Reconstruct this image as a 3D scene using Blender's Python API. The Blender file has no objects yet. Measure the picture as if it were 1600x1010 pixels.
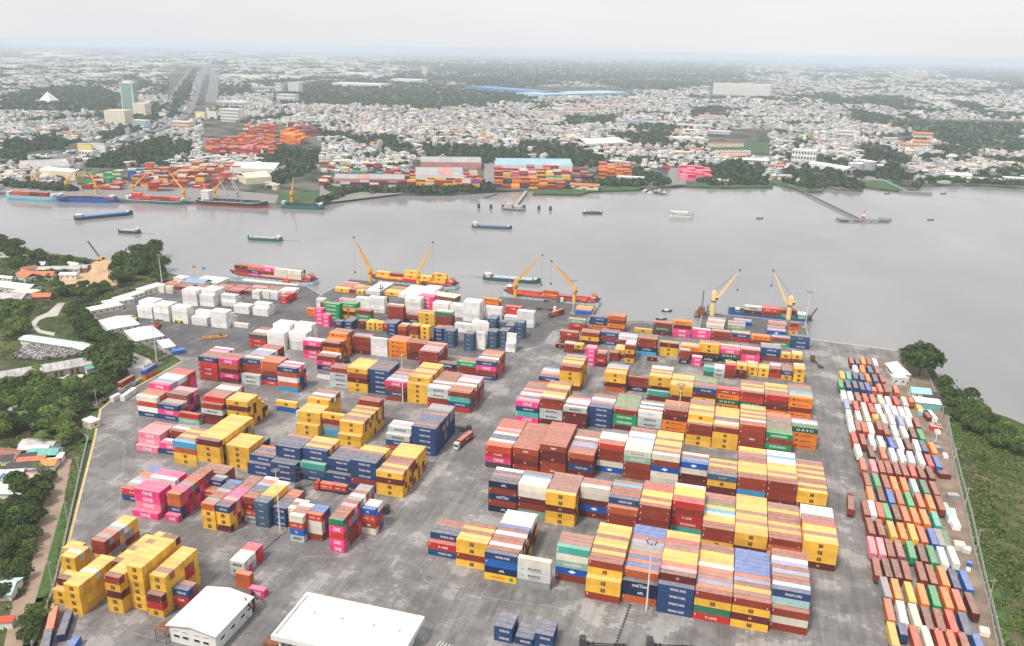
import bpy, math, random
import numpy as np
from mathutils import Matrix, Vector, noise as mnoise
random.seed(7); rng = np.random.default_rng(7)
S = bpy.context.scene
C = S.collection

# ------------------------------------------------------------------ camera, sky, sun, exposure
CAM = Vector((37.22, -242.43, 184.0))
PITCH, ROLL, YAW = math.radians(18.54), math.radians(1.26), math.radians(15.3)
F_PX, W_PX, H_PX = 1273.0, 1600.0, 1010.0
fw = Vector((-math.sin(YAW) * math.cos(PITCH), math.cos(YAW) * math.cos(PITCH), -math.sin(PITCH)))
rt0 = Vector((math.cos(YAW), math.sin(YAW), 0)); up0 = rt0.cross(fw)
RT = rt0 * math.cos(ROLL) + up0 * math.sin(ROLL)
UP = -rt0 * math.sin(ROLL) + up0 * math.cos(ROLL)
cam_d = bpy.data.cameras.new("camera"); cam = bpy.data.objects.new("camera", cam_d); C.objects.link(cam)
cam_d.sensor_width = 36; cam_d.lens = F_PX / W_PX * 36; cam_d.clip_start = 1; cam_d.clip_end = 90000
cam.matrix_world = Matrix(((RT.x, UP.x, -fw.x, CAM.x), (RT.y, UP.y, -fw.y, CAM.y), (RT.z, UP.z, -fw.z, CAM.z), (0, 0, 0, 1)))
S.camera = cam
S.view_settings.view_transform = 'Standard'; S.view_settings.look = 'None'
S.view_settings.gamma = 1; S.view_settings.use_curve_mapping = False
S.view_settings.exposure = 0.30
S.render.engine = 'CYCLES'
S.cycles.max_bounces = 6; S.cycles.diffuse_bounces = 2; S.cycles.glossy_bounces = 2
S.cycles.transmission_bounces = 2; S.cycles.volume_bounces = 3; S.cycles.transparent_max_bounces = 6
S.cycles.caustics_reflective = False; S.cycles.caustics_refractive = False
S.cycles.use_denoising = True

SUN_EL, SUN_AZ = 58.0, 205.0     # degrees; azimuth of the sun measured clockwise from +Y
w = bpy.data.worlds.new("World"); S.world = w; w.use_nodes = True
nt = w.node_tree; nt.nodes.clear()
sky = nt.nodes.new('ShaderNodeTexSky'); sky.sky_type = 'NISHITA'; sky.sun_disc = False
sky.sun_elevation = math.radians(SUN_EL); sky.sun_rotation = math.radians(SUN_AZ)
sky.air_density = 1.2; sky.dust_density = 4.0; sky.altitude = 100
veil = nt.nodes.new('ShaderNodeMixRGB'); veil.inputs[0].default_value = 0.86     # thin high overcast over the blue
tc = nt.nodes.new('ShaderNodeTexCoord'); mp = nt.nodes.new('ShaderNodeMapping'); mp.inputs['Scale'].default_value = (1, 1, 4)
nz = nt.nodes.new('ShaderNodeTexNoise'); nz.inputs['Scale'].default_value = 1.6; nz.inputs['Detail'].default_value = 4
vr = nt.nodes.new('ShaderNodeValToRGB')
vr.color_ramp.elements[0].color = (7.5, 7.5, 7.8, 1); vr.color_ramp.elements[1].color = (8.5, 8.4, 8.5, 1)
vr.color_ramp.elements[0].position = 0.35; vr.color_ramp.elements[1].position = 0.68
bg = nt.nodes.new('ShaderNodeBackground'); bg.inputs['Strength'].default_value = 0.10
wo = nt.nodes.new('ShaderNodeOutputWorld')
nt.links.new(tc.outputs['Generated'], mp.inputs[0]); nt.links.new(mp.outputs[0], nz.inputs['Vector'])
nt.links.new(nz.outputs['Fac'], vr.inputs[0])
nt.links.new(sky.outputs[0], veil.inputs[1]); nt.links.new(vr.outputs[0], veil.inputs[2])
nt.links.new(veil.outputs[0], bg.inputs[0]); nt.links.new(bg.outputs[0], wo.inputs[0])

sl = bpy.data.lights.new("sun", 'SUN'); sl.energy = 3.0; sl.angle = math.radians(10); sl.color = (1.0, 0.94, 0.85)
so = bpy.data.objects.new("sun", sl); C.objects.link(so)
a_, e_ = math.radians(SUN_AZ), math.radians(SUN_EL)
sdir = Vector((math.sin(a_) * math.cos(e_), math.cos(a_) * math.cos(e_), math.sin(e_)))
so.rotation_euler = sdir.to_track_quat('Z', 'Y').to_euler(); so.location = (0, 0, 400)

# ------------------------------------------------------------------ where things of the photograph stand
def ray(px, py):
    return fw * F_PX + RT * (px - W_PX / 2) - UP * (py - H_PX / 2)
def at(px, py, z=0.0):
    d = ray(px, py); t = (z - CAM.z) / d.z; p = CAM + d * t
    return Vector((p.x, p.y, z))
def at_y(px, py, y):
    d = ray(px, py); t = (y - CAM.y) / d.y
    return CAM + d * t
def project(P):
    v = Vector(P) - CAM; d = v.dot(fw)
    return (W_PX / 2 + F_PX * v.dot(RT) / d, H_PX / 2 - F_PX * v.dot(UP) / d)
FR, FF, FU = (np.array(v) for v in (RT, fw, UP))
def project_np(P):
    v = P - np.array(CAM); d = v @ FF
    return 800 + F_PX * (v @ FR) / d, 505 - F_PX * (v @ FU) / d
def at_np(px, py, z=0.0):
    d = FF[None] * F_PX + FR[None] * (px - 800)[:, None] - FU[None] * (py - 505)[:, None]
    t = (z - CAM.z) / d[:, 2]
    return np.array(CAM)[None, :2] + d[:, :2] * t[:, None]
def inside(poly, x, y):
    x = np.asarray(x, float); y = np.asarray(y, float); r = np.zeros(x.shape, bool); n = len(poly)
    for i in range(n):
        x0, y0 = poly[i]; x1, y1 = poly[(i + 1) % n]
        if y0 == y1: continue
        c = (y0 > y) != (y1 > y)
        r ^= c & (x < (x1 - x0) * (y - y0) / (y1 - y0) + x0)
    return r

# ------------------------------------------------------------------ materials
MATS = {}
def lin(*c): return (c[0], c[1], c[2], 1)
def new_mat(name):
    m = bpy.data.materials.new(name); m.use_nodes = True
    m.node_tree.nodes.clear(); return m, m.node_tree
def N(nt, t, **kw):
    n = nt.nodes.new(t)
    for k, v in kw.items():
        if k.startswith('i_'): n.inputs[k[2:].replace('_', ' ')].default_value = v
        else: setattr(n, k, v)
    return n
def out(nt, sh):
    o = nt.nodes.new('ShaderNodeOutputMaterial'); nt.links.new(sh, o.inputs['Surface']); return o
def plain(name, col, rough=0.6, metal=0.0, var=0.12, scale=0.6, bump=0.0):
    if name in MATS: return MATS[name]
    m, nt = new_mat(name); L = nt.links.new
    b = N(nt, 'ShaderNodeBsdfPrincipled'); b.inputs['Roughness'].default_value = rough; b.inputs['Metallic'].default_value = metal
    g = N(nt, 'ShaderNodeNewGeometry'); n1 = N(nt, 'ShaderNodeTexNoise'); n1.inputs['Scale'].default_value = scale; n1.inputs['Detail'].default_value = 6
    L(g.outputs['Position'], n1.inputs['Vector'])
    r = N(nt, 'ShaderNodeValToRGB'); r.color_ramp.elements[0].position = 0.3; r.color_ramp.elements[1].position = 0.7
    r.color_ramp.elements[0].color = lin(*[c * (1 - var) for c in col]); r.color_ramp.elements[1].color = lin(*[min(1, c * (1 + var)) for c in col])
    L(n1.outputs['Fac'], r.inputs[0]); L(r.outputs[0], b.inputs['Base Color'])
    if bump:
        bp = N(nt, 'ShaderNodeBump'); bp.inputs['Strength'].default_value = bump; L(n1.outputs['Fac'], bp.inputs['Height']); L(bp.outputs[0], b.inputs['Normal'])
    out(nt, b.outputs[0]); MATS[name] = m; return m

def paint_group():
    """steel box paint: faded and dusty on upward faces, rust streaks, vertical corrugation relief"""
    g = bpy.data.node_groups.new("paint", 'ShaderNodeTree')
    g.interface.new_socket(name='Color', in_out='INPUT', socket_type='NodeSocketColor')
    g.interface.new_socket(name='Rand', in_out='INPUT', socket_type='NodeSocketFloat')
    g.interface.new_socket(name='BSDF', in_out='OUTPUT', socket_type='NodeSocketShader')
    L = g.links.new
    gi = g.nodes.new('NodeGroupInput'); go = g.nodes.new('NodeGroupOutput')
    ge = g.nodes.new('ShaderNodeNewGeometry'); sn = g.nodes.new('ShaderNodeSeparateXYZ'); L(ge.outputs['Normal'], sn.inputs[0])
    up = g.nodes.new('ShaderNodeMath'); up.operation = 'GREATER_THAN'; up.inputs[1].default_value = 0.6; L(sn.outputs['Z'], up.inputs[0])
    # blotchy dust
    n1 = g.nodes.new('ShaderNodeTexNoise'); n1.inputs['Scale'].default_value = 0.55; n1.inputs['Detail'].default_value = 7; n1.inputs['Roughness'].default_value = 0.65
    L(ge.outputs['Position'], n1.inputs['Vector'])
    r1 = g.nodes.new('ShaderNodeMapRange'); r1.inputs['From Min'].default_value = 0.3; r1.inputs['From Max'].default_value = 0.7
    r1.inputs['To Min'].default_value = 0.17; r1.inputs['To Max'].default_value = 0.37; L(n1.outputs['Fac'], r1.inputs['Value'])
    m1 = g.nodes.new('ShaderNodeMath'); m1.operation = 'MULTIPLY'; L(r1.outputs[0], m1.inputs[0]); L(up.outputs[0], m1.inputs[1])
    # value variation
    hv = g.nodes.new('ShaderNodeHueSaturation')
    va = g.nodes.new('ShaderNodeMapRange'); va.inputs['To Min'].default_value = 0.78; va.inputs['To Max'].default_value = 1.18; L(gi.outputs['Rand'], va.inputs['Value'])
    n2 = g.nodes.new('ShaderNodeTexNoise'); n2.inputs['Scale'].default_value = 0.25; n2.inputs['Detail'].default_value = 5; L(ge.outputs['Position'], n2.inputs['Vector'])
    v2 = g.nodes.new('ShaderNodeMapRange'); v2.inputs['From Min'].default_value = 0.25; v2.inputs['From Max'].default_value = 0.75
    v2.inputs['To Min'].default_value = 0.82; v2.inputs['To Max'].default_value = 1.12; L(n2.outputs['Fac'], v2.inputs['Value'])
    mm = g.nodes.new('ShaderNodeMath'); mm.operation = 'MULTIPLY'; L(va.outputs[0], mm.inputs[0]); L(v2.outputs[0], mm.inputs[1])
    L(gi.outputs['Color'], hv.inputs['Color']); L(mm.outputs[0], hv.inputs['Value'])
    mix = g.nodes.new('ShaderNodeMixRGB'); mix.inputs[2].default_value = lin(0.76, 0.65, 0.54)
    L(m1.outputs[0], mix.inputs[0]); L(hv.outputs[0], mix.inputs[1])
    # rust streaks running down the sides
    mp = g.nodes.new('ShaderNodeMapping'); mp.inputs['Scale'].default_value = (2.6, 2.6, 0.35); L(ge.outputs['Position'], mp.inputs[0])
    n3 = g.nodes.new('ShaderNodeTexNoise'); n3.inputs['Scale'].default_value = 1.0; n3.inputs['Detail'].default_value = 5; L(mp.outputs[0], n3.inputs['Vector'])
    r3 = g.nodes.new('ShaderNodeMapRange'); r3.inputs['From Min'].default_value = 0.60; r3.inputs['From Max'].default_value = 0.76; r3.inputs['To Max'].default_value = 0.38; L(n3.outputs['Fac'], r3.inputs['Value'])
    mix2 = g.nodes.new('ShaderNodeMixRGB'); mix2.inputs[2].default_value = lin(0.12, 0.05, 0.03)
    L(r3.outputs[0], mix2.inputs[0]); L(mix.outputs[0], mix2.inputs[1])
    b = g.nodes.new('ShaderNodeBsdfPrincipled'); b.inputs['Roughness'].default_value = 0.7; b.inputs['Specular IOR Level'].default_value = 0.18
    L(mix2.outputs[0], b.inputs['Base Color'])
    bp = g.nodes.new('ShaderNodeBump'); bp.inputs['Strength'].default_value = 0.15; bp.inputs['Distance'].default_value = 0.05
    L(n1.outputs['Fac'], bp.inputs['Height']); L(bp.outputs[0], b.inputs['Normal'])
    L(b.outputs[0], go.inputs[0]); return g
PAINT = paint_group()
def paint(name, col):
    if name in MATS: return MATS[name]
    m, nt = new_mat(name); g = nt.nodes.new('ShaderNodeGroup'); g.node_tree = PAINT
    g.inputs['Color'].default_value = lin(*col)
    oi = nt.nodes.new('ShaderNodeObjectInfo'); nt.links.new(oi.outputs['Random'], g.inputs['Rand'])
    out(nt, g.outputs[0]); MATS[name] = m; return m
def attr_paint(name='painted_steel_attr', group=True, rough=0.8, noise_amt=0.25, scale=0.4):
    """colour comes from the mesh's own colour attribute 'col' (each box its own paint)"""
    if name in MATS: return MATS[name]
    m, nt = new_mat(name); L = nt.links.new
    a = nt.nodes.new('ShaderNodeAttribute'); a.attribute_name = 'col'
    if group:
        g = nt.nodes.new('ShaderNodeGroup'); g.node_tree = PAINT; g.inputs['Rand'].default_value = 0.55
        L(a.outputs['Color'], g.inputs['Color']); out(nt, g.outputs[0])
    else:
        b = N(nt, 'ShaderNodeBsdfPrincipled'); b.inputs['Roughness'].default_value = rough; b.inputs['Specular IOR Level'].default_value = 0.2
        g = N(nt, 'ShaderNodeNewGeometry'); n1 = N(nt, 'ShaderNodeTexNoise'); n1.inputs['Scale'].default_value = scale; n1.inputs['Detail'].default_value = 4
        L(g.outputs['Position'], n1.inputs['Vector'])
        mr = N(nt, 'ShaderNodeMapRange'); mr.inputs['To Min'].default_value = 1 - noise_amt; mr.inputs['To Max'].default_value = 1 + noise_amt; L(n1.outputs['Fac'], mr.inputs['Value'])
        h = N(nt, 'ShaderNodeHueSaturation'); L(mr.outputs[0], h.inputs['Value']); L(a.outputs['Color'], h.inputs['Color']); L(h.outputs[0], b.inputs['Base Color'])
        out(nt, b.outputs[0])
    MATS[name] = m; return m
def leaf_mat(name, c0, c1, per_face=False):
    if name in MATS: return MATS[name]
    m, nt = new_mat(name); L = nt.links.new
    r = N(nt, 'ShaderNodeValToRGB'); r.color_ramp.elements[0].color = lin(*c0); r.color_ramp.elements[1].color = lin(*c1)
    if per_face:
        a = nt.nodes.new('ShaderNodeAttribute'); a.attribute_name = 'col'; src = a.outputs['Fac']; L(src, r.inputs[0])
    else:
        oi = N(nt, 'ShaderNodeObjectInfo'); g = N(nt, 'ShaderNodeNewGeometry')
        n1 = N(nt, 'ShaderNodeTexNoise'); n1.inputs['Scale'].default_value = 0.7; n1.inputs['Detail'].default_value = 3; L(g.outputs['Position'], n1.inputs['Vector'])
        ad = N(nt, 'ShaderNodeMath', operation='MULTIPLY_ADD'); L(oi.outputs['Random'], ad.inputs[0]); ad.inputs[1].default_value = 0.5; 
        mr = N(nt, 'ShaderNodeMapRange'); mr.inputs['From Min'].default_value = 0.3; mr.inputs['From Max'].default_value = 0.7; mr.inputs['To Max'].default_value = 0.5; L(n1.outputs['Fac'], mr.inputs['Value'])
        L(mr.outputs[0], ad.inputs[2]); L(ad.outputs[0], r.inputs[0])
    d = N(nt, 'ShaderNodeBsdfPrincipled'); d.inputs['Roughness'].default_value = 0.65; d.inputs['Specular IOR Level'].default_value = 0.25
    t = N(nt, 'ShaderNodeBsdfTranslucent'); mx = N(nt, 'ShaderNodeMixShader'); mx.inputs[0].default_value = 0.25
    L(r.outputs[0], d.inputs['Base Color']); L(r.outputs[0], t.inputs['Color']); L(d.outputs[0], mx.inputs[1]); L(t.outputs[0], mx.inputs[2])
    out(nt, mx.outputs[0]); MATS[name] = m; return m

# ------------------------------------------------------------------ mesh helpers
class MB:
    """collects boxes, bars and tubes; build() links them as ONE mesh object"""
    def __init__(s): s.v = []; s.f = []; s.m = []; s.T = Matrix()
    def add(s, vs, fs, mat=0):
        n = len(s.v); s.v += [tuple(s.T @ Vector(p)) for p in vs]
        for f in fs: s.f.append([n + i for i in f]); s.m.append(mat)
        return s
    def box(s, x0, x1, y0, y1, z0, z1, mat=0):
        return s.add([(x0,y0,z0),(x1,y0,z0),(x1,y1,z0),(x0,y1,z0),(x0,y0,z1),(x1,y0,z1),(x1,y1,z1),(x0,y1,z1)],
              [(0,3,2,1),(4,5,6,7),(0,1,5,4),(1,2,6,5),(2,3,7,6),(3,0,4,7)], mat)
    def bar(s, p, q, w, h=None, mat=0):
        h = h or w; p = Vector(p); q = Vector(q); d = (q - p).normalized()
        a = d.cross(Vector((0,0,1)))
        if a.length < 1e-3: a = Vector((1,0,0))
        a.normalize(); b = a.cross(d).normalized(); a = a * w / 2; b = b * h / 2
        return s.add([p-a-b,p+a-b,p+a+b,p-a+b,q-a-b,q+a-b,q+a+b,q-a+b], [(0,3,2,1),(4,5,6,7),(0,1,5,4),(1,2,6,5),(2,3,7,6),(3,0,4,7)], mat)
    def taper(s, p, q, w0, w1, mat=0, n=4):
        return s.tube(p, q, w0/2, w1/2, n, mat)
    def tube(s, p, q, r0, r1=None, n=8, mat=0):
        r1 = r0 if r1 is None else r1; p = Vector(p); q = Vector(q); d = (q-p).normalized()
        a = d.cross(Vector((0,0,1)))
        if a.length < 1e-3: a = Vector((1,0,0))
        a.normalize(); b = a.cross(d).normalized(); vs = []
        for c, r in ((p, r0), (q, r1)):
            for i in range(n):
                t = 2*math.pi*(i+.5)/n; vs.append(c + a*math.cos(t)*r + b*math.sin(t)*r)
        fs = [(i, (i+1)%n, n+(i+1)%n, n+i) for i in range(n)] + [tuple(range(n))[::-1], tuple(range(n, 2*n))]
        return s.add(vs, fs, mat)
    def prism(s, poly, z0, z1, mat=0, side=None):
        n = len(poly); vs = [(x,y,z0) for x,y in poly] + [(x,y,z1) for x,y in poly]
        ar = sum(poly[i][0]*poly[(i+1)%n][1]-poly[(i+1)%n][0]*poly[i][1] for i in range(n))
        top = tuple(range(n, 2*n)); bot = tuple(range(n))[::-1]
        fs = [(i,(i+1)%n,n+(i+1)%n,n+i) for i in range(n)]
        if ar < 0: top = top[::-1]; bot = bot[::-1]; fs = [f[::-1] for f in fs]
        s.add(vs, [top], mat); k = len(s.v)-2*n
        for f in fs + [bot]: s.f.append([k+i for i in f]); s.m.append(mat if side is None else side)
        return s
    def quad(s, a, b, c, d, mat=0): return s.add([a,b,c,d], [(0,1,2,3)], mat)
    def gable(s, x0, x1, y0, y1, z, h, ov=0.4, mat=0, axis='x', th=0.18):
        """pitched roof, ridge along axis"""
        x0 -= ov; x1 += ov; y0 -= ov; y1 += ov
        if axis == 'x':
            m = (y0+y1)/2; top = [(x0,y0,z),(x1,y0,z),(x1,m,z+h),(x0,m,z+h),(x0,y1,z),(x1,y1,z)]
        else:
            m = (x0+x1)/2; top = [(x0,y1,z),(x0,y0,z),(m,y0,z+h),(m,y1,z+h),(x1,y1,z),(x1,y0,z)]
        bot = [(a,b,c-th) for a,b,c in top]
        return s.add(top+bot, [(0,1,2,3),(3,2,5,4),(7,6,9,8),(8,9,10,11),(0,6,7,1),(5,11,10,4),(1,7,8,2),(2,8,11,5),(0,3,9,6),(3,4,10,9)], mat)
    def build(s, name, mats, parent=None, loc=(0,0,0), rz=0.0, smooth=False):
        me = bpy.data.meshes.new(name); me.from_pydata(s.v, [], s.f)
        if not isinstance(mats, (list, tuple)): mats = [mats]
        for m in mats: me.materials.append(m)
        if len(mats) > 1: me.polygons.foreach_set('material_index', s.m)
        if smooth: me.polygons.foreach_set('use_smooth', [True]*len(s.f))
        me.update()
        return link(name, me, parent, loc, rz)
def link(name, data, parent=None, loc=(0,0,0), rz=0.0):
    o = bpy.data.objects.new(name, data); C.objects.link(o)
    o.location = loc; o.rotation_euler = (0,0,rz)
    if parent: o.parent = parent
    return o
def empty(name, loc=(0,0,0), rz=0.0): return link(name, None, None, loc, rz)
def tag(o, label=None, cat=None, group=None, kind=None):
    if label: o['label'] = label
    if cat: o['category'] = cat
    if group: o['group'] = group
    if kind: o['kind'] = kind
    return o
KIDS = {}
def copy_tree(o, loc, rz, label=None):
    """a thing and each of its parts, copied one by one"""
    r = o.copy(); C.objects.link(r); r.location = loc; r.rotation_euler = (0,0,rz)
    if label: r['label'] = label
    if o.name not in KIDS: KIDS[o.name] = [(c, list(c.children)) for c in o.children]
    for ch, gs in KIDS[o.name]:
        c = ch.copy(); C.objects.link(c); c.parent = r
        for g in gs: d = g.copy(); C.objects.link(d); d.parent = c
    return r
def np_mesh(name, V, Fq, mats, col=None, mat_idx=None, smooth=False):
    """fast mesh: V (n,3), faces (m,k) all with k corners; col (m,3) is a colour per face"""
    me = bpy.data.meshes.new(name); V = np.ascontiguousarray(V, np.float32); Fq = np.ascontiguousarray(Fq, np.int32)
    m, k = Fq.shape
    me.vertices.add(len(V)); me.vertices.foreach_set('co', V.ravel())
    me.loops.add(m*k); me.loops.foreach_set('vertex_index', Fq.ravel())
    me.polygons.add(m); me.polygons.foreach_set('loop_start', np.arange(0, m*k, k, dtype=np.int32))
    me.polygons.foreach_set('loop_total', np.full(m, k, np.int32))
    for x in (mats if isinstance(mats, (list, tuple)) else [mats]): me.materials.append(x)
    if mat_idx is not None: me.polygons.foreach_set('material_index', np.asarray(mat_idx, np.int32))
    me.polygons.foreach_set('use_smooth', np.full(m, smooth))
    if col is not None:
        a = me.color_attributes.new('col', 'FLOAT_COLOR', 'CORNER')
        c4 = np.ones((m, k, 4), np.float32); c4[:, :, :3] = np.asarray(col, np.float32)[:, None, :]
        a.data.foreach_set('color', c4.ravel())
    me.update(calc_edges=True); return me
BOX_V = np.array([(0,0,0),(1,0,0),(1,1,0),(0,1,0),(0,0,1),(1,0,1),(1,1,1),(0,1,1)], np.float32)
BOX_F = np.array([(4,5,6,7),(0,1,5,4),(1,2,6,5),(2,3,7,6),(3,0,4,7)], np.int32)
def np_boxes(name, cx, cy, z0, L, W, H, ang, wall, roof, mat):
    """many boxes in one mesh; wall/roof colours per box; no undersides"""
    n = len(cx); U = BOX_V[None].repeat(n, 0).copy(); U[:,:,0] = (U[:,:,0]-.5)*L[:,None]; U[:,:,1] = (U[:,:,1]-.5)*W[:,None]
    ca, sa = np.cos(ang)[:,None], np.sin(ang)[:,None]
    V = np.stack([cx[:,None]+U[:,:,0]*ca-U[:,:,1]*sa, cy[:,None]+U[:,:,0]*sa+U[:,:,1]*ca, z0[:,None]+U[:,:,2]*H[:,None]], -1).reshape(-1,3)
    Fq = (BOX_F[None]+8*np.arange(n)[:,None,None]).reshape(-1,4)
    col = np.repeat(wall[:,None,:], 5, 1); col[:,0,:] = roof
    return np_mesh(name, V, Fq, mat, col.reshape(-1,3))
# ------------------------------------------------------------------ setting: land, river, yard
def px_poly(pts, z=0.0): return [tuple(at(x, y, z)[:2]) for x, y in pts]
def ground_mat():
    m, nt = new_mat("ground_earth"); L = nt.links.new
    g = N(nt, 'ShaderNodeNewGeometry')
    def noise(sc, det=6, ro=.6):
        n = N(nt, 'ShaderNodeTexNoise'); n.inputs['Scale'].default_value = sc; n.inputs['Detail'].default_value = det; n.inputs['Roughness'].default_value = ro
        L(g.outputs['Position'], n.inputs['Vector']); return n
    n1, n2, n3 = noise(.012), noise(.09), noise(1.2, 3)
    r = N(nt, 'ShaderNodeValToRGB'); e = r.color_ramp.elements
    e[0].position = .36; e[0].color = lin(.035, .06, .02); e[1].position = .62; e[1].color = lin(.17, .13, .09)
    x = e.new(.5); x.color = lin(.075, .085, .035)
    a = N(nt, 'ShaderNodeMath', operation='MULTIPLY_ADD'); a.inputs[1].default_value = .5; L(n2.outputs['Fac'], a.inputs[0])
    b = N(nt, 'ShaderNodeMath', operation='MULTIPLY'); b.inputs[1].default_value = .5; L(n1.outputs['Fac'], b.inputs[0]); L(b.outputs[0], a.inputs[2])
    L(a.outputs[0], r.inputs[0])
    h = N(nt, 'ShaderNodeHueSaturation'); mr = N(nt, 'ShaderNodeMapRange'); mr.inputs['To Min'].default_value = .7; mr.inputs['To Max'].default_value = 1.3
    L(n3.outputs['Fac'], mr.inputs['Value']); L(mr.outputs[0], h.inputs['Value']); L(r.outputs[0], h.inputs['Color'])
    p = N(nt, 'ShaderNodeBsdfPrincipled'); p.inputs['Roughness'].default_value = .95; p.inputs['Specular IOR Level'].default_value = .1
    L(h.outputs[0], p.inputs['Base Color']); out(nt, p.outputs[0]); return m
def far_ground_mat():
    m, nt = new_mat("far_land"); L = nt.links.new
    g = N(nt, 'ShaderNodeNewGeometry')
    mp = N(nt, 'ShaderNodeMapping'); mp.inputs['Scale'].default_value = (1, 1, 1); L(g.outputs['Position'], mp.inputs[0])
    v = N(nt, 'ShaderNodeTexVoronoi'); v.inputs['Scale'].default_value = .035; L(mp.outputs[0], v.inputs['Vector'])
    n1 = N(nt, 'ShaderNodeTexNoise'); n1.inputs['Scale'].default_value = .0011; n1.inputs['Detail'].default_value = 6; L(mp.outputs[0], n1.inputs['Vector'])
    n2 = N(nt, 'ShaderNodeTexNoise'); n2.inputs['Scale'].default_value = .02; n2.inputs['Detail'].default_value = 5; L(mp.outputs[0], n2.inputs['Vector'])
    r = N(nt, 'ShaderNodeValToRGB'); e = r.color_ramp.elements
    e[0].position = .40; e[0].color = lin(.030, .045, .025); e[1].position = .60; e[1].color = lin(.15, .14, .12)
    L(n2.outputs['Fac'], r.inputs[0])
    r2 = N(nt, 'ShaderNodeValToRGB'); e = r2.color_ramp.elements
    e[0].position = .46; e[0].color = lin(.03, .045, .03); e[1].position = .56; e[1].color = lin(.26, .25, .23); L(n1.outputs['Fac'], r2.inputs[0])
    # very far: fields of roofs and groves too small to tell apart
    ln = N(nt, 'ShaderNodeVectorMath', operation='LENGTH'); L(g.outputs['Position'], ln.inputs[0])
    far = N(nt, 'ShaderNodeMapRange'); far.inputs['From Min'].default_value = 3500; far.inputs['From Max'].default_value = 7000; L(ln.outputs['Value'], far.inputs['Value'])
    mx = N(nt, 'ShaderNodeMixRGB'); L(far.outputs[0], mx.inputs[0]); L(r.outputs[0], mx.inputs[1]); L(r2.outputs[0], mx.inputs[2])
    p = N(nt, 'ShaderNodeBsdfPrincipled'); p.inputs['Roughness'].default_value = .95; p.inputs['Specular IOR Level'].default_value = .1
    L(mx.outputs[0], p.inputs['Base Color']); out(nt, p.outputs[0]); return m
def water_mat():
    m, nt = new_mat("river_water"); L = nt.links.new
    g = N(nt, 'ShaderNodeNewGeometry')
    mp = N(nt, 'ShaderNodeMapping'); mp.inputs['Scale'].default_value = (1, .55, 1); mp.inputs['Rotation'].default_value = (0, 0, .5); L(g.outputs['Position'], mp.inputs[0])
    n1 = N(nt, 'ShaderNodeTexNoise'); n1.inputs['Scale'].default_value = .35; n1.inputs['Detail'].default_value = 6; L(mp.outputs[0], n1.inputs['Vector'])
    n2 = N(nt, 'ShaderNodeTexNoise'); n2.inputs['Scale'].default_value = .006; n2.inputs['Detail'].default_value = 5; L(mp.outputs[0], n2.inputs['Vector'])
    mp3 = N(nt, 'ShaderNodeMapping'); mp3.inputs['Scale'].default_value = (.25, 1, 1); mp3.inputs['Rotation'].default_value = (0, 0, -.35); L(g.outputs['Position'], mp3.inputs[0])
    n3 = N(nt, 'ShaderNodeTexNoise'); n3.inputs['Scale'].default_value = .02; n3.inputs['Detail'].default_value = 4; L(mp3.outputs[0], n3.inputs['Vector'])
    r = N(nt, 'ShaderNodeValToRGB'); e = r.color_ramp.elements
    e[0].position = .3; e[0].color = lin(.185, .188, .195); e[1].position = .7; e[1].color = lin(.285, .275, .268); L(n2.outputs['Fac'], r.inputs[0])
    p = N(nt, 'ShaderNodeBsdfPrincipled'); p.inputs['IOR'].default_value = 1.36
    L(r.outputs[0], p.inputs['Base Color'])
    rr = N(nt, 'ShaderNodeMapRange'); rr.inputs['From Min'].default_value = .35; rr.inputs['From Max'].default_value = .65; rr.inputs['To Min'].default_value = .07; rr.inputs['To Max'].default_value = .2
    L(n3.outputs['Fac'], rr.inputs['Value']); L(rr.outputs[0], p.inputs['Roughness'])
    bp = N(nt, 'ShaderNodeBump'); bp.inputs['Strength'].default_value = .35; bp.inputs['Distance'].default_value = .12
    L(n1.outputs['Fac'], bp.inputs['Height']); L(bp.outputs[0], p.inputs['Normal']); out(nt, p.outputs[0]); return m
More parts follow.
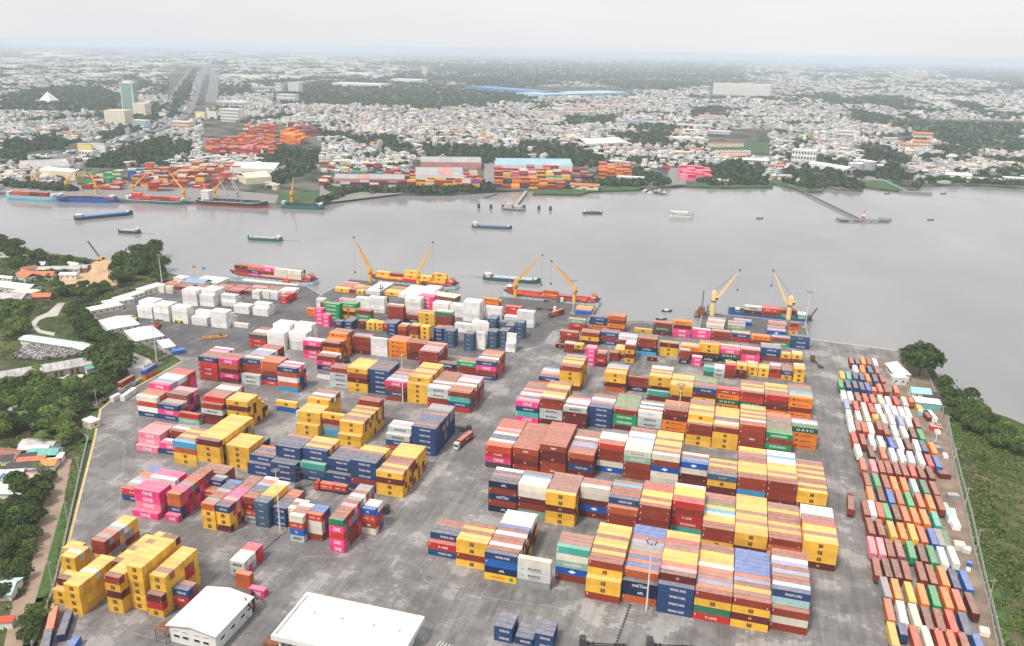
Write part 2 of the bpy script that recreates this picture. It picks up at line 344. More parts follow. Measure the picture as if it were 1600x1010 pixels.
def paver_mat(name, base, light, dark, jag=1.3):
    """block paving: laid in jagged patches of newer and older blocks, with joints, oil stains and tyre marks"""
    m, nt = new_mat(name); L = nt.links.new
    g = N(nt, 'ShaderNodeNewGeometry')
    sn = N(nt, 'ShaderNodeVectorMath', operation='SNAP'); sn.inputs[1].default_value = (jag * 1.7, jag, 1); L(g.outputs['Position'], sn.inputs[0])
    def noise(src, sc, det=4, ro=.55):
        n = N(nt, 'ShaderNodeTexNoise'); n.inputs['Scale'].default_value = sc; n.inputs['Detail'].default_value = det; n.inputs['Roughness'].default_value = ro
        L(src, n.inputs['Vector']); return n
    pn = noise(sn.outputs[0], .05, 4, .68)
    r = N(nt, 'ShaderNodeValToRGB'); r.color_ramp.interpolation = 'CONSTANT'; e = r.color_ramp.elements
    e[0].position = 0; e[0].color = lin(*dark); e[1].position = .56; e[1].color = lin(*light)
    for pos, t in ((.44, .35), (.48, .8), (.52, 1)):
        x = e.new(pos); x.color = lin(*[dark[i] + (base[i] - dark[i]) * t for i in range(3)])
    L(pn.outputs['Fac'], r.inputs[0])
    big = noise(g.outputs['Position'], .012, 6); st = noise(g.outputs['Position'], .16, 8, .7)
    ms = N(nt, 'ShaderNodeMapping'); ms.inputs['Scale'].default_value = (.5, .035, 1); L(g.outputs['Position'], ms.inputs[0]); tr = noise(ms.outputs[0], 1.0, 5)
    br = N(nt, 'ShaderNodeTexBrick'); br.inputs['Scale'].default_value = 1; br.inputs['Brick Width'].default_value = 2.4; br.inputs['Row Height'].default_value = 1.2
    br.inputs['Mortar Size'].default_value = .03; br.inputs['Color1'].default_value = lin(1, 1, 1); br.inputs['Color2'].default_value = lin(.90, .90, .90); br.inputs['Mortar'].default_value = lin(.72, .72, .72)
    L(g.outputs['Position'], br.inputs['Vector'])
    def mr(src, a, b, c, d):
        x = N(nt, 'ShaderNodeMapRange'); x.inputs['From Min'].default_value = a; x.inputs['From Max'].default_value = b; x.inputs['To Min'].default_value = c; x.inputs['To Max'].default_value = d; L(src, x.inputs['Value']); return x.outputs[0]
    def mul(a, b):
        x = N(nt, 'ShaderNodeMath', operation='MULTIPLY'); L(a, x.inputs[0]); L(b, x.inputs[1]); return x.outputs[0]
    f = mul(mul(mr(big.outputs['Fac'], .3, .7, .86, 1.14), mr(st.outputs['Fac'], .30, .60, .88, 1.05)), mr(tr.outputs['Fac'], .4, .62, .84, 1.06))
    mm = N(nt, 'ShaderNodeMixRGB', blend_type='MULTIPLY'); mm.inputs[0].default_value = 1; L(r.outputs[0], mm.inputs[1]); L(br.outputs['Color'], mm.inputs[2])
    h = N(nt, 'ShaderNodeHueSaturation'); L(mm.outputs[0], h.inputs['Color']); L(f, h.inputs['Value'])
    p = N(nt, 'ShaderNodeBsdfPrincipled'); L(h.outputs[0], p.inputs['Base Color'])
    L(mr(st.outputs['Fac'], .3, .6, .5, .8), p.inputs['Roughness'])
    bp = N(nt, 'ShaderNodeBump'); bp.inputs['Strength'].default_value = .4; bp.inputs['Distance'].default_value = .02; L(st.outputs['Fac'], bp.inputs['Height']); L(bp.outputs[0], p.inputs['Normal'])
    out(nt, p.outputs[0]); return m
M_GROUND, M_FAR, M_WATER = ground_mat(), far_ground_mat(), water_mat()
M_PAVE = paver_mat("yard_paving", (.228, .214, .205), (.325, .308, .295), (.160, .150, .147), .9)
M_QUAY = paver_mat("quay_concrete", (.125, .12, .122), (.16, .15, .15), (.095, .092, .096), 3.0)
M_CONC = plain("concrete", (.42, .40, .37), .85, 0, .18, .5)
M_CONCD = plain("old_concrete", (.22, .21, .20), .9, 0, .25, .5)
M_DIRT = plain("bare_dirt", (.22, .165, .12), .95, 0, .35, .12)
M_SAND = plain("river_sand", (.50, .34, .20), .95, 0, .16, .25, .3)
M_WHITE = plain("white_sheet", (.70, .69, .665), .5, 0, .12, .28)
M_OFFW = plain("off_white_wall", (.72, .70, .64), .7, 0, .08, .5)
M_CREAM = plain("cream_wall", (.70, .62, .46), .7, 0, .08, .5)
M_DARK = plain("dark_opening", (.02, .022, .025), .3, 0, .1, 1)
M_GLASS = plain("window_glass", (.05, .07, .08), .12, 0, .1, 1)
M_STEEL = plain("galvanised_steel", (.45, .46, .47), .45, .3, .1, 1)
M_BLACK = plain("black_rubber", (.02, .02, .02), .7)
M_DSTEEL = plain("dark_steel", (.07, .06, .06), .6, .2, .3, 1)
M_RUSTY = plain("rusty_steel", (.20, .08, .04), .8, 0, .35, 1)
M_CRANE = plain("crane_yellow", (.80, .40, .04), .45, 0, .10, .6)
M_CRANEP = plain("crane_pale_yellow", (.86, .60, .26), .45, 0, .10, .6)
M_REDP = plain("ship_red_oxide", (.55, .075, .035), .5, 0, .18, .4)
M_BLUEHULL = plain("ship_pale_blue", (.42, .58, .62), .45, 0, .12, .3)
M_NAVYP = plain("ship_navy", (.02, .03, .08), .4)
M_GREENP = plain("ship_green", (.02, .16, .09), .5)
M_BLUEP = plain("ship_blue", (.02, .10, .42), .5)
M_ORANGE = plain("orange_tile_roof", (.55, .17, .08), .8, 0, .25, .8)
M_BROWNR = plain("brown_tile_roof", (.30, .13, .09), .85, 0, .25, .8)
M_TINR = plain("weathered_tin_roof", (.42, .40, .39), .6, .1, .28, .18)
M_TEALR = plain("teal_sheet_roof", (.16, .40, .36), .5, 0, .2, .6)
M_PGREEN = plain("pale_green_roof", (.50, .64, .57), .6, 0, .1, .4)
M_BLUER = plain("blue_sheet_roof", (.05, .17, .50), .5, 0, .15, .5)
M_LINE = plain("worn_line_paint", (.33, .32, .31), .8, 0, .3, .8)
M_KERBY = plain("yellow_kerb_paint", (.55, .42, .22), .8, 0, .2, .5)
M_GRASS = plain("verge_grass", (.055, .11, .022), .95, 0, .3, .5)

near_shore = px_poly([(1600,666),(1575,655),(1540,644),(1510,628),(1488,606),(1470,598),(1462,585),(1452,566),(1440,552),(1405,546)], -1)
left_shore = px_poly([(262,428),(256,412),(240,402),(215,404),(185,407),(150,408),(128,404),(100,400),(62,397),(38,389),(0,377)], -1)
near_land = [(-6000,-5000),(6000,-5000),(6000,-1400),(900,60),(420,150)] + near_shore + [(153,316),(94,322),(60,318),(-20,322),(-58,306),(-134,303),(-180,303),(-264,303),(-289,322),(-401,314)] + left_shore + [(-1300,470),(-6000,1500)]
tag(MB().prism(near_land, -6, -.06).build("ground", M_GROUND), kind='structure')
far_shore_px = [(0,303),(60,308),(120,312),(190,316),(300,318),(420,322),(506,322),(528,312),(545,306),(600,304),(650,305),(705,305),(760,301),(830,298),(868,303),(905,304),(922,299),(1000,296),(1055,293),(1075,291),(1130,293),(1200,294),(1212,285),(1228,291),(1262,299),(1282,300),(1292,293),(1308,297),(1345,299),(1352,291),(1400,298),(1432,297),(1440,291),(1500,290),(1552,292),(1600,295)]
far_shore = px_poly(far_shore_px, -1.5)
far_land = [(-60000,500),(-6000,520)] + far_shore + [(900,1300),(3000,2000),(60000,21000),(60000,58000),(-60000,58000)]
tag(MB().prism(far_land, -5, -.05).build("far_land", M_FAR), kind='structure')
tag(MB().quad((-60000,-6000,-2.5),(60000,-6000,-2.5),(60000,30000,-2.5),(-60000,30000,-2.5)).build("river_water", M_WATER), kind='structure')

kerb_line = [(-128,-125),(-162,-75.6),(-176.6,-55.3),(-250.2,46.3),(-273.8,77.5),(-276.1,87.1),(-277.7,150)]
yard = kerb_line + [(-289.8,157.1),(-314.1,167),(-382,202.8),(-393.4,209.6),(-404.3,265.9),(-400,300),(-399,312),(-289,321),(-264,302),(-134,301),(-58,301),(-20,318),(94,319),(153,313),(163,305),(158,207),(151.3,156),(142.7,80),(136.1,16),(124,-125)]
tag(MB().prism(yard, -1.2, 0).build("container_yard_paving", [M_PAVE]), kind='structure')
dark_zone = [(-289.8,157.1),(-314.1,167),(-382,202.8),(-393.4,209.6),(-404.3,265.9),(-399,300),(-399,311.5),(-289,320.5),(-264,301.5),(-134,300.5),(-58,300.5),(-20,317.5),(94,318.5),(94,300),(-75,290),(-78,250),(-100,215),(-240,200),(-262,158)]
tag(MB().prism(dark_zone, -.1, .005).build("quay_apron", [M_QUAY]), kind='structure')
lot_strip = [(134,292),(163,303),(157.6,207),(151,156),(142.4,80),(135.8,16),(124,-125),(118,-125),(131,16),(134,80),(138,156),(141,207),(138,250)]
tag(MB().prism(lot_strip, -.1, .006).build("dirt_strip", [M_DIRT]), kind='structure')
def ribbon(pts, w, z, mb, mat=0):
    P = [Vector((x, y, 0)) for x, y in pts]
    for a, b in zip(P, P[1:]):
        d = (b - a).normalized(); n = Vector((-d.y, d.x, 0)) * w / 2; a = a - d * w * .3; b = b + d * w * .3
        mb.quad((a.x+n.x, a.y+n.y, z), (a.x-n.x, a.y-n.y, z), (b.x-n.x, b.y-n.y, z), (b.x+n.x, b.y+n.y, z), mat)
    return mb
def wall_along(pts, w, z0, z1, mb, mat=0):
    for (x0, y0), (x1, y1) in zip(pts, pts[1:]):
        L = math.hypot(x1-x0, y1-y0); a = math.atan2(y1-y0, x1-x0)
        mb.T = Matrix.Translation((x0, y0, 0)) @ Matrix.Rotation(a, 4, 'Z'); mb.box(0, L, -w/2, w/2, z0, z1, mat)
    mb.T = Matrix(); return mb
tag(wall_along(kerb_line, 1.1, -.5, .14, MB()).build("yard_kerb", M_KERBY), kind='structure')
tag(ribbon([(x-3.4, y-1.5) for x, y in kerb_line], 4.6, -.03, MB()).build("grass_verge", M_GRASS), kind='structure')
tag(ribbon([(139,16),(145.6,80),(154.2,156),(161,207),(164,240)], 4.4, -.035, MB()).build("grass_verge", M_GRASS), kind='structure')
# quay edges and piled wharves
def wharf(name, x0, x1, y0, y1, label):
    m = MB().box(x0, x1, y0, y1, -1.1, -.012); o = m.build(name, [M_QUAY])
    e = MB(); e.box(x0, x1, y1, y1+.7, -1.2, .18); e.box(x0-.6, x0, y0, y1+.7, -1.2, .18); e.box(x1, x1+.6, y0, y1+.7, -1.2, .18); e.build('edge_beam', M_CONC, o)
    p = MB()
    for i in range(int((x1-x0)/5)):
        for y in (y1-.8, y1-5.5, y1-10.5): p.tube((x0+2.5+i*5, y, -6), (x0+2.5+i*5, y, -1.1), .45, n=6)
    tag(p.build('piles', M_CONCD, o), kind='stuff')
    f = MB()
    for i in range(int((x1-x0)/8)): f.box(x0+3+i*8, x0+4+i*8, y1+.7, y1+1.1, -2.2, -.2)
    tag(f.build('fenders', M_BLACK, o), kind='stuff'); tag(o, label, 'wharf')
wharf("wharf", -266, -181, 296, 353, "concrete wharf deck with white reefer boxes beside the yellow laden barge")
wharf("wharf", -134.5, -57.5, 296, 347, "dark wharf deck beside the empty red barge with two yellow cranes")
wharf("wharf", 21, 94, 314, 358, "piled wharf under the two pale yellow lattice post cranes")
q = MB(); wall_along([(-400,312.4),(-289,321.4),(-265,302.6)], .7, -3, .25, q); wall_along([(-58,301.6),(-20,318.6),(21,319.4)], .7, -3, .25, q); wall_along([(94,320),(153,314.5)], 1.6, -3, .5, q)
tag(q.build("quay_wall", M_CONC), kind='structure')
ln = MB(); zl = .012
for pts in ([(668,872),(656,888),(664,908),(700,925),(800,940),(900,953),(990,968)], [(712,662),(700,700),(668,745),(636,800),(606,835),(575,858),(540,870),(480,870)],
            [(195,700),(186,790),(186,812),(196,830),(216,843),(250,852),(330,868)], [(176,955),(184,975),(208,990),(262,1003)], [(220,655),(205,700)],
            [(1270,600),(1310,602)], [(470,1009),(478,985),(505,965),(560,950)], [(660,1000),(690,975),(745,958)], [(690,700),(730,640),(770,590)]):
    ribbon([tuple(at(x, y)[:2]) for x, y in pts], .17, zl, ln)
for (ux, vx, n) in ((-88, 38, 6), (-30, -14, 8), (-95, -18, 7), (-55, -6, 6), (-190, 210, 5), (95, 245, 4)):
    for i in range(n): ribbon([(ux+i*2.4, vx-8), (ux+i*2.4, vx)], .10, zl, ln)
tag(ln.build("lane_markings", M_LINE), kind='structure')
dr = MB()
for (a, b) in (((985,945),(958,1020)), ((440,836),(362,905)), ((600,640),(560,668))):
    A, B = at(*a), at(*b); d = (B-A); n = int(d.length/1.5); d.normalize()
    for i in range(n):
        p = A + d*1.5*i; dr.bar((p.x, p.y, .008), (p.x+d.x*1.0, p.y+d.y*1.0, .008), .8, .02)
tag(dr.build("drain_grates", M_DARK), kind='stuff')
# muddy creeks on the left bank
M_MUD = plain("creek_mud", (.31, .225, .165), .5, 0, .15, .2)
M_CREEK = plain("creek_water", (.46, .43, .37), .25, 0, .08, .1)
creek = px_poly([(0,1040),(20,940),(40,930),(52,870),(50,840),(62,800),(92,730),(100,715),(112,718),(104,760),(90,830),(84,880),(78,920),(60,950),(40,1040)])
tag(MB().prism(creek, -.3, -.045).build("creek_mud", M_MUD), kind='structure')
c2 = px_poly([(49,503),(58,495),(75,488),(90,474),(102,473),(94,485),(90,494),(72,496),(62,500),(56,508),(64,516),(86,520),(84,525),(60,520),(52,512)])
tag(MB().prism(c2, -.3, -.043).build("creek_water", M_CREEK), kind='structure')
c3 = px_poly([(188,552),(205,550),(232,560),(246,575),(212,598),(205,592),(198,575)])
tag(MB().prism(c3, -.3, -.043).build("creek_water", M_CREEK), kind='structure')
sand = px_poly([(88,442),(100,432),(120,430),(136,415),(150,408),(176,405),(186,412),(176,425),(186,440),(182,446),(150,449),(128,452),(110,455),(80,452)])
M_sd = MB().prism(sand, -.3, .02); tag(M_sd.build("sand_ground", M_SAND), kind='structure')
for (px, py, r, h) in ((165,413,9,4),(142,446,11,4.5),(120,448,10,3.5),(172,432,8,3),(150,425,9,3)):
    p = at(px, py); mb = MB(); rings = 5; segs = 16
    vs = [(0,0,h)]; fs = []
    for i in range(1, rings+1):
        for j in range(segs):
            rr = r*i/rings*(1+.18*math.sin(j*1.7+px)); vs.append((rr*math.cos(j*2*math.pi/segs), rr*.7*math.sin(j*2*math.pi/segs), h*(1-(i/rings)**1.3)))
    for j in range(segs): fs.append((0, 1+j, 1+(j+1)%segs))
    for i in range(rings-1):
        for j in range(segs): a = 1+i*segs; fs.append((a+j, a+segs+j, a+segs+(j+1)%segs, a+(j+1)%segs))
    tag(mb.add(vs, fs).build("sand_pile", M_SAND, loc=(p.x, p.y, 0), smooth=True), "heap of pale brown dredged sand on the spit, %s" % {165:"highest, at the grab cranes' feet", 142:"orange-brown, at the creek side", 120:"low, beside the village roofs", 172:"smooth, beside the dark trees", 150:"rounded, in the middle of the sand"}[px], "sand pile", "sand piles on the river spit")
# ------------------------------------------------------------------ shipping containers
COL = {'R':(.27,.045,.024),'D':(.135,.026,.022),'V':(.30,.10,.085),'K':(.52,.035,.030),'r':(.55,.065,.025),'o':(.52,.12,.04),'O':(.82,.235,.02),
 'Y':(.80,.45,.055),'E':(.85,.50,.03),'N':(.025,.062,.165),'n':(.014,.026,.075),'B':(.02,.12,.42),'b':(.012,.10,.42),'s':(.055,.10,.17),'L':(.07,.33,.56),
 'l':(.28,.33,.52),'a':(.42,.66,.66),'T':(.07,.40,.33),'t':(.26,.42,.33),'G':(.015,.31,.115),'g':(.045,.17,.095),'U':(.02,.13,.06),'P':(.84,.06,.24),
 'p':(.70,.33,.40),'q':(.82,.25,.33),'W':(.82,.80,.78),'w':(.74,.69,.58),'M':(.56,.58,.57),'C':(.68,.66,.56),'S':(.29,.29,.31),'H':(.36,.06,.028),'Z':(.60,.07,.03),'h':(.50,.04,.03),'F':(.09,.07,.07),'m':(.68,.68,.65)}
CNAME = {'R':'rust red','D':'dark maroon','V':'faded maroon','K':'bright red','r':'orange-red','o':'rust orange','O':'bright orange','Y':'yellow','E':'golden yellow','N':'navy blue','n':'blue-black',
 'B':'mid blue','b':'royal blue','s':'slate blue','L':'sky blue','l':'lilac grey','a':'pale aqua','T':'teal','t':'pale green','G':'bright green','g':'dark green','U':'bottle green','P':'magenta','p':'pale pink','q':'salmon pink',
 'W':'white','w':'cream','M':'light grey','C':'pale stone','S':'mid grey','H':'brick red','Z':'scarlet','h':'crimson','F':'charcoal','m':'off-white'}
HT, RP, LN = 2.86, 2.51, 12.19
BL = []     # (block, x, y0, spec, length)
def blk(name, *cols):
    for c in cols: BL.append((name,) + (c if len(c) == 4 else c + (12.19,)))
u = lambda c: 12.5*c
blk('nearest right block',
 (u(-5),7.8,"NK NKN 3N 3V 3R"), (u(-4),4.6,"YRYY 4Y 4R 4Y 4R"), (u(-3),0,"EnBN 4R 4W 4R 4R 4W 4R 4B 4W 4W 4W"), (u(-2),0,"Smmw"),
 (u(-1),7.3,"RbtwT 5V 5V 5V"), (u(0),0,"RYY RYYYR 5R 5Y 5R 5Y 5Y 5R 5Y 5Y"), (u(1),2.4,"onn onno 4B 4o 4B 4o 4S 4S 4l 4o 4B 4B"),
 (u(2),0,"NNNN NNNND 5p 5o 5Y 5Y 5Y 5V 5V 5K 5Y"), (u(3),0,"KgYR 4o 4l 4V 4V 4o 4W 4Y 4Y 4Y 4R"), (u(4),0,"YDYR 4V 4Y 4R 4l 4o 4B 4B 4B 4B 4B"),
 (u(5),2.3,"RwR RwRaN 5a 5R 5V 5l 5R 5l 5W 5R"))
blk('second right block',
 (u(-4),44.7,"nRnRn 5N 5V 5N 5W"), (u(-3),45.7,"tRDww 5w 5w 5L 5V"), (u(-2),43.1,"YYDYY 5V*6"), (u(-1),52.3,"DbDww 5V 5V"),
 (u(0),44.5,"RRRo RRRoN 5R 5R 5R 5L 5V"), (u(1),45,"DRRRR 5Y 5R 5Y 5Y 5K 5K 5V"), (u(2),52.1,"ThKRK 5K 5Y 5Y 5Y 5w"), (u(3),45.7,"YRR 3R 3Y 3Y 3a 3L 3Y 3g 3R 3V"),
 (u(4),45.6,"DYY 3Y 3Y 3V 3Y 3Y 3V 3Y 3Y 3Y 3Y"), (u(5),45.6,"YoR 3R 3Y 3V 3Y 3R 3R 3R 3Y 3V"), (u(6),43,"DYYY 4Y 4V 4Y 4Y 4K 4V 4V 4W 4W"))
blk('third right block',
 (u(-5),80.5,"FPKr 4o 4W 4N 4N 4W 4o 4p 4K 4K 4K"), (u(-4),82,"HDRH 4H*9"), (u(-3),83.5,"HHDDH 5H*8"), (u(-2),85,"DNDo 4V 4V 4l 4l 4R 4W 4V 4V"),
 (u(-1),92.9,"bwRRr 5V 5W 5W 5W"), (u(0),90,"RRRtC 5C 5W 5W 5W 5l 5W 5W 5V"), (u(1),90,"wwbRw 5V 5Y 5V 5Y 5Y 5V 5Y 5Y"), (u(2),92,"DDwb 4L 4R 4W"),
 (u(3),84.5,"DDYs 4R 4R 4Y 4V 4Y"), (u(4),85.7,"YLRR 4R 4Y 4Y 4Y 4Y 4R 4R 4V 4V 4Y"), (u(5),86,"DRRR 4R 4Y 4V 4Y 4Y 4Y 4W 4W 4L 4W"), (u(6),86.8,"DYY 3R 3Y 3R 3R 3Y 3V 3Y 3R 3Y 3V"))
blk('fourth right block',
 (u(-5),133,"PTNP 4p 4N 4p 4W 4R 4p 4R 4V 4V"), (u(-4),134,"DMMRR 5w 5Y 5Y 5R 5R 5Y 5Y 5V"), (u(-3),134,"DDDM 4V 4W 4W 4p 4R"), (u(-2),138,"NNNN 4N 4V 4l 4W 4V 4R"),
 (u(-1),139,"DGGR 4V 4G 4G 4V 4G 4G 4V"), (u(0),140,"nMMW 4V 4W 4B 4W 4V"), (u(1),140,"DOODR 5R 5V 5o 5o"), (u(2),133,"YYRR 4Y YYRRY 5Y 5V 5Y 5Y 5V 5V"),
 (u(3),133.7,"YYYR 4Y 4w 4V 4N 4Y 4Y 4Y 4Y"), (u(4),134,"KRHHH 5R 5w 5V 5Y 5V 5Y 5V 5Y"), (u(5),135,"DGRG 4G 4V 4g 4V 4g 4V 4V 4o"), (u(6),146,"OOOU 4g 4W 4p"))
blk('fifth right block',
 (u(-5),183,"ON 2R 2p 2p 2W 2L"), (u(-4),181.6,"DYYYR 5R 5Y 5Y 5V 5Y 5V 5l"), (u(-2),187,"oDYY 4Y 4V 4Y 4l 4l"), (u(-1),192,"nRR"),
 (u(0),182,"DT - - DDYY 4Y 4V 4Y 4V 4w"), (u(1),180,"DDYY 4Y 4Y 4V 4Y 4Y 4Y"), (u(2),181,"YYDN 4V 4V 4R 4G 4G 4V"), (u(3),183,"OUOZ 4K"),
 (u(4),183,"DUKR 4p 4Y 4V 4Y 4V 4V"), (u(5),183,"ODRK 4V 4V 4Y 4V 4Y 4Y"), (u(6),184,"OROO 4Y 4L 4L 4V 4g 4V 4R"))
blk('short-box row by cranes',
 (-67,247,"D",6.06),(-60.2,241,"RR 2W 2V",6.06),(-54,242,"DY 2Y",6.06),(-42.6,222,"PPPP 4q 4q",6.06),(-36.2,223,"DKR 3V 3q",6.06),(-30,235,"RR 2V",6.06),
 (-27.5,241.7,"RY 2Y 2Y 2Y",6.06),(-20.5,236,"YDYR 4W 4W 4W",6.06),(-7,243,"D",6.06),(12.7,245,"nRR 3w",6.06),(20.5,243,"PP 2W",6.06),
 (34.5,229,"MM 2W 2W",6.06),(40.8,229,"RRK 3o 3Y",6.06),(47.3,231,"DDY 3Y 3o",6.06),(53.8,238,"YY 2Y 2Y 2w",6.06),(60.4,238,"YY 2Y 2Y",6.06),(67,239,"KR 2R 2l 2W",6.06),
 (73.6,238,"YN 2o 2R 2V",6.06),(80.4,236,"YYY 3Y 3Y 3w",6.06),(28.5,229,"gT 2S",6.06))
blk('sixth right block',
 (u(-5)-4,256.5,"RRH 3o"), (u(-4)-3,260,"DYR 3V 3V"), (u(-3)-3,264,"NRN 3V 3N"), (u(-2)-3,261,"bRW 3p 3l"), (u(-1)-2,251.7,"LnRR 4V 4R 4g"), (u(0)-1,255.9,"YYD 3Y"),
 (u(1),254,"DRO 3p 3Y"), (u(2)-1,254.2,"nDYY 4o 4o"), (u(3)-1,257,"nUP 3V 3o 3w"), (u(4)-1,259.6,"PPR 3p 3p"), (u(5)-1,267.7,"RNN 3S 3V 3l",), (74,268,"RY 2Y",6.06), (81,269,"RY 2Y 2w",6.06))
blk('seventh right block',
 (u(-5)-4,284.2,"RKt 3V"), (u(-4)-3,294,"ONN 3N"), (u(-3)-3,292,"RORo 4V 4o"), (-22,296,"Y"), (-9,296,"DUR 3o"), (4,296,"PPDO 4o"), (17,298,"PP 2W"),
 (30,299,"RR 2p"), (43,299,"KN 2Y 2S"), (56,299,"RO 2o"), (69,299,"GR 2l 2N"), (81,298,"NNs 3N"), (-70,323.5,"B 1o 1O 1O 1Y"),
 (25.5,322.8,"w 1R 1p"), (40,326,"t 1V 1R 1p"), (67,322,"b 1p 1V 1R 1l"), (81.5,326.8,"YoR",6.06), (26,333,"w 1V 1S"), (44,336,"b 1L 1p"), (68,336,"R 1V 1R 1p"))
# ---- left-hand yard
blk('yellow corner block',
 (-174.5,-57.4,"YY YYD 3Y",6.06), (-166.5,-59.8,"YYYY 4Y 4Y 4w 4Y 4Y 4Y",6.06), (-160.2,-44.5,"YYYD 4Y 4Y 4V 4Y 4Y 4Y",6.06),
 (-153.9,-55.2,"YYDYR 5Y 5Y 5Y 5Y 5Y 5Y 5Y 5V 5Y",6.06), (-147.6,-51.5,"YYYYYY 6Y 6Y 6Y 6Y 6Y 6Y 6D",6.06), (-139.8,-53,"YKD YYYYY 5V 5Y 5Y 5Y 5Y 5Y",6.06),
 (-133.4,-47.8,"RKN 3V",6.06), (-183.2,-44,"YYY 3w 3Y",6.06), (-190,-36.5,"YY 2Y",6.06), (-177,-36,"DYRR 4S 4o 4S 4w 4Y 4Y",6.06))
blk('nearest left block',
 (-200,6,"NK 2S 2W 2l 2o 2o 2B 2B"), (-187.3,-3.3,"P PqPP 4P 4P 3P 4W 4P 4P"), (-172.3,-2.3,"P NNoo 4P 4P 4S 4o 4K 4V 4R",6.06), (-174.5,22,"DR RRV 3V 3V"),
 (-166,14,"ZZ 2R NRN 3S",6.06), (-154.6,-2.3,"YYYo 4S 4R 4R 4S 4N 4N 4B",6.06), (-148.2,-2,"DYYN 4R 4p 4P 4P 4P 4R 4R 4V",6.06), (-141.8,7,"MZDR 4R 4N 4N 4l 4o 4W",6.06),
 (-135.6,5.3,"ssss 4s 4Y 4Y 4Y 4Y 4W",6.06), (-129.2,7.8,"NNN 3N 3N 3R 3o 3o",6.06), (-123,9,"ORw 3V 3W",6.06), (-117.2,.4,"MBZw 4V 4V 4W",6.06), (-111,3.5,"RwwZ 4B 4B",6.06),
 (-99.2,-1.3,"PPKPg 5R 5R 5R 5p 5R 5S 5W 5R 5S",6.06), (-93,13.5,"wHZB 4W 4W",6.06))
blk('second left block',
 (u(-18),45,"q qqq 3q 3q 3q 3V"), (u(-17),46,"NP 2W - DRR 3W 3S"), (u(-16),40,"YYoL 4V 4Y 4V 4Y 4V"), (u(-15),40.3,"SYYYD 5Y*9"),
 (u(-14),44,"YYYY 4Y*4 3N 3N"), (u(-13),41.4,"NN NNN 3V 3N 3o"), (u(-12),40.6,"NNN 3N NNNNN 5N 5N 5N 5o"), (u(-11),44.5,"NsT NsTNN 5Y 5V 5Y 5Y"),
 (u(-10),44,"NN NNNN 4N 4N 4N 4V"), (u(-9),43.5,"NRNNN 5N 5N 5V 5Y 5Y"), (u(-8),43,"YYDY 4V 4Y 4V 4R 4R 4Y 4Y 4Y 4Y"))
blk('third left block',
 (u(-20),77.5,"NWrw 4o 4o 4o NKPPP 5l 5S 5W 5W 5a 5K 5K"), (u(-19),77.5,"NPN 3S 3p 4V 4V 4p 4p"), (u(-18)-.5,77,"tK"), (u(-17)-1,80,"RDMR RDMRK 5V 5V 5V 5W 5W 5V"),
 (u(-16),82,"YDYDY 5Y 5Y 5Y 4Y 3Y 2D"), (-186.3,105,"BY"), (-173,102,"a",6.06), (u(-13),84,"YY YYYY 4Y 4Y 4Y YYYYY 5V 5W 5V"), (u(-12),88,"LSRY"),
 (u(-11),80,"YY YYYY 4V 4V 4Y 4V 4Y 4V 4Y 5R"), (u(-9)-.5,82,"oNM oNMM 4p 4W"), (u(-8),82.7,"NNNNN 5V 5N 5N 5N 5N 5V 5N 5S 5S"))
blk('fourth left block',
 (u(-20),129,"RKKKN 5V 5V 5V 5p 5P 5W"), (u(-19),130,"DPDoP 5R 5R 5V"), (u(-18),132,"MM DDRRN 5W 5o 5l 5l 5l 5W 5R 5R"), (u(-17)-.5,134,"KNRoo 5o 5o 5V"), (u(-16)+.5,129.3,"LoWoN 5p 5P 5W"),
 (u(-15),152,"WSnPR 5V 5W"), (u(-14),144,"MMMR 4V 4V"), (u(-13),140.5,"YYDRY 5Y 5Y 5Y 5Y 5Y 5V"), (u(-12),142,"NNNNN 5N 5R 5N 5N 5N"), (u(-11),136,"RNRP 4W 4L 4p 4V 4S 4R 4V"),
 (u(-10),137,"YYYY YYYYY 5Y 5V 5Y 5Y 5V 5Y 5Y"), (u(-9),135,"KRMM 4W 4V 4W 4V 4R 4R 4R 4R"), (u(-8),133.4,"KNTR 4o 4V 4o 4W 4V 4W 4W 4p"))
blk('fifth left block',
 (u(-20)-4,185.7,"KKF 3V 3W 3W 3R 3R"), (-241,186,"WWWW 4W 4W WWWWW 5W 5W 5W"), (-228,190,"WWWW 4W 4W 5W 5W 5W"), (u(-17)+1,178.5,"PPDP 4W 4W"), (u(-16)+.5,180,"OOOD 4o 4o 4O OOOOO 5V 5V 5V"),
 (u(-15)+.5,196,"DRRR 4l 4V"), (u(-14)-.5,197,"WWWW"), (u(-13),197,"OOOO 4o 4o 4o"), (u(-12),197,"DDRR 4R 4R"), (u(-11),185,"RRRR 4p 4l 4p 4o 4R 4p"), (u(-10),184,"Dn 2R"), (u(-9),183,"RRG 3R 3V"),
 (u(-8),181,"NRPN 4o 4W 4R 4S 4o 4o 4V"))
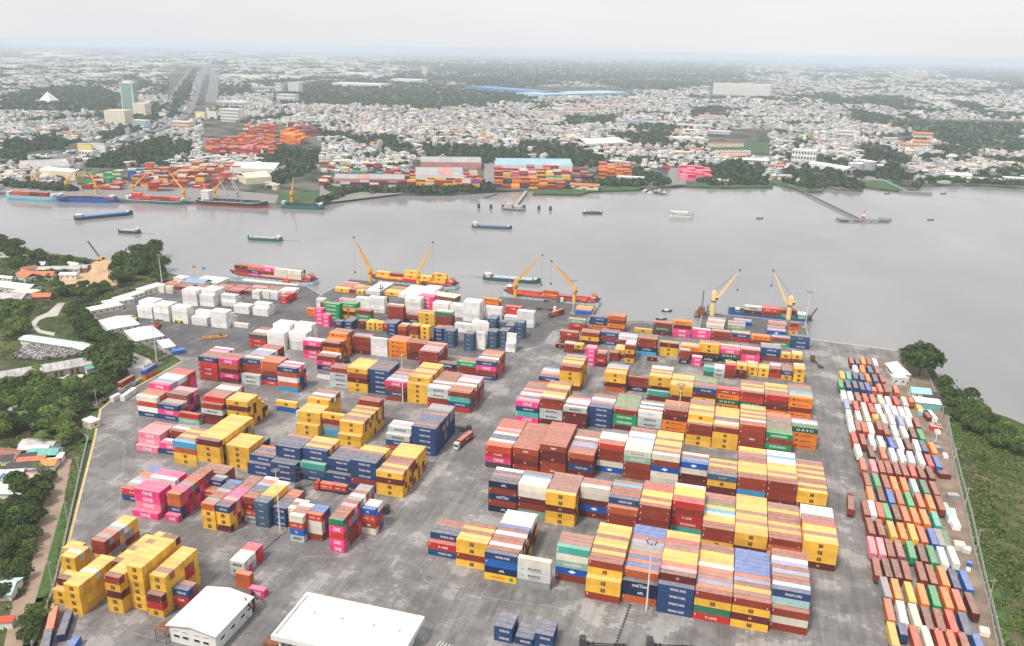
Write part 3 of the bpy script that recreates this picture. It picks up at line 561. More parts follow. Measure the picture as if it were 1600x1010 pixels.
blk('mid-yard short-box row',
 (-251,254,"OO",6.06),(-244.5,251.6,"oY 2Y 2w",6.06),(-236.5,239,"PPPP 4P",6.06),(-230,236,"PPP 3P",6.06),(-219.5,234,"DN 2s",6.06),(-213,236,"NN 2N 2s 2s",6.06),(-204.5,240,"DD 2V",6.06),(-198,239.8,"YY 2Y 2Y",6.06),(-191.5,240.9,"YY 2Y",6.06),(-186.5,240,"RK 2s 2s 2s",6.06),(-180,234,"NNN 3s 3s 3s",6.06),
 (-171,231.3,"RRo 3o 3w",6.06),(-160.5,226,"DYRR 4Y 4Y",6.06),(-153.5,227.5,"DYYY 4Y",6.06),(-147,235,"NNN 3V 3o",6.06),(-141.5,236,"NNN 3V 3V",6.06),(-135.2,225,"ssss 4s 4s",6.06),
 (-122,223.5,"ssss 4s 4s",6.06),(-115.5,228.6,"WWWW",6.06),(-109,232.4,"ssss 4s 4s",6.06),(-102.5,236,"ssss 4s 4s",6.06),(-96,230,"WW WWWW",6.06),(-104,256,"sss 3s 3s 3s",6.06),(-97.2,256,"ssss 4s 4s",6.06),(-110.5,262,"sss 3s",6.06),(-117,258,"ssss 4s 4s 4s",6.06))
blk('sixth left block',
 (-251,268,"WWW 3W",6.06),(-244.5,262,"sDR",6.06),(-237,252.7,"GGGG 4G"),(-226,256.9,"YDYG 4G 4G"),(-213.4,254,"GGR 3R"),(-192,261.3,"RRRR 4R"),(-179.4,264.1,"nR 2R"),(-169,262.9,"YYY 3R 3Y"),(-156,260.2,"DRRg 4w 4w"),
 (-240,282,"qq 2q"),(-226,281,"WWW 3W"),(-213.5,277,"WWWW 4W"),(-201,280,"WW 2W"),(-188,284,"WWWW 4W 4W"),(-181,292,"PPPP 4P 4P"),(-168,288,"WWW 3W 3W"),(-154.5,287,"WWW 3W 3W"),(-142,280,"WWWWW 5W 5W 5W"),(-129,291,"WWW 3W"),(-115,292,"W 1W"),(-116,297,"DKK 3K"),(-102.5,281,"WWWW 4W"),
 (-140,256.2,"WW 2W"),(-127.5,256.2,"WWW 3W"),(-140,320.5,"OO 1o 1O 1O"))
blk('first wharf stack',
 (-261.5,316.4,"Y 1Y 1R 1R 1o 1K 1R 1p"),(-249,316.2,"R 1R 1o 1o 1Y 1Y 1o",6.06),(-242.6,315.5,"Y 1Y 1V 1o 1V 1Y",6.06),(-235.8,317.9,"W 1W*9"),(-220.5,320.4,"Y 1Y 1Y 1o 1R 1V 1o"),(-208,318,"W 1W*9"),(-195.6,320.3,"W 1W*10"))
blk('white reefer rows',
 (-360,212,"WWW WWWW 4W 4W 4W"),(-345.5,211,"WWWW 4W 4W 4W"),(-330.5,211,"WWWW 4W 4W"),(-315.5,211,"WW 2W 3W 3w"),(-300,211,"WWWW 4W 4W 3W 2W"),(-287,216,"W"),(-303.5,243,"WW 2W 2W"),(-288,243,"WW WWW 3W 2W"),
 (-350,248,"WWWW 4W 4W 4W"),(-337,250,"WWW WWWW 4W 4W 4W 4w"),(-322,255,"WWW 3W 2w"),(-311,278,"WW 2W 2W",6.06),(-304,281,"WW 2W",6.06),(-297,281,"WW 2W",6.06),(-285,274,"KK 2K 1R 2K 2K 2P",6.06),(-388,268,"ww",6.06),(-380,268,"ww",6.06),
 (-393,279,"R 1R 1o 1o 1R"),(-380,279,"R 1R 1R 1R 1D"),(-363,279,"V 1D 1R 1V 1R"),(-350,283,"K 1V 1D 1K 1V 1R"),(-337,283,"V 1R 1P 1V 1D 1K 1R"),(-324,286,"D 1V 1R 1D 1V 1p 1P"),(-311.5,292,"R 1D 1V 1D 1R 1D"),(-299,297,"W 1W 1W 1w"),(-376,297,"W 1W 1W 1W 1W"))
blk('foreground group',
 (-24.5,-30.5,"NN 2N 2s",6.06),(-17.6,-30,"N 1N 1s",6.06),(-11,-30,"NN 2N 2N",6.06),(-113.6,-33.9,"P",6.06),(-121,-31,"oo",6.06),(-127,-25,"MM 2W 2W 2K 2P",6.06))
# fence-side boxes stand turned along the fence: (x, y, angle, tiers)
TURNED = []
for (a, b, tiers, L) in (((187,604),(255,571),None,0),):
    pass
def turned(px0, px1, L, tiers, z=0, dz=0.0):
    A, B = at(*px0, z), at(*px1, z); d = (B-A).normalized(); c = (A+B)/2
    for i, k in enumerate(tiers): TURNED.append((c.x, c.y, z + i*HT, math.atan2(d.y, d.x), L, k))
turned((214,600),(254,576),12.19,"OB"); turned((183,616),(214,598),12.19,"MR"); turned((190,628),(212,612),12.19,"W"); turned((172,630),(190,620),6.06,"W")
turned((86,962),(80,990),12.19,"o"); turned((77,998),(71,1030),12.19,"N"); turned((68,1037),(62,1069),12.19,"r"); turned((110,964),(96,1005),12.19,"N"); turned((118,1012),(100,1040),12.19,"B")

CELLS = []    # dict per container
def parse(spec):
    rows = []
    for t in spec.split():
        rep = 1
        if '*' in t: t, rr = t.split('*'); rep = int(rr)
        for _ in range(rep):
            if t == '-': rows.append('')
            elif t[0].isdigit(): rows.append((int(t[0]), t[1]))
            else: rows.append(t)
    if len(rows) >= 9 and isinstance(rows[-1], tuple): rows.append(rows[-1])
    return rows
_T = ['','','twenty','thirty','forty','fifty','sixty','seventy','eighty']
def ordw(n):
    """1 -> first, 23 -> twenty-third"""
    base = ['','first','second','third','fourth','fifth','sixth','seventh','eighth','ninth','tenth','eleventh','twelfth','thirteenth','fourteenth','fifteenth','sixteenth','seventeenth','eighteenth','nineteenth']
    if n < 20: return base[n]
    t, u_ = divmod(n, 10); return _T[t][:-1]+'ieth' if u_ == 0 else _T[t]+'-'+base[u_]
ORD = ['first','second','third','fourth','fifth','sixth','seventh','eighth','ninth','tenth','eleventh','twelfth','thirteenth','fourteenth','fifteenth','sixteenth','seventeenth','eighteenth','nineteenth','twentieth','twenty-first','twenty-second','twenty-third','twenty-fourth','twenty-fifth','twenty-sixth','twenty-seventh','twenty-eighth','twenty-ninth','thirtieth']
TIER = ['ground','second','third','fourth','fifth','sixth']
rc = random.Random(11)
colidx = {}
for name, x, y0, spec, L in BL: colidx.setdefault(name, []).append(x)
occ = []
for name, x, y0, spec, L in BL:
    rows = parse(spec); pal = [c for c in spec if c in COL and c not in 'pqWwaLl'] or ['R']
    ci = sorted(colidx[name]).index(x); prev = 0; frontmost = True
    hs = [0 if r == '' else (r[0] if isinstance(r, tuple) else len(r)) for r in rows]
    for i, r in enumerate(rows):
        if r == '': continue
        tiers = [rc.choice(pal) for _ in range(r[0]-1)] + [r[1]] if isinstance(r, tuple) else list(r)
        if isinstance(r, tuple) and set(spec) <= set('W*0123456789 w'): tiers = [rc.choice('WWWw')]*(r[0]-1) + [r[1]]
        jit = rc.uniform(-.07, .07)
        for k, code in enumerate(tiers):
            hf = hs[i-1] if i else 0; hb = hs[i+1] if i+1 < len(hs) else 0
            front = k >= hf; top = k == len(tiers)-1; back = k >= hb
            CELLS.append(dict(x=x+L/2+jit, y=y0+i*RP+1.22, z=k*HT, rz=0.0, L=L, code=code, front=front, top=top, back=back, n=name, ci=ci, row=i, k=k, ntop=len(tiers)))
            occ.append((x, x+L, y0+i*RP, len(CELLS)-1, k))
# which end walls show: no neighbour close beside at the same tier
occ_a = np.array([(c['x']-c['L']/2, c['x']+c['L']/2, c['y'], c['z']) for c in CELLS])
for i, c in enumerate(CELLS):
    same = (np.abs(occ_a[:,3]-c['z']) < .5) & (np.abs(occ_a[:,2]-c['y']) < 1.35)
    c['re'] = not bool((same & (np.abs(occ_a[:,0]-occ_a[i,1]) < 1.3)).any()); c['le'] = not bool((same & (np.abs(occ_a[:,1]-occ_a[i,0]) < 1.3)).any())
for (x, y, z, rz, L, k) in TURNED:
    CELLS.append(dict(x=x, y=y, z=z, rz=rz, L=L, code=k, front=True, top=True, back=True, re=True, le=True, n='fence', ci=len(CELLS), row=0, k=int(z/HT+.1), ntop=1))
CELLS = [c for c in CELLS if c['front'] or c['top'] or c['back'] or c['re'] or c['le']]
# ------------------------------------------------------------------ box stacks of the terminals across the river
rf_ = random.Random(5)
def far_block(p0, p1, rows, tmin, tmax, pal, fill=.92, rowgap=2.55):
    A, B = at(*p0), at(*p1); d = (B-A); n = max(1, int(d.length/12.6)); d.normalize(); nn = Vector((-d.y, d.x, 0)); nn = nn if nn.y > 0 else -nn; rz = math.atan2(d.y, d.x)
    for i in range(n):
        base = rf_.randint(tmin, tmax)
        for j in range(rows):
            if rf_.random() > fill: continue
            t = max(1, base+rf_.choice((-1,0,0,0,0)))
            for k in range(t):
                c = A+d*(6.3+i*12.6)+nn*(1.3+j*rowgap)
                if j > 0 and k < t-1: continue
                code = rf_.choice(pal); CELLS.append(dict(x=c.x, y=c.y, z=k*HT, rz=rz, L=12.19, code=code, front=j == 0, top=k == t-1, back=False, re=True, le=True, n='far', ci=i, row=j, k=k, ntop=t))
far_block((121,289),(165,292),6,3,4,"RoRrwwG"); far_block((162,291),(176,292),5,3,4,"GG"); far_block((176,292),(200,293),6,3,4,"RoRw")
far_block((206,291),(262,294),5,2,4,"RoRYNR"); far_block((264,293),(300,294),5,2,4,"RoRo"); far_block((200,276),(240,277),4,2,4,"RoBwV"); far_block((225,271),(262,272),5,3,4,"RKwo"); far_block((270,279),(320,281),5,2,4,"YooRY")
far_block((320,276),(345,277),4,2,3,"oRw"); far_block((366,277),(400,279),4,2,3,"RVYw"); far_block((300,294),(330,296),3,1,3,"RKw"); far_block((228,264),(250,264),3,3,4,"RWK")
far_block((498,290),(520,291),5,2,4,"RWYo"); far_block((518,298),(650,299.5),1,4,5,"RNWwRDwMR"); far_block((636,294),(755,297),2,4,5,"YbYRwYYKRw"); far_block((536,276),(600,279),3,2,4,"GRBNR"); far_block((570,268),(605,269),4,3,4,"DNbR"); far_block((598,274),(636,275),5,2,4,"RqRR")
far_block((728,287),(756,290),5,2,4,"RoKw"); far_block((770,294),(894,296),2,2,3,"RDYoORNR"); far_block((772,287),(892,289),3,3,3,"RYRTYRD"); far_block((776,277),(888,279),3,3,4,"RwRPYRS"); far_block((896,285),(935,289),8,1,4,"RDNoVSR"); far_block((893,268),(920,268),3,2,3,"GOo")
far_block((935,279),(990,281),5,4,5,"oORRO"); far_block((945,284),(955,285),3,1,3,"NRs"); far_block((1022,274),(1041,275),4,2,4,"OsNO"); far_block((1030,284),(1045,285),2,2,2,"NN"); far_block((1066,279),(1108,281),6,3,4,"PqqPKq"); far_block((1068,268),(1096,268),4,3,4,"qPq"); far_block((1036,265),(1056,265),2,2,2,"PK")
far_block((318,238),(430,243),3,2,4,"oRGWoR"); far_block((322,228),(390,232),6,3,5,"ooRoO"); far_block((372,220),(432,224),6,4,5,"oOoR"); far_block((439,222),(474,226),8,5,6,"OOO"); far_block((392,213),(430,214),5,4,5,"oKR"); far_block((455,207),(500,209),6,4,5,"RVNR"); far_block((428,232),(440,233),6,3,4,"ORW"); far_block((940,232),(975,234),3,1,3,"OqR")

for yy, x0, x1, pal in ((297,128,190,"RowR"),(286,205,330,"RoRYKwR"),(282,206,300,"RoNRwY"),(276,250,318,"oRYRw"),(271,270,392,"RoYwRV"),(267,298,385,"RwVoY"),(290,330,352,"RKo"),(284,330,380,"RoKwV"),(280,120,200,"RoGw"),(300,232,268,"RKo"),(266,500,560,"RoGY"),(281,600,640,"RqR"),(284,500,520,"RoYw")):
    far_block((x0, yy-1), (x1, yy+(x1-x0)*.012), 7, 2, 4, pal, .85)
for yy, pal in ((294,"RDYoORNR"),(284,"RYRTYRD"),(280,"PRRYwR"),(273,"RwRPYRS")): far_block((772, yy-1), (892, yy+1), 4, 3, 5, pal, .95)
for yy in (292, 283, 279): far_block((640, yy-1), (756, yy+.5), 4, 3, 4, "RoKwYRb", .9)
for yy in (286, 282, 278, 275): far_block((894, yy-1), (932, yy), 5, 2, 4, "RDNoVSRR", .8)
for yy in (277, 273, 269): far_block((936, yy-1), (988, yy), 6, 4, 5, "oORROo", .95)
for yy in (283, 276, 272): far_block((1062, yy-1), (1114, yy), 6, 3, 4, "PqqPKq", .95)
for yy in (240, 236, 231, 226): far_block((322, yy-1), (432, yy+3), 7, 3, 5, "oRRoOKq", .75)
for yy in (226, 220, 215): far_block((438, yy-2), (474, yy+1), 8, 4, 6, "OOo", 1.0)
for yy in (219, 213, 208, 204): far_block((380, yy-1), (432, yy+1), 6, 3, 5, "oRwKRO", .85)
for yy in (212, 204): far_block((450, yy-1), (500, yy+1), 6, 4, 6, "RVNRR", .9)
# ------------------------------------------------------------------ vessels (each built along +x from the stern at 0, bow at L; waterline z=0)
def hull_shape(L, B, D, bow=.16, stern=.05, n=14, sheer=1.6, flare=.9):
    st = []
    for i in range(n+1):
        t = i/n; x = t*L
        if t > 1-bow: k = (1-t)/bow; hb = B/2*(1-(1-k)**2.2)
        elif t < stern: hb = B/2*(.72+.28*(t/stern))
        else: hb = B/2
        z = D + sheer*max(0, (t-(1-bow*1.3))/(bow*1.3))**1.6 + sheer*.5*max(0, (stern*2.2-t)/(stern*2.2))**1.5
        st.append((x, max(hb, .15), z))
    return st
def make_ship(name, L, B, D, hullm, deckm, rim, label, cat, p_stern, p_bow, group=None, sheer=1.6, boot=None, windows=True):
    """returns the ship's Empty, placed stern to bow"""
    d = Vector(p_bow) - Vector(p_stern); e = empty(name, (p_stern[0], p_stern[1], -2.5), math.atan2(d.y, d.x)); tag(e, label, cat, group)
    st = hull_shape(L, B, D, sheer=sheer)
    m = MB(); vs = []; 
    for x, hb, z in st: vs += [(x, -hb*.86, -1.2), (x, -hb, z*.35), (x, -hb, z), (x, hb, z), (x, hb, z*.35), (x, hb*.86, -1.2)]
    fs = []; mt = []
    for i in range(len(st)-1):
        a, b = i*6, (i+1)*6
        for k in (0,1,3,4): fs.append((a+k, b+k, b+k+1, a+k+1)); mt.append(1 if (boot and k in (0,4)) else 0)
    fs.append((0,1,2,3,4,5)); mt.append(0); k = (len(st)-1)*6; fs.append((k+5,k+4,k+3,k+2,k+1,k)); mt.append(0)
    m.add(vs, fs); m.m = mt
    m.build('hull', [hullm, boot or hullm], e)
    dk = MB(); vs = []; fs = []
    for x, hb, z in st: vs += [(x, -hb+.12, min(z, D)-.35), (x, hb-.12, min(z, D)-.35)]
    for i in range(len(st)-1): fs.append((2*i, 2*i+2, 2*i+3, 2*i+1))
    dk.add(vs, fs); dk.build('deck', deckm, e)
    r = MB()
    for s in (-1, 1):
        for i in range(len(st)-1):
            x0,h0,z0 = st[i]; x1,h1,z1 = st[i+1]; r.bar((x0, s*h0, z0), (x1, s*h1, z1), .3, .5)
    r.bar((0,-st[0][1],st[0][2]),(0,st[0][1],st[0][2]),.3,.5); r.build('rubbing_rail', rim, e)
    if windows:
        w_ = MB(); i = 0; x = L*.12
        while x < L*.84:
            for s in (-1, 1): w_.box(x, x+1.0, s*(B/2+.04)-.05, s*(B/2+.04)+.05, D*.62, D*.62+.55)
            x += 5.2
        tag(w_.build('fender_tyres', M_BLACK, e), kind='stuff')
    return e
def house_on(e, name, x0, x1, y0, y1, z0, z1, wallm, roofm, rows=1):
    m = MB().box(x0, x1, y0, y1, z0, z1); o = m.build(name, wallm, e)
    MB().box(x0-.3, x1+.3, y0-.3, y1+.3, z1, z1+.2).build('roof', roofm, o)
    w_ = MB(); h = (z1-z0)/rows
    for r in range(rows):
        zz = z0+h*r+h*.5; n = max(2, int((y1-y0)/1.6))
        for i in range(n):
            yy = y0+(y1-y0)*(i+.5)/n
            for xx in (x0, x1): w_.box(xx-.03, xx+.03, yy-.4, yy+.4, zz-.3, zz+.45)
        n = max(2, int((x1-x0)/1.8))
        for i in range(n):
            xc = x0+(x1-x0)*(i+.5)/n
            for yy in (y0, y1): w_.box(xc-.4, xc+.4, yy-.03, yy+.03, zz-.3, zz+.45)
    tag(w_.build('windows', M_GLASS, o), kind='stuff'); return o
def cargo(e, nx, ny, x0, y0, spec, z0, B=None, L=12.19, note=''):
    """spec: rows of tiers listed from the side nearest the yard; boxes are things of their own"""
    rz = e.rotation_euler.z; M = Matrix.Translation(e.location) @ Matrix.Rotation(rz, 4, 'Z')
    for j, line in enumerate(spec):
        for i, t in enumerate(line.split()):
            if t == '-': continue
            for k, code in enumerate(t):
                p = M @ Vector((x0+L/2+i*(L+.35), y0+1.3+j*2.5, z0+k*HT))
                CELLS.append(dict(x=p.x, y=p.y, z=p.z, rz=rz, L=L, code=code, front=(j == 0 or k >= len(spec[j-1].split()[i]) if i < len(spec[j-1].split()) else True), top=(k == len(t)-1), back=False, re=(i == len(line.split())-1), le=(i == 0), n=note, ci=i, row=j, k=k, ntop=len(t), ship=True))
Z = -2.5
def coaming(e, x0, x1, hb, z0, z1, m):
    c = MB()
    for s in (-1, 1): c.box(x0, x1, s*hb-.12, s*hb+.12, z0, z1)
    c.box(x0-.12, x0+.12, -hb, hb, z0, z1+.6); c.box(x1-.12, x1+.12, -hb, hb, z0, z1+.6)
    k = x0+13
    while k < x1-5: c.box(k-.1, k+.1, -hb, hb, z0, z1-.3); k += 13
    c.build('hatch_coaming', m, e)
    h = MB().box(x0+.2, x1-.2, -hb+.2, hb-.2, z0-1.2, z0-1.0); h.build('hold_floor', m, e)
def railing(e, pts, z, h=1.1, m=None):
    r = MB()
    for a, b in zip(pts, pts[1:]):
        r.bar((a[0],a[1],z+h), (b[0],b[1],z+h), .08); n = max(1, int(math.dist(a, b)/2.5))
        for i in range(n+1):
            t = i/n; x = a[0]+(b[0]-a[0])*t; y = a[1]+(b[1]-a[1])*t; r.bar((x,y,z),(x,y,z+h), .07)
    tag(r.build('railing', m or M_WHITE, e), kind='stuff')
# three laden barges at the near quay (stern house at the right, bow at the left)
def u_at(px, y, z=-2.5):
    lo, hi = -900.0, 900.0
    for _ in range(40):
        m = (lo+hi)/2
        if project((m, y, z))[0] < px: lo = m
        else: hi = m
    return lo
def near_barge(pa, pb, label, specs, y0, note, full_house):
    if y0: A, Bp = Vector((u_at(pa[0], y0), y0, Z)), Vector((u_at(pb[0], y0), y0-.8, Z))
    else: A = at(*pa, Z); Bp = at(*pb, Z)
    L = (A-Bp).length; d = (A-Bp).normalized()
    side = Vector((d.y, -d.x, 0)); side = -side if side.y < 0 else side
    off = side*7.2
    e = make_ship("container_barge", L, 14, 3.6, M_BLUEHULL, M_REDP, M_NAVYP, label, "barge", Bp+off, A+off, None, 1.5)
    coaming(e, L*.12, L*.90, 5.6, 3.25, 4.6, M_REDP)
    if full_house: house_on(e, 'deckhouse', L*.91, L*.955, -2.6, 2.6, 3.4, 8.8, M_REDP, M_WHITE, 2); MB().tube((L*.93,0,9),(L*.93,0,13),.12).build('mast', M_WHITE, e)
    else: house_on(e, 'forecastle_store', L*.915, L*.95, -2.4, 2.4, 3.4, 5.6, M_REDP, M_REDP, 1)
    house_on(e, 'wheelhouse', L*.03, L*.09, -4.6, 4.6, 3.3, 6.4, M_REDP, M_REDP, 1)
    house_on(e, 'bridge', L*.04, L*.075, -2.6, 2.6, 6.6, 8.6, M_WHITE, M_REDP, 1)
    MB().tube((L*.02,3,3.3),(L*.02,3,8.2),.35,.3).build('funnel', M_NAVYP, e)
    railing(e, [(L*.02,-6),(L*.11,-6.4)], 3.6); railing(e, [(L*.02,6),(L*.11,6.4)], 3.6)
    MB().box(L*.965-.6, L*.965+.6, -1, 1, 3.4, 4.3).build('windlass', M_DSTEEL, e)
    # loads: axis runs from the right-hand end, so the near side is +y in ship space
    if specs: 
        rz = e.rotation_euler.z; M = Matrix.Translation(e.location) @ Matrix.Rotation(rz, 4, 'Z')
        for j, line in enumerate(specs):
            toks = line.split()
            for i, t in enumerate(toks):
                if t == '-': continue
                for k, code in enumerate(t):
                    p = M @ Vector((L*.90-6.3-i*12.5, 3.9-j*2.5, 3.0+k*HT))
                    CELLS.append(dict(x=p.x, y=p.y, z=p.z, rz=rz+math.pi, L=12.19, code=code, front=True, top=(k == len(t)-1), back=False, re=True, le=True, n=note, ci=i, row=j, k=k, ntop=len(t), ship=True))
    return e
near_barge((352,431),(487,446), "pale blue barge heaped with red, pink and cream boxes at the left quay end",
    ["oRD PNo wRP www www","oRR RRV RRP wwW wwM","RRV oRV RRp WWR wws"], 329, 'left laden barge', False)
near_barge((570,431),(710,448), "pale blue barge laden with yellow boxes under two raised yellow cranes",
    ["Y Y K Y Y","YY YR YY YY YY","YY RR YYY YY YYY"], 356.5, 'yellow laden barge', False)
near_barge((782,452),(934,473), "almost empty barge with an open red hold between two yellow cranes",
    ["- - o - -","- - Ro R -","- - R R -"], 350.5, 'empty red barge', True)
# blue barge behind the right-hand cranes
A = Vector((u_at(1137,363), 363, Z)); Bp = Vector((u_at(1262,362.5), 362, Z))
e = make_ship("container_barge", (A-Bp).length, 12, 3.0, M_BLUEP, M_DSTEEL, M_GREENP, "dark blue barge laden with two tiers, moored beyond the pale cranes", "barge", Bp+Vector((0,7,0)), A+Vector((0,7,0)))
L = (A-Bp).length; house_on(e, 'deckhouse', 2, 7, -3.4, 3.4, 2.8, 6.0, plain("pale_blue_paint", (.35,.55,.62)), M_WHITE, 1); house_on(e, 'bow_store', L*.86, L*.91, -2.5, 2.5, 2.8, 4.6, MATS["pale_blue_paint"], M_WHITE, 1)
rz = e.rotation_euler.z; M = Matrix.Translation(e.location) @ Matrix.Rotation(rz, 4, 'Z')
for j, line in enumerate(["DM RZ GR","RW RK RR","RR RK RR"]):
    for i, t in enumerate(line.split()):
        for k, code in enumerate(t):
            p = M @ Vector((L*.80-6.3-i*12.5, 3.2-j*2.5, 2.8+k*HT)); CELLS.append(dict(x=p.x, y=p.y, z=p.z, rz=rz+math.pi, L=12.19, code=code, front=True, top=(k==1), back=False, re=True, le=True, n='blue barge', ci=i, row=j, k=k, ntop=2, ship=True))
e = empty("landing_pontoon", at(428,446,Z)); tag(e, "white landing pontoon with a red launch between the left barge and the boxes", "pontoon"); MB().box(-28,22,-3,1.5,-.6,2.6).build('deck', M_OFFW, e); railing(e, [(-28,-2.8),(22,-2.8)], 2.6, 1.1)
o = MB().prism([(4,2),(14,1.4),(17,3.2),(14,5),(4,5)], 0, 2.2).build('launch_hull', M_REDP, e); MB().box(7,12,2.2,4.6,2.2,4.4).build('launch_cabin', M_REDP, e)
# ships at the far quay
def far_ship(pa, pb, B, D, hm, rim, label, specs, kindname="cargo_barge", boot=None, cat="barge", bow_right=True, house=True, sheer=2.0):
    A = at(*pa, Z); Bq = at(*pb, Z); s, b = (A, Bq) if bow_right else (Bq, A)
    L = (A-Bq).length; d = (b-s).normalized(); n = Vector((-d.y, d.x, 0)); n = n if n.y > 0 else -n
    s = s+n*B/2; b = b+n*B/2
    e = make_ship(kindname, L, B, D, hm, M_DSTEEL, rim, label, cat, s, b, None, sheer, boot)
    if house: house_on(e, 'deckhouse', L*.88, L*.94, -B*.3, B*.3, D, D+3.0, M_WHITE, M_WHITE, 1); house_on(e, 'stern_house', L*.02, L*.07, -B*.35, B*.35, D, D+3.4, M_WHITE, M_WHITE, 1)
    coaming(e, L*.12, L*.85, B*.38, D-.3, D+1.0, M_DSTEEL)
    near = -1 if bow_right else 1
    rz = e.rotation_euler.z; M = Matrix.Translation(e.location) @ Matrix.Rotation(rz, 4, 'Z')
    for j, line in enumerate(specs):
        for i, t in enumerate(line.split()):
            if t == '-': continue
            for k, code in enumerate(t):
                xx = L*.12+7+i*12.5 if bow_right else L*.85-7-i*12.5
                p = M @ Vector((xx, near*(B*.38-1.4-j*2.5), D-.6+k*HT)); CELLS.append(dict(x=p.x, y=p.y, z=p.z, rz=rz+(0 if bow_right else math.pi), L=12.19, code=code, front=True, top=(k==len(t)-1), back=False, re=True, le=True, n='far quay ship', ci=i, row=j, k=k, ntop=len(t), ship=True))
    return e, L
M_SKYB = plain("ship_sky_blue", (.25,.48,.58), .5)
far_ship((8,311),(86,316), 14, 5.0, M_SKYB, M_WHITE, "sky-blue barge with rust red boxes, moored at the far left", ["oo oo nR RR - s","oo oo NR RR -"])
far_ship((86,315),(180,318), 14, 5.0, M_BLUEP, M_BLUEP, "royal blue barge moored between the sky-blue barge and the crimson laden one", ["R R - N o -","R R R N - -"])
far_ship((193,316),(287,321), 14, 3.4, M_GREENP, M_WHITE, "green-hulled barge stacked with crimson boxes at the far quay", ["PZZ ZZ PR RR RZ","ZRZ ZZ RR RR RZ"], cat="barge")
e, L = far_ship((305,321),(414,327), 17, 6.0, M_BLACK, M_WHITE, "black-hulled coaster with red boot line and tall white stern house", [], "coaster", plain("boot_red", (.45,.09,.05)), "cargo ship", True, False, 3.0)
o = house_on(e, 'accommodation_block', L*.08, L*.19, -6, 6, 6, 17, M_WHITE, M_WHITE, 4); MB().tube((L*.10,0,17),(L*.10,0,25),.4,.2).build('mast', M_WHITE, e); MB().tube((L*.06,0,6),(L*.06,0,15),1.6,1.3).build('funnel', M_REDP, e)
for xx in (L*.42, L*.62): MB().tube((xx,0,6),(xx,0,16),.7,.5).bar((xx,0,15),(xx-12,3,34),.8).build('cargo_derrick', M_STEEL, e)
far_ship((438,326),(505,329), 12, 4.4, M_GREENP, M_BLUEP, "green-hulled coaster below the upright double-boomed yellow crane", [], "coaster", None, "cargo ship", True, True, 1.6)
# craft under way on the river
def small_barge(pa, pb, B, D, hm, deckm, label, hatchm, stern_left=True, cover=True, cab=2.6):
    A = at(*pa, Z); Bq = at(*pb, Z); s, b = (A, Bq) if stern_left else (Bq, A); L = (A-Bq).length
    e = make_ship("river_barge", L, B, D, hm, deckm, M_DSTEEL, label, "barge", s, b, None, 1.2, windows=False)
    if cover:
        h = MB(); n = max(3, int(L/9)); x0, x1 = L*.17, L*.86
        for i in range(n): h.box(x0+(x1-x0)*i/n+.15, x0+(x1-x0)*(i+1)/n-.15, -B*.36, B*.36, D-.3, D+.7+.06*(i % 2))
        h.build('hatch_covers', hatchm, e)
    house_on(e, 'wheelhouse', L*.03, L*.12, -B*.3, B*.3, D-.3, D+cab, M_WHITE, M_WHITE, 1)
    MB().box(L*.88, L*.93, -B*.2, B*.2, D-.2, D+1.2).build('windlass_house', M_WHITE, e)
    MB().tube((L*.07,0,D+cab),(L*.07,0,D+cab+3),.1).build('mast', M_WHITE, e)
    railing(e, [(L*.14,-B*.45),(L*.86,-B*.45)], D-.2, .9)
    return e
small_barge((117,344),(208,335), 11, 3.0, plain("dark_green_hull", (.02,.05,.05)), M_BLUEP, "long barge with bright blue hatch covers in midstream at left", plain("hatch_blue", (.08,.25,.55)), True)
small_barge((185,363),(218,365), 8, 2.4, M_DSTEEL, M_DSTEEL, "small dark barge with grey hatches, below the blue-hatched barge", M_STEEL, False)
small_barge((387,374),(440,377), 9, 2.4, M_GREENP, M_DSTEEL, "dark green barge with a long open hold, alone in midstream", M_STEEL, False)
small_barge((738,355),(800,358), 9, 2.0, plain("slate_hull", (.06,.10,.14)), M_DSTEEL, "low slate-blue barge with white wheelhouse near the dolphin piles", plain("hatch_slate", (.12,.18,.26)), True, True, 3.4)
small_barge((756,436),(845,443), 9, 2.6, plain("teal_hull", (.02,.10,.12)), M_DSTEEL, "blue-green barge with cream stern house passing behind the red barge", plain("hatch_pale", (.42,.48,.52)), True)
small_barge((911,334),(941,334), 8, 1.6, M_DSTEEL, M_DSTEEL, "dark low lighter lying off the pile row", M_DSTEEL, True, True, 1.6)
e = small_barge((1046,338),(1083,340), 9, 3.0, M_OFFW, M_OFFW, "white-painted ferry on the open river", M_WHITE, True, False, 3.5)
L = (at(1046,338,Z)-at(1083,340,Z)).length; house_on(e, 'saloon', L*.15, L*.75, -3.2, 3.2, 2.7, 6.0, M_WHITE, M_OFFW, 1)
for (x, y, lab) in ((1182,342,"tiny dark sampan below the long jetty"),(1449,344,"tiny sampan right of the jetty head"),(1034,487,"white-roofed sampan near the right wharf"),(1025,500,"dark sampan by the water's edge beside the right wharf"),(1197,487,"small skiff beyond the pale cranes"),(1470,303,"small square pontoon right of the green pier head"),(1382,303,"square pontoon off the grassy bank")):
    p = at(x, y, Z); e = empty("sampan", p, .3); tag(e, lab, "boat")
    st = hull_shape(8, 2.4, .8, .4, .2, 8, .7); m = MB(); vs = []; fs = []
    for xx, hb, z in st: vs += [(xx,-hb*.6,-.3),(xx,-hb,z),(xx,hb,z),(xx,hb*.6,-.3)]
    for i in range(len(st)-1):
        a, b = 4*i, 4*i+4; fs += [(a,b,b+1,a+1),(a+2,b+2,b+3,a+3),(a,a+3,b+3,b)]
    fs += [(0,1,2,3)]; m.add(vs, fs); m.build('hull', M_DSTEEL, e); MB().box(2,5,-.9,.9,.7,1.9).build('canopy', M_WHITE if 'white' in lab else M_TINR, e)
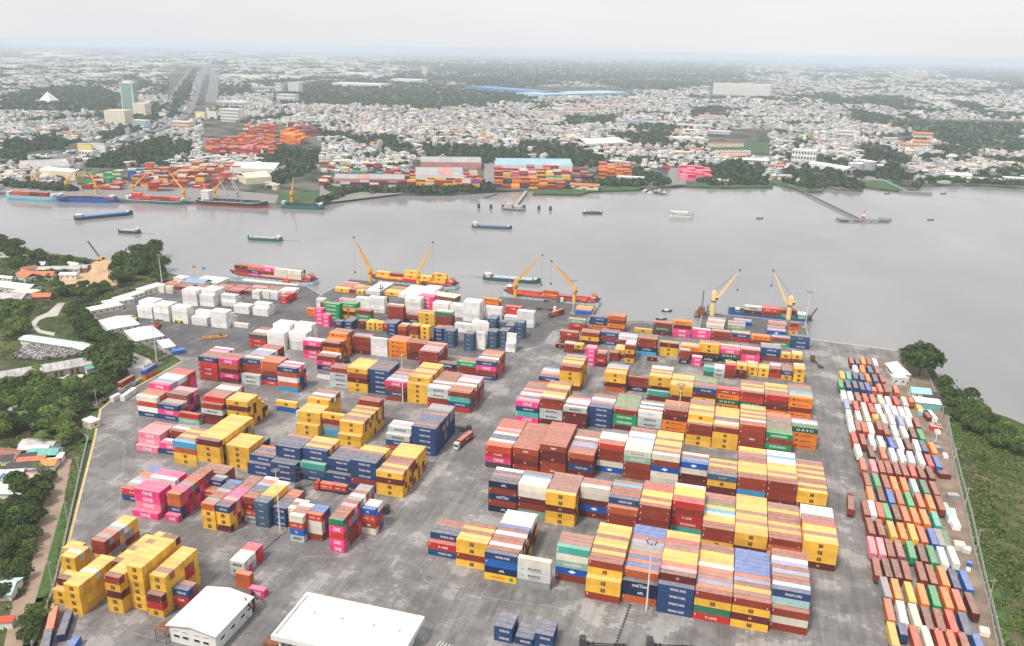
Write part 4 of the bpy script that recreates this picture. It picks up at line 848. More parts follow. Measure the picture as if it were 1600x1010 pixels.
# ------------------------------------------------------------------ cranes
def pedestal_crane(base, top_px, foot_px, tip_px, mat, label, hook_px_y, w=3.0, lattice=False, dv=0.0, z=0):
    b = at(*base, z); h = at_y(*top_px, b.y).z; h = max(h, 8)
    f = at_y(*foot_px, b.y); t = at_y(*tip_px, b.y+dv)
    e = empty("pedestal_crane", b); tag(e, label, "crane")
    R = lambda p: (p[0]-b.x, p[1]-b.y, p[2]-b.z)
    MB().tube((0,0,0),(0,0,h*.62), w*.52, w*.46, 12).build('pedestal', mat, e)
    MB().tube((0,0,h*.62),(0,0,h*.66), w*.62, w*.62, 12).build('slewing_ring', M_DSTEEL, e)
    MB().box(-w*.45, w*.45, -w*.5, w*.7, h*.66, h).box(-w*.25, w*.25, -w*.3, w*.3, h, h+1.4).build('crane_house', mat, e)
    o = MB().box(w*.3, w*.9, -w*.9, -w*.35, h*.70, h*.86).build('cab', mat, e); MB().box(w*.35, w*.85, -w*.93, -w*.90, h*.73, h*.83).build('windscreen', M_GLASS, o)
    F, T = Vector(R(f)), Vector(R(t)); d = (T-F).normalized(); n = d.cross(Vector((0,1,0))).normalized()
    m = MB(); Lb = (T-F).length
    def sec(k): return F+d*Lb*k
    prof = [(0,.55),(.18,1.15),(.5,.85),(1,.32)]
    for (k0,s0),(k1,s1) in zip(prof, prof[1:]):
        p, q = sec(k0), sec(k1); Y = Vector((0,1,0)); vs = []
        for c, s in ((p,s0),(q,s1)): vs += [c-n*s*.8-Y*s*.6, c+n*s*.8-Y*s*.6, c+n*s*.8+Y*s*.6, c-n*s*.8+Y*s*.6]
        m.add(vs, [(0,1,2,3),(4,7,6,5),(0,4,5,1),(1,5,6,2),(2,6,7,3),(3,7,4,0)])
    m.build('boom', mat, e)
    MB().tube(T-Vector((0,.5,0)), T+Vector((0,.5,0)), .7, .7, 8).build('sheave', M_DSTEEL, e)
    c = MB(); c.tube((0,0,h+1.2), T, .07, n=4); c.tube((.4,.3,h+1.2), T, .07, n=4); c.build('luffing_rope', M_DSTEEL, e)
    hz = at_y(tip_px[0], hook_px_y, b.y+dv).z - b.z
    k = MB(); k.tube(T, (T.x, T.y, hz), .06, n=4); k.build('hoist_rope', M_DSTEEL, e)
    MB().box(T.x-.5, T.x+.5, T.y-.5, T.y+.5, hz-1.6, hz).build('hook_block', M_DSTEEL, e)
    ld = MB()
    for zz in np.arange(1, h*.6, .8): ld.bar((w*.5, -.3, zz), (w*.5, .3, zz), .08)
    tag(ld.build('ladder_rungs', M_DSTEEL, e), kind='stuff')
    return e
pedestal_crane((579,441),(579,419),(575,418),(552.5,371), M_CRANE, "yellow crane at the left end of the yellow laden barge, boom up leftwards", 424)
pedestal_crane((653.5,448),(653,426),(654,425),(676.3,379), M_CRANE, "yellow crane amidships of the yellow laden barge, boom raised rightwards", 430)
pedestal_crane((805,465),(805.5,440),(808,440),(847.5,399), M_CRANE, "yellow crane at the red barge's bow end, boom leaning right", 444)
pedestal_crane((897,473.5),(898.5,448),(895,447),(862,408.5), M_CRANE, "yellow crane at the red barge's stern end, boom leaning left", 442)
pedestal_crane((1112.7,493),(1114.7,457),(1117,471),(1156,422.5), M_CRANEP, "pale yellow crane with boom leaning right beside the rusty dredger", 452, 3.6)
pedestal_crane((1231.5,499),(1236.5,465),(1233,482),(1208.5,423), M_CRANEP, "pale yellow crane with boom leaning left beside the light mast", 445, 3.6)
for i, (bx, by, tx, ty, kx, ky, mm, lab) in enumerate(((53,291,54,280,62,262,M_CRANE,"orange-yellow crane above the sky-blue barge"),(105,298,104,284,118,265,M_CRANE,"yellow crane above the royal blue barge's left half"),(151,303,150,290,138,266,M_CRANE,"orange crane above the royal blue barge's right half, boom leftwards"),
     (208,299,208,293,228,272,M_CRANE,"orange crane behind the crimson laden barge's stern"),(288,312,287,298,263,268,M_CRANE,"long-boomed yellow crane between crimson barge and black coaster"),(336,308,335,296,351,279,M_CRANE,"yellow crane behind the black coaster's white house"),(371,309,370,300,360,280,M_STEEL,"grey crane behind the black coaster's hold"),(456,316,456,300,459,276,M_CRANE,"upright yellow crane by the green coaster"))):
    pedestal_crane((bx,by),(tx,ty),(tx,ty),(kx,ky), mm, lab, ky+8, 3.4)
def lattice_boom(m, p, q, s, n, mat=0):
    p, q = Vector(p), Vector(q); d = (q-p).normalized(); a = d.cross(Vector((0,0,1))).normalized()*s/2; b = a.cross(d).normalized()*s/2; cor = [a+b, a-b, -a-b, -a+b]
    for c in cor: m.bar(p+c*.5, q+c*.5, .22, mat=mat)
    for i in range(n):
        P, Q = p+(q-p)*i/n, p+(q-p)*(i+1)/n
        for k in range(4): m.bar(P+cor[k]*.5, Q+cor[(k+1)%4]*.5, .12, mat=mat)
def grab_crane(base, tip, label, z=0):
    b = at(*base, z); t = at_y(*tip, b.y); e = empty("crawler_crane", b); tag(e, label, "crane")
    for s in (-1.6, 1.6): MB().box(-3, 3, s-.5, s+.5, 0, 1.1).build('crawler_track', M_BLACK, e)
    o = MB().box(-3, 2.2, -1.6, 1.6, 1.2, 3.6).build('machinery_house', M_CRANE if z == 0 else M_RUSTY, e); MB().box(1.2, 2.6, -1.7, -.4, 1.6, 3.9).build('cab', M_GLASS, o)
    m = MB(); lattice_boom(m, (1.5 if t.x > b.x else -1.5, 0, 2), (t.x-b.x, 0, t.z-b.z), 1.5, 14); m.build('lattice_boom', M_DSTEEL, e)
    r = MB(); r.tube((0,0,4),(t.x-b.x,0,t.z-b.z),.06,n=4); r.build('luffing_rope', M_DSTEEL, e); return e
grab_crane((160,408),(137,377), "crawler crane with dark lattice boom leaning left on the sand spit")
grab_crane((184,414),(198,388), "crawler crane with shorter lattice boom leaning right by the sand")
grab_crane((1098,494),(1100,454), "rusty dredger crane with upright lattice boom beside the right wharf", -1)
grab_crane((1262,500),(1277,482), "dark lattice-boomed crane afloat behind the right light mast", -1)
e = empty("work_pontoon", at(1098,495,Z)); tag(e, "rust-brown dredger hull lying against the right wharf", "pontoon"); MB().box(-6,6,-5,10,-1,1.6).build('hull', M_RUSTY, e); MB().box(-4,1,2,8,1.6,5.5).build('engine_house', M_RUSTY, e); MB().tube((3,4,1.6),(3,4,8),.5).build('funnel', M_DSTEEL, e)
# ------------------------------------------------------------------ jetties and piles
def jetty(name, pts_px, w, label, rail=True, mat=M_CONC, z=-1.0, step=9):
    P = [at(x, y, z) for x, y in pts_px]; e = empty(name, P[0]); tag(e, label, "jetty"); o = P[0]
    d = MB(); pl = MB(); rl = MB()
    for a, b in zip(P, P[1:]):
        a2, b2 = a-o, b-o; d.bar(a2, b2, w, .5); n = max(1, int((b-a).length/step)); dr = (b-a).normalized(); sd = Vector((-dr.y, dr.x, 0))*w*.45
        for i in range(n+1):
            c = a2+(b2-a2)*i/n
            for s in (-1, 1): pl.tube((c.x+sd.x*s, c.y+sd.y*s, -5), (c.x+sd.x*s, c.y+sd.y*s, 0), .4, n=6)
            pl.bar(c-sd*1.3, c+sd*1.3, .8, .9)
        if rail:
            for s in (-1, 1): rl.bar(a2+sd*s+Vector((0,0,1.2)), b2+sd*s+Vector((0,0,1.2)), .14)
    d.build('deck', mat, e); tag(pl.build('piles', M_CONCD, e), kind='stuff')
    if rail: tag(rl.build('handrail', M_CONC, e), kind='stuff')
    return e
jetty("long_jetty", [(1222,285),(1254,299),(1345,343)], 2.4, "long slanting pipe jetty running out to a T-shaped berth", z=-.2, step=7, mat=M_DSTEEL)
jetty("berth_head", [(1312,343.5),(1388,344)], 6, "T-shaped berth head at the end of the long jetty", mat=M_CONCD, z=-.5)
for x in (1316,1383): p = at(x,344.5,Z); tag(MB().box(-7,7,-3,3,-1,2.4).build("mooring_dolphin", M_CONCD, loc=p), "dark mooring dolphin at the %s end of the T berth" % ("left" if x < 1340 else "right"), "dolphin")
p = at(1349,342,0); e = empty("loading_tower", p); tag(e, "red and white loading tower on the T-shaped berth", "tower")
for i, (z0, mm) in enumerate(((0,M_REDP),(3.2,M_WHITE),(6.4,M_REDP))): MB().tube((0,0,z0),(0,0,z0+3.2),2.8-i*.7,2.8-(i+1)*.7,4).build('tower_section', mm, e)
jetty("small_pier", [(822,299),(803,324)], 4, "straight concrete pier slanting out to a blockhouse on piles", z=0, mat=M_CONC)
p = at(803,328,Z); e = empty("pump_house", p); tag(e, "square grey pump house on piles at the pier end", "building"); MB().box(-14,14,-5,5,1.2,2).build('platform', M_CONCD, e); MB().box(-12,-2,-4,4,2,7).box(3,10,-3,3,2,6).build('wall', M_CONC, e)
pp = MB(); [pp.tube((x,y,-4),(x,y,1.2),.7,n=6) for x in range(-12,13,6) for y in (-4,4)]; tag(pp.build('piles', M_CONCD, e), kind='stuff')
for i, (x, y) in enumerate(((748,325),(767,326),(786,326),(790,323),(819,327),(842,328),(860,329))):
    p = at(x, y, Z); tag(MB().tube((0,0,-2),(0,0,5),2.0,1.6,8).build("mooring_pile", M_DSTEEL, loc=p), "%s dark mooring pile from left in the row off the pump house" % ORD[i], "pile", "mooring piles in the river")
jetty("floating_pier", [(1000,290),(1022,300),(1040,303)], 7, "rickety dark landing stage crowded with boats", False, M_DSTEEL, -1)
jetty("green_pier", [(1376,280),(1416,298)], 4, "pale green pier walkway down from the tank depot", True, M_TEALR, .5)
tag(MB().box(-22,22,-4,4,-1,3).build("pier_head", M_CONCD, loc=at(1430,303,Z)), "low concrete pier head below the tank depot", "jetty")
jetty("short_jetty", [(776,302),(757,308)], 3, "short plank jetty left of the concrete pier", False, M_CONCD, -1)
jetty("quay_ramp", [(530,300),(500,318),(488,322)], 7, "slanting quay ramp right of the green coaster", True, M_CONC, .2)
tag(wall_along([tuple(at(x,y)[:2]) for x,y in ((0,300),(190,312),(300,315),(436,322),(488,322))], 3, -5, .6, MB()).build("far_quay_wall", M_CONCD), kind='structure')
# ------------------------------------------------------------------ lettering as flat print (each entry: triangles with a colour)
TXT = {}
def text_tris(s):
    if s in TXT: return TXT[s]
    cu = bpy.data.curves.new('t', 'FONT'); cu.body = s; cu.size = 1; cu.resolution_u = 3; cu.align_x = 'CENTER'; cu.align_y = 'CENTER'; cu.offset = .012
    ob = bpy.data.objects.new('t', cu); C.objects.link(ob); dg = bpy.context.evaluated_depsgraph_get(); me = ob.evaluated_get(dg).to_mesh()
    me.calc_loop_triangles(); V = np.array([v.co[:] for v in me.vertices], np.float32); T = np.array([t.vertices[:] for t in me.loop_triangles], np.int32)
    ob.evaluated_get(dg).to_mesh_clear(); bpy.data.objects.remove(ob); bpy.data.curves.remove(cu)
    V[:, 0] -= (V[:, 0].max()+V[:, 0].min())/2; V[:, 1] -= (V[:, 1].max()+V[:, 1].min())/2
    TXT[s] = (V, T); return V, T
def rect(x0, x1, z0, z1): return np.array([(x0,z0,0),(x1,z0,0),(x1,z1,0),(x0,z1,0)], np.float32), np.array([(0,1,2),(0,2,3)], np.int32)
Wc, Kc = (.85,.85,.85), (.015,.015,.02)
def T_(s, w, h, x, z, c):
    V, T = text_tris(s); V = V.copy(); sw = w/(V[:,0].max()-V[:,0].min()); sh = h/(V[:,1].max()-V[:,1].min()); V[:,0] = V[:,0]*sw+x; V[:,1] = V[:,1]*sh+z; return (V, T, c)
def R_(x0, x1, z0, z1, c): V, T = rect(x0, x1, z0, z1); return (V, T, c)
def design(code, L, i):
    s = 1 if L > 8 else .62; m = HT/2; sm = 1 if L > 8 else .5
    tick = [R_(-5.5*L/12.19, -5.25*L/12.19, 1.6, 2.4, Wc)]
    if code in 'Pq': return [T_("ONE", 4.8*s, 1.6, .3, m, Wc)]
    if code == 'O': return [R_(-3.9*s, -2.7*s, m-.45, m+.45, (.02,.03,.10)), T_("Hapag-Lloyd", 5.2*s, .95, .9*s, m-.1, (.02,.03,.10))]
    if code in 'N': return [T_("WAN HAI", 5.4*s, 1.05, .6*s, m, (.80,.72,.78))]
    if code == 's': return [T_("WAN HAI", 3.2*s, .7, 0, m+.1, (.6,.6,.66))]
    if code == 'n': return ([T_("APL", 2.2*s, 1.0, .5, m, Wc)] if i % 3 == 0 else [T_("CMA CGM", 5.2*s, 1.05, 0, m-.1, Wc), R_(-.6, 1.1, m+.55, m+.7, Wc)])
    if code == 'M': return [R_(-4.6*s, -3.5*s, m-.5, m+.5, (.25,.55,.70)), T_("MAERSK", 6.0*s, 1.15, .4*s, m, Kc)]
    if code == 'm': return [R_(-4.6, -3.7, m-.4, m+.5, (.25,.55,.70)), T_("MAERSK", 4.8, .75, .3, m+.4, Kc), T_("SEALAND", 4.6, .55, .5, m-.5, (.25,.25,.27))]
    if code == 'G': return [T_("EVERGREEN", 7.4*s, 1.1, 0, m, Wc)]
    if code == 'U': return [T_("U A S C", 7.8*s, 1.05, 0, m, Wc)]
    if code == 'C': return [T_("C O S C O", 5.4*s, .7, 0, m-.2, (.03,.03,.05))]
    if code == 't': return [T_("CHINA SHIPPING", 7.0*s, 1.0, 0, m, Wc)]
    if code == 'K': return ([T_("K LINE", 3.8*s, .9, 0, m, Wc)] + tick) if i % 2 == 0 else tick
    if code == 'Z': return [T_("HAMBURG", 3.8*s, .7, -1.6*s, m, Wc), T_("SUD", 1.8*s, .7, 3.0*s, m, Wc)]
    if code == 'h': return [T_("HYUNDAI", 6.0*s, 1.0, .6, m, Wc)]
    if code == 'H': return [T_("tex", 2.6*s, 1.1, .2, m, Wc)] if i % 3 else tick
    if code == 'E': return [T_("CONTAINERSHIPS", 5.6, .55, -1.0, m, (.45,.12,.02)), R_(3.4, 4.8, m-.7, m+.7, (.03,.35,.08))]
    if code == 'b': 
        V = np.array([(-1.5,m,0),(0,m-.75,0),(1.5,m,0),(0,m+.75,0)], np.float32); return [(V, np.array([(0,1,2),(0,2,3)], np.int32), (.75,.82,.88))]
    if code == 'Y': return [R_(-.78, .78, m-.75, m+.75, (.02,.016,.012)), T_("m", .9, .4, 0, m+.28, (.7,.42,.1)), T_("SC", .9, .42, 0, m-.3, (.7,.42,.1))] + [R_(-5.4*L/12.19, -5.2*L/12.19, .9, 2.1, (.5,.33,.1))]
    if code == 'W': return [T_("ONE", 2.6*s, 1.0, 0, m+.1, (.62,.50,.53))] if i % 2 else [R_(-.8, .8, m+.1, m+.4, (.35,.35,.38))] if i % 5 == 0 else []
    if code == 'B': return [T_("PIL", 2.0*s, .9, 0, m, Wc)] if L < 8 else tick
    if code == 'D' and i % 4 == 0: return [R_(-.55, .55, m-.5, m+.5, (.50,.22,.14))]
    if code in 'RDVor': return tick + ([R_(4.9*L/12.19, 5.3*L/12.19, .5, .8, Wc)] if i % 2 else [])
    if code == 'T': return [R_(-5.8*L/12.19, -5.4*L/12.19, .5, 2.5, (.6,.75,.7))]
    return []
def merge_design(parts):
    Vs, Fs, Cs = [], [], []; n = 0
    for k, (V, T, c) in enumerate(parts):
        V = V.copy(); V[:, 2] += k*.004 if k else 0
        Vs.append(V); Fs.append(T+n); Cs.append(np.tile(np.array(c, np.float32), (len(T), 1))); n += len(V)
    return np.concatenate(Vs), np.concatenate(Fs), np.concatenate(Cs)
M_PRINT = attr_paint('printed_lettering', False, .6, .06)
WD = 2.44
def design_placed(code, L, i):
    d = design(code, L, i)
    if not d: return None
    V, T, c = merge_design(d); P = np.stack([V[:,0], -WD/2-.03-V[:,2], V[:,1]], -1); return P, T, c
LET = {}
def lettering_mesh(code, L, i):
    key = (code, L > 8, i)
    if key not in LET:
        r = design_placed(code, L, i); LET[key] = np_mesh('lettering', r[0], r[1], M_PRINT, r[2]) if r is not None else None
    return LET[key]
# ------------------------------------------------------------------ one shared set of meshes per length
M_CAST = plain("corner_castings_worn", (.40,.38,.36), .7, 0, .3, 2)
def c_meshes(L):
    h = HT-.006; X, Y = L/2, WD/2
    b = MB(); b.box(-X+.06, X-.06, -Y+.035, Y-.035, .06, h-.072)
    for sx in (-1, 1):
        for sy in (-1, 1):
            b.box(sx*X-.12 if sx > 0 else -X, X if sx > 0 else -X+.12, sy*Y-.12 if sy > 0 else -Y, Y if sy > 0 else -Y+.12, .14, h-.14)
            for z0 in (0, h-.14): b.box(sx*X-.19 if sx > 0 else -X-.008, X+.008 if sx > 0 else -X+.19, sy*Y-.19 if sy > 0 else -Y-.008, Y+.008 if sy > 0 else -Y+.19, z0, z0+.14)
    for sy in (-1, 1):
        y0, y1 = (Y-.07, Y-.005) if sy > 0 else (-Y+.005, -Y+.07)
        b.box(-X+.19, X-.19, y0, y1, 0, .15); b.box(-X+.19, X-.19, y0, y1, h-.12, h-.01)
    for sx in (-1, 1):
        x0, x1 = (X-.10, X-.004) if sx > 0 else (-X+.004, -X+.10); b.box(x0, x1, -Y+.19, Y-.19, 0, .13); b.box(x0, x1, -Y+.19, Y-.19, h-.13, h-.01)
    o = b.build('tmp', [M_CAST]); body = o.data; bpy.data.objects.remove(o)
    # side corrugations: shallow ribs so that the long walls catch the light
    r = MB(); n = int(L/.62)
    for i in range(n):
        x = -X+.35+(L-.7)*(i+.5)/n
        for sy in (-1, 1): r.box(x-.11, x+.11, sy*(Y-.025)-.015, sy*(Y-.025)+.015, .16, h-.14)
    o = r.build('tmp', M_CAST); ribs = o.data; bpy.data.objects.remove(o)
    rf = MB(); n = int(L/1.2)
    for i in range(n): x0 = -X+.2+(L-.4)*i/n; rf.box(x0+.02, x0+(L-.4)/n-.02, -Y+.10, Y-.10, h-.06, h-.045)
    o = rf.build('tmp', M_CAST); roof = o.data; bpy.data.objects.remove(o)
    d = MB(); d.box(X-.055, X-.02, -1.08, -.02, .18, h-.18)
    for yy in (-.85, -.35): d.bar((X, yy, .15), (X, yy, h-.15), .05, mat=0)
    for zz in (.7, 1.4, 2.1): d.box(X-.02, X+.005, -1.08, -.75, zz, zz+.09)
    o = d.build('tmp', M_CAST); d0 = o.data; bpy.data.objects.remove(o)
    d = MB(); d.box(X-.055, X-.02, .02, 1.08, .18, h-.18)
    for yy in (.85, .35): d.bar((X, yy, .15), (X, yy, h-.15), .05)
    for zz in (.7, 1.4, 2.1): d.box(X-.02, X+.005, .75, 1.08, zz, zz+.09)
    o = d.build('tmp', M_CAST); d1 = o.data; bpy.data.objects.remove(o)
    return body, ribs, roof, d0, d1
CM = {12.19: c_meshes(12.19), 6.06: c_meshes(6.06)}
for L, ms in CM.items():
    ms[0].materials.clear(); ms[0].materials.append(None); ms[0].materials.append(M_CAST)
    for m_ in ms[1:]: m_.materials.clear(); m_.materials.append(None)
def obj_mat(name, me, mat, parent):
    o = bpy.data.objects.new(name, me); C.objects.link(o); o.parent = parent
    o.material_slots[0].link = 'OBJECT'; o.material_slots[0].material = mat; return o
def add_container(c, label, idx):
    e = bpy.data.objects.new("shipping_container", None); C.objects.link(e); e.location = (c['x'], c['y'], c['z']); e.rotation_euler = (0, 0, c['rz'])
    e['label'] = label; e['category'] = "container"; e['group'] = "shipping containers stacked in the port"
    m = paint('paint_'+CNAME[c['code']].replace(' ', '_').replace('-', '_'), COL[c['code']]); ms = CM[12.19 if c['L'] > 8 else 6.06]
    obj_mat('body', ms[0], m, e); o = obj_mat('side_ribs', ms[1], m, e); o['kind'] = 'stuff'; o = obj_mat('roof_panels', ms[2], m, e); o['kind'] = 'stuff'
    obj_mat('door', ms[3], m, e); obj_mat('door', ms[4], m, e)
    if c['front']:
        t = lettering_mesh(c['code'], c['L'], idx)
        if t: l_ = bpy.data.objects.new('lettering', t); C.objects.link(l_); l_.parent = e
    return e
def score(c):
    P = Vector((c['x'], c['y'], c['z']+1.4)); d = P-CAM; px, py = project(P)
    if not (-30 < px < 1630 and -20 < py < 1025): return 0
    dd = d.length; dn = -d.z/dd; A = 0
    if c['top']: A += c['L']*WD*dn
    if c['front']: A += c['L']*HT*abs(d.y)/dd
    if (c['re'] and d.x < 0) or (c['le'] and d.x > 0): A += WD*HT*abs(d.x)/dd
    if py > 960: A *= .7
    return A/dd**2
for c in CELLS: c['s'] = score(c)
CELLS.sort(key=lambda c: -c['s'])
IND = CELLS[:300]; REST = CELLS[300:]
def clabel(c):
    if c.get('ship'): return "%s container, %s tier, %s bay, %s row on the %s" % (CNAME[c['code']], TIER[c['k']], ORD[c['ci']], ORD[c['row']], c['n'])
    if c['n'] == 'fence': return None
    size = '' if c['L'] > 8 else 'short '
    return "%s %scontainer, %s tier, %s row back, %s column of %s" % (CNAME[c['code']], size, TIER[c['k']], ORD[c['row']], ORD[c['ci']], c['n'])
FL = iter(["on the paving, %s" % s for s in ("nearest the corner stack","second along the kerb","third along the kerb","lowest on the left fence line","upper of the pair on the fence line","beside the white fence-side boxes","beyond the long white one","at the end of the fence row","apart from the kerb row","farthest along the kerb")])
seen = {}
for i, c in enumerate(IND):
    l_ = clabel(c) or "%s container %s" % (CNAME[c['code']], next(FL))
    if l_ in seen: print('dup label', l_)
    seen[l_] = 1; add_container(c, l_, (c['ci']*3+c['row']+c['k']*2) % 5)
# ------------------------------------------------------------------ the rest of the boxes (beyond 300) as one object
def merged_containers(cells, name="distant_containers"):
    n = len(cells); A = lambda k: np.array([c[k] for c in cells], np.float32)
    L, x, y, z, rz = A('L'), A('x'), A('y'), A('z'), A('rz')
    col = np.array([COL[c['code']] for c in cells], np.float32); v = rng.uniform(.82, 1.15, (n, 1)).astype(np.float32); col = col*v
    # body box + inset panels on the two long sides and the roof rim (real depth)
    U = []; 
    def bx(x0, x1, y0, y1, z0, z1): return [(x0,y0,z0),(x1,y0,z0),(x1,y1,z0),(x0,y1,z0),(x0,y0,z1),(x1,y0,z1),(x1,y1,z1),(x0,y1,z1)]
    boxes = [(-.496,.496,-1.203,1.203,.02,2.82)]; mats = [0]
    for sx in (-1, 1): boxes.append((.5*sx-.012 if sx > 0 else -.5, .5 if sx > 0 else -.488, -1.22, 1.22, 0, .14)); boxes.append((.5*sx-.012 if sx > 0 else -.5, .5 if sx > 0 else -.488, -1.22, 1.22, 2.72, 2.852))
    for sx in (-1, 1):
        for sy in (-1, 1): boxes.append((.487 if sx > 0 else -.5, .5 if sx > 0 else -.487, 1.08 if sy > 0 else -1.22, 1.22 if sy > 0 else -1.08, .14, 2.72))
    for sy in (-1, 1): boxes.append((-.488, .488, 1.16 if sy > 0 else -1.22, 1.22 if sy > 0 else -1.16, 2.72, 2.848)); boxes.append((-.488, .488, 1.16 if sy > 0 else -1.22, 1.22 if sy > 0 else -1.16, .0, .14))
    for i in range(13):
        x0 = -.475+.95*(i+.5)/13
        for sy in (-1, 1): boxes.append((x0-.012, x0+.012, 1.200 if sy > 0 else -1.214, 1.214 if sy > 0 else -1.200, .16, 2.70))
    for i in range(9): x0 = -.485+.97*i/9; boxes.append((x0+.002, x0+.97/9-.002, -1.12, 1.12, 2.79, 2.832))
    for yy in (-.75, -.3, .3, .75): boxes.append((.494, .4995, yy-.03, yy+.03, .15, 2.7))
    nb = len(boxes); P = np.array([bx(*b) for b in boxes], np.float32).reshape(-1, 3); F1 = np.concatenate([BOX_F+8*i for i in range(nb)])
    V = np.tile(P[None], (n, 1, 1)); V[:, :, 0] *= L[:, None]; V[:, :, 1:] += 0
    ca, sa = np.cos(rz)[:, None], np.sin(rz)[:, None]
    W3 = np.stack([x[:, None]+V[:,:,0]*ca-V[:,:,1]*sa, y[:, None]+V[:,:,0]*sa+V[:,:,1]*ca, z[:, None]+V[:,:,2]], -1).reshape(-1, 3)
    Fq = (F1[None]+len(P)*np.arange(n)[:, None, None]).reshape(-1, 4); cc = np.repeat(col, len(F1), 0)
    me = np_mesh(name, W3, Fq, attr_paint(), cc); o = link(name, me); o['kind'] = 'stuff'
    Vs, Fs, Cs = [], [], []; m = 0
    for i, c in enumerate(cells):
        if not c['front'] or c['s'] <= 0: continue
        if c['y'] > 420: continue
        r = design_placed(c['code'], c['L'], (c['ci']*3+c['row']+c['k']*2) % 5)
        if r is None: continue
        a = c['rz']; P2 = r[0]; Vs.append(np.stack([c['x']+P2[:,0]*math.cos(a)-P2[:,1]*math.sin(a), c['y']+P2[:,0]*math.sin(a)+P2[:,1]*math.cos(a), c['z']+P2[:,2]], -1)); Fs.append(r[1]+m); Cs.append(r[2]); m += len(P2)
    if Vs:
        l_ = link("distant_container_lettering", np_mesh("distant_container_lettering", np.concatenate(Vs), np.concatenate(Fs), M_PRINT, np.concatenate(Cs))); l_['kind'] = 'stuff'; l_.parent = o
    return o
o_rest = merged_containers(REST); tag(o_rest, "coloured shipping containers stacked farther back in the port", None, None, 'stuff')
# ------------------------------------------------------------------ container trailers parked on the right-hand lot
def trailer_proto(L):
    e = empty("container_trailer", (0,0,0)); X = L/2
    ms = CM[12.19 if L > 8 else 6.06]; parts = []
    for nm, me in (('box_body', ms[0]), ('side_ribs', ms[1]), ('roof_panels', ms[2]), ('door', ms[3]), ('door', ms[4])):
        o = obj_mat(nm, me, paint('paint_rust_red', COL['R']), e); o.location = (0,0,1.25)
        if 'ribs' in nm or 'panels' in nm: o['kind'] = 'stuff'
    c = MB()
    for s in (-.45, .45): c.box(-X-.3, X-.1, s-.09, s+.09, .85, 1.22)
    for xx in np.arange(-X, X, 2.0): c.box(xx, xx+.12, -1.15, 1.15, 1.0, 1.2)
    c.box(X-.2, X-.05, -1.2, 1.2, .5, .7); c.build('chassis', M_DSTEEL, e)
    n = 3 if L > 8 else 2
    for i in range(n):
        for s in (-1, 1): MB().tube((X-1.6-i*1.3, s*.85, .5), (X-1.6-i*1.3, s*1.2, .5), .5, n=10).build('wheel', M_BLACK, e)
    l_ = MB(); 
    for s in (-.9, .9): l_.box(-X+2.2, -X+2.4, s-.08, s+.08, 0, 1.0)
    l_.build('landing_leg', M_DSTEEL, e); return e
TP = {}
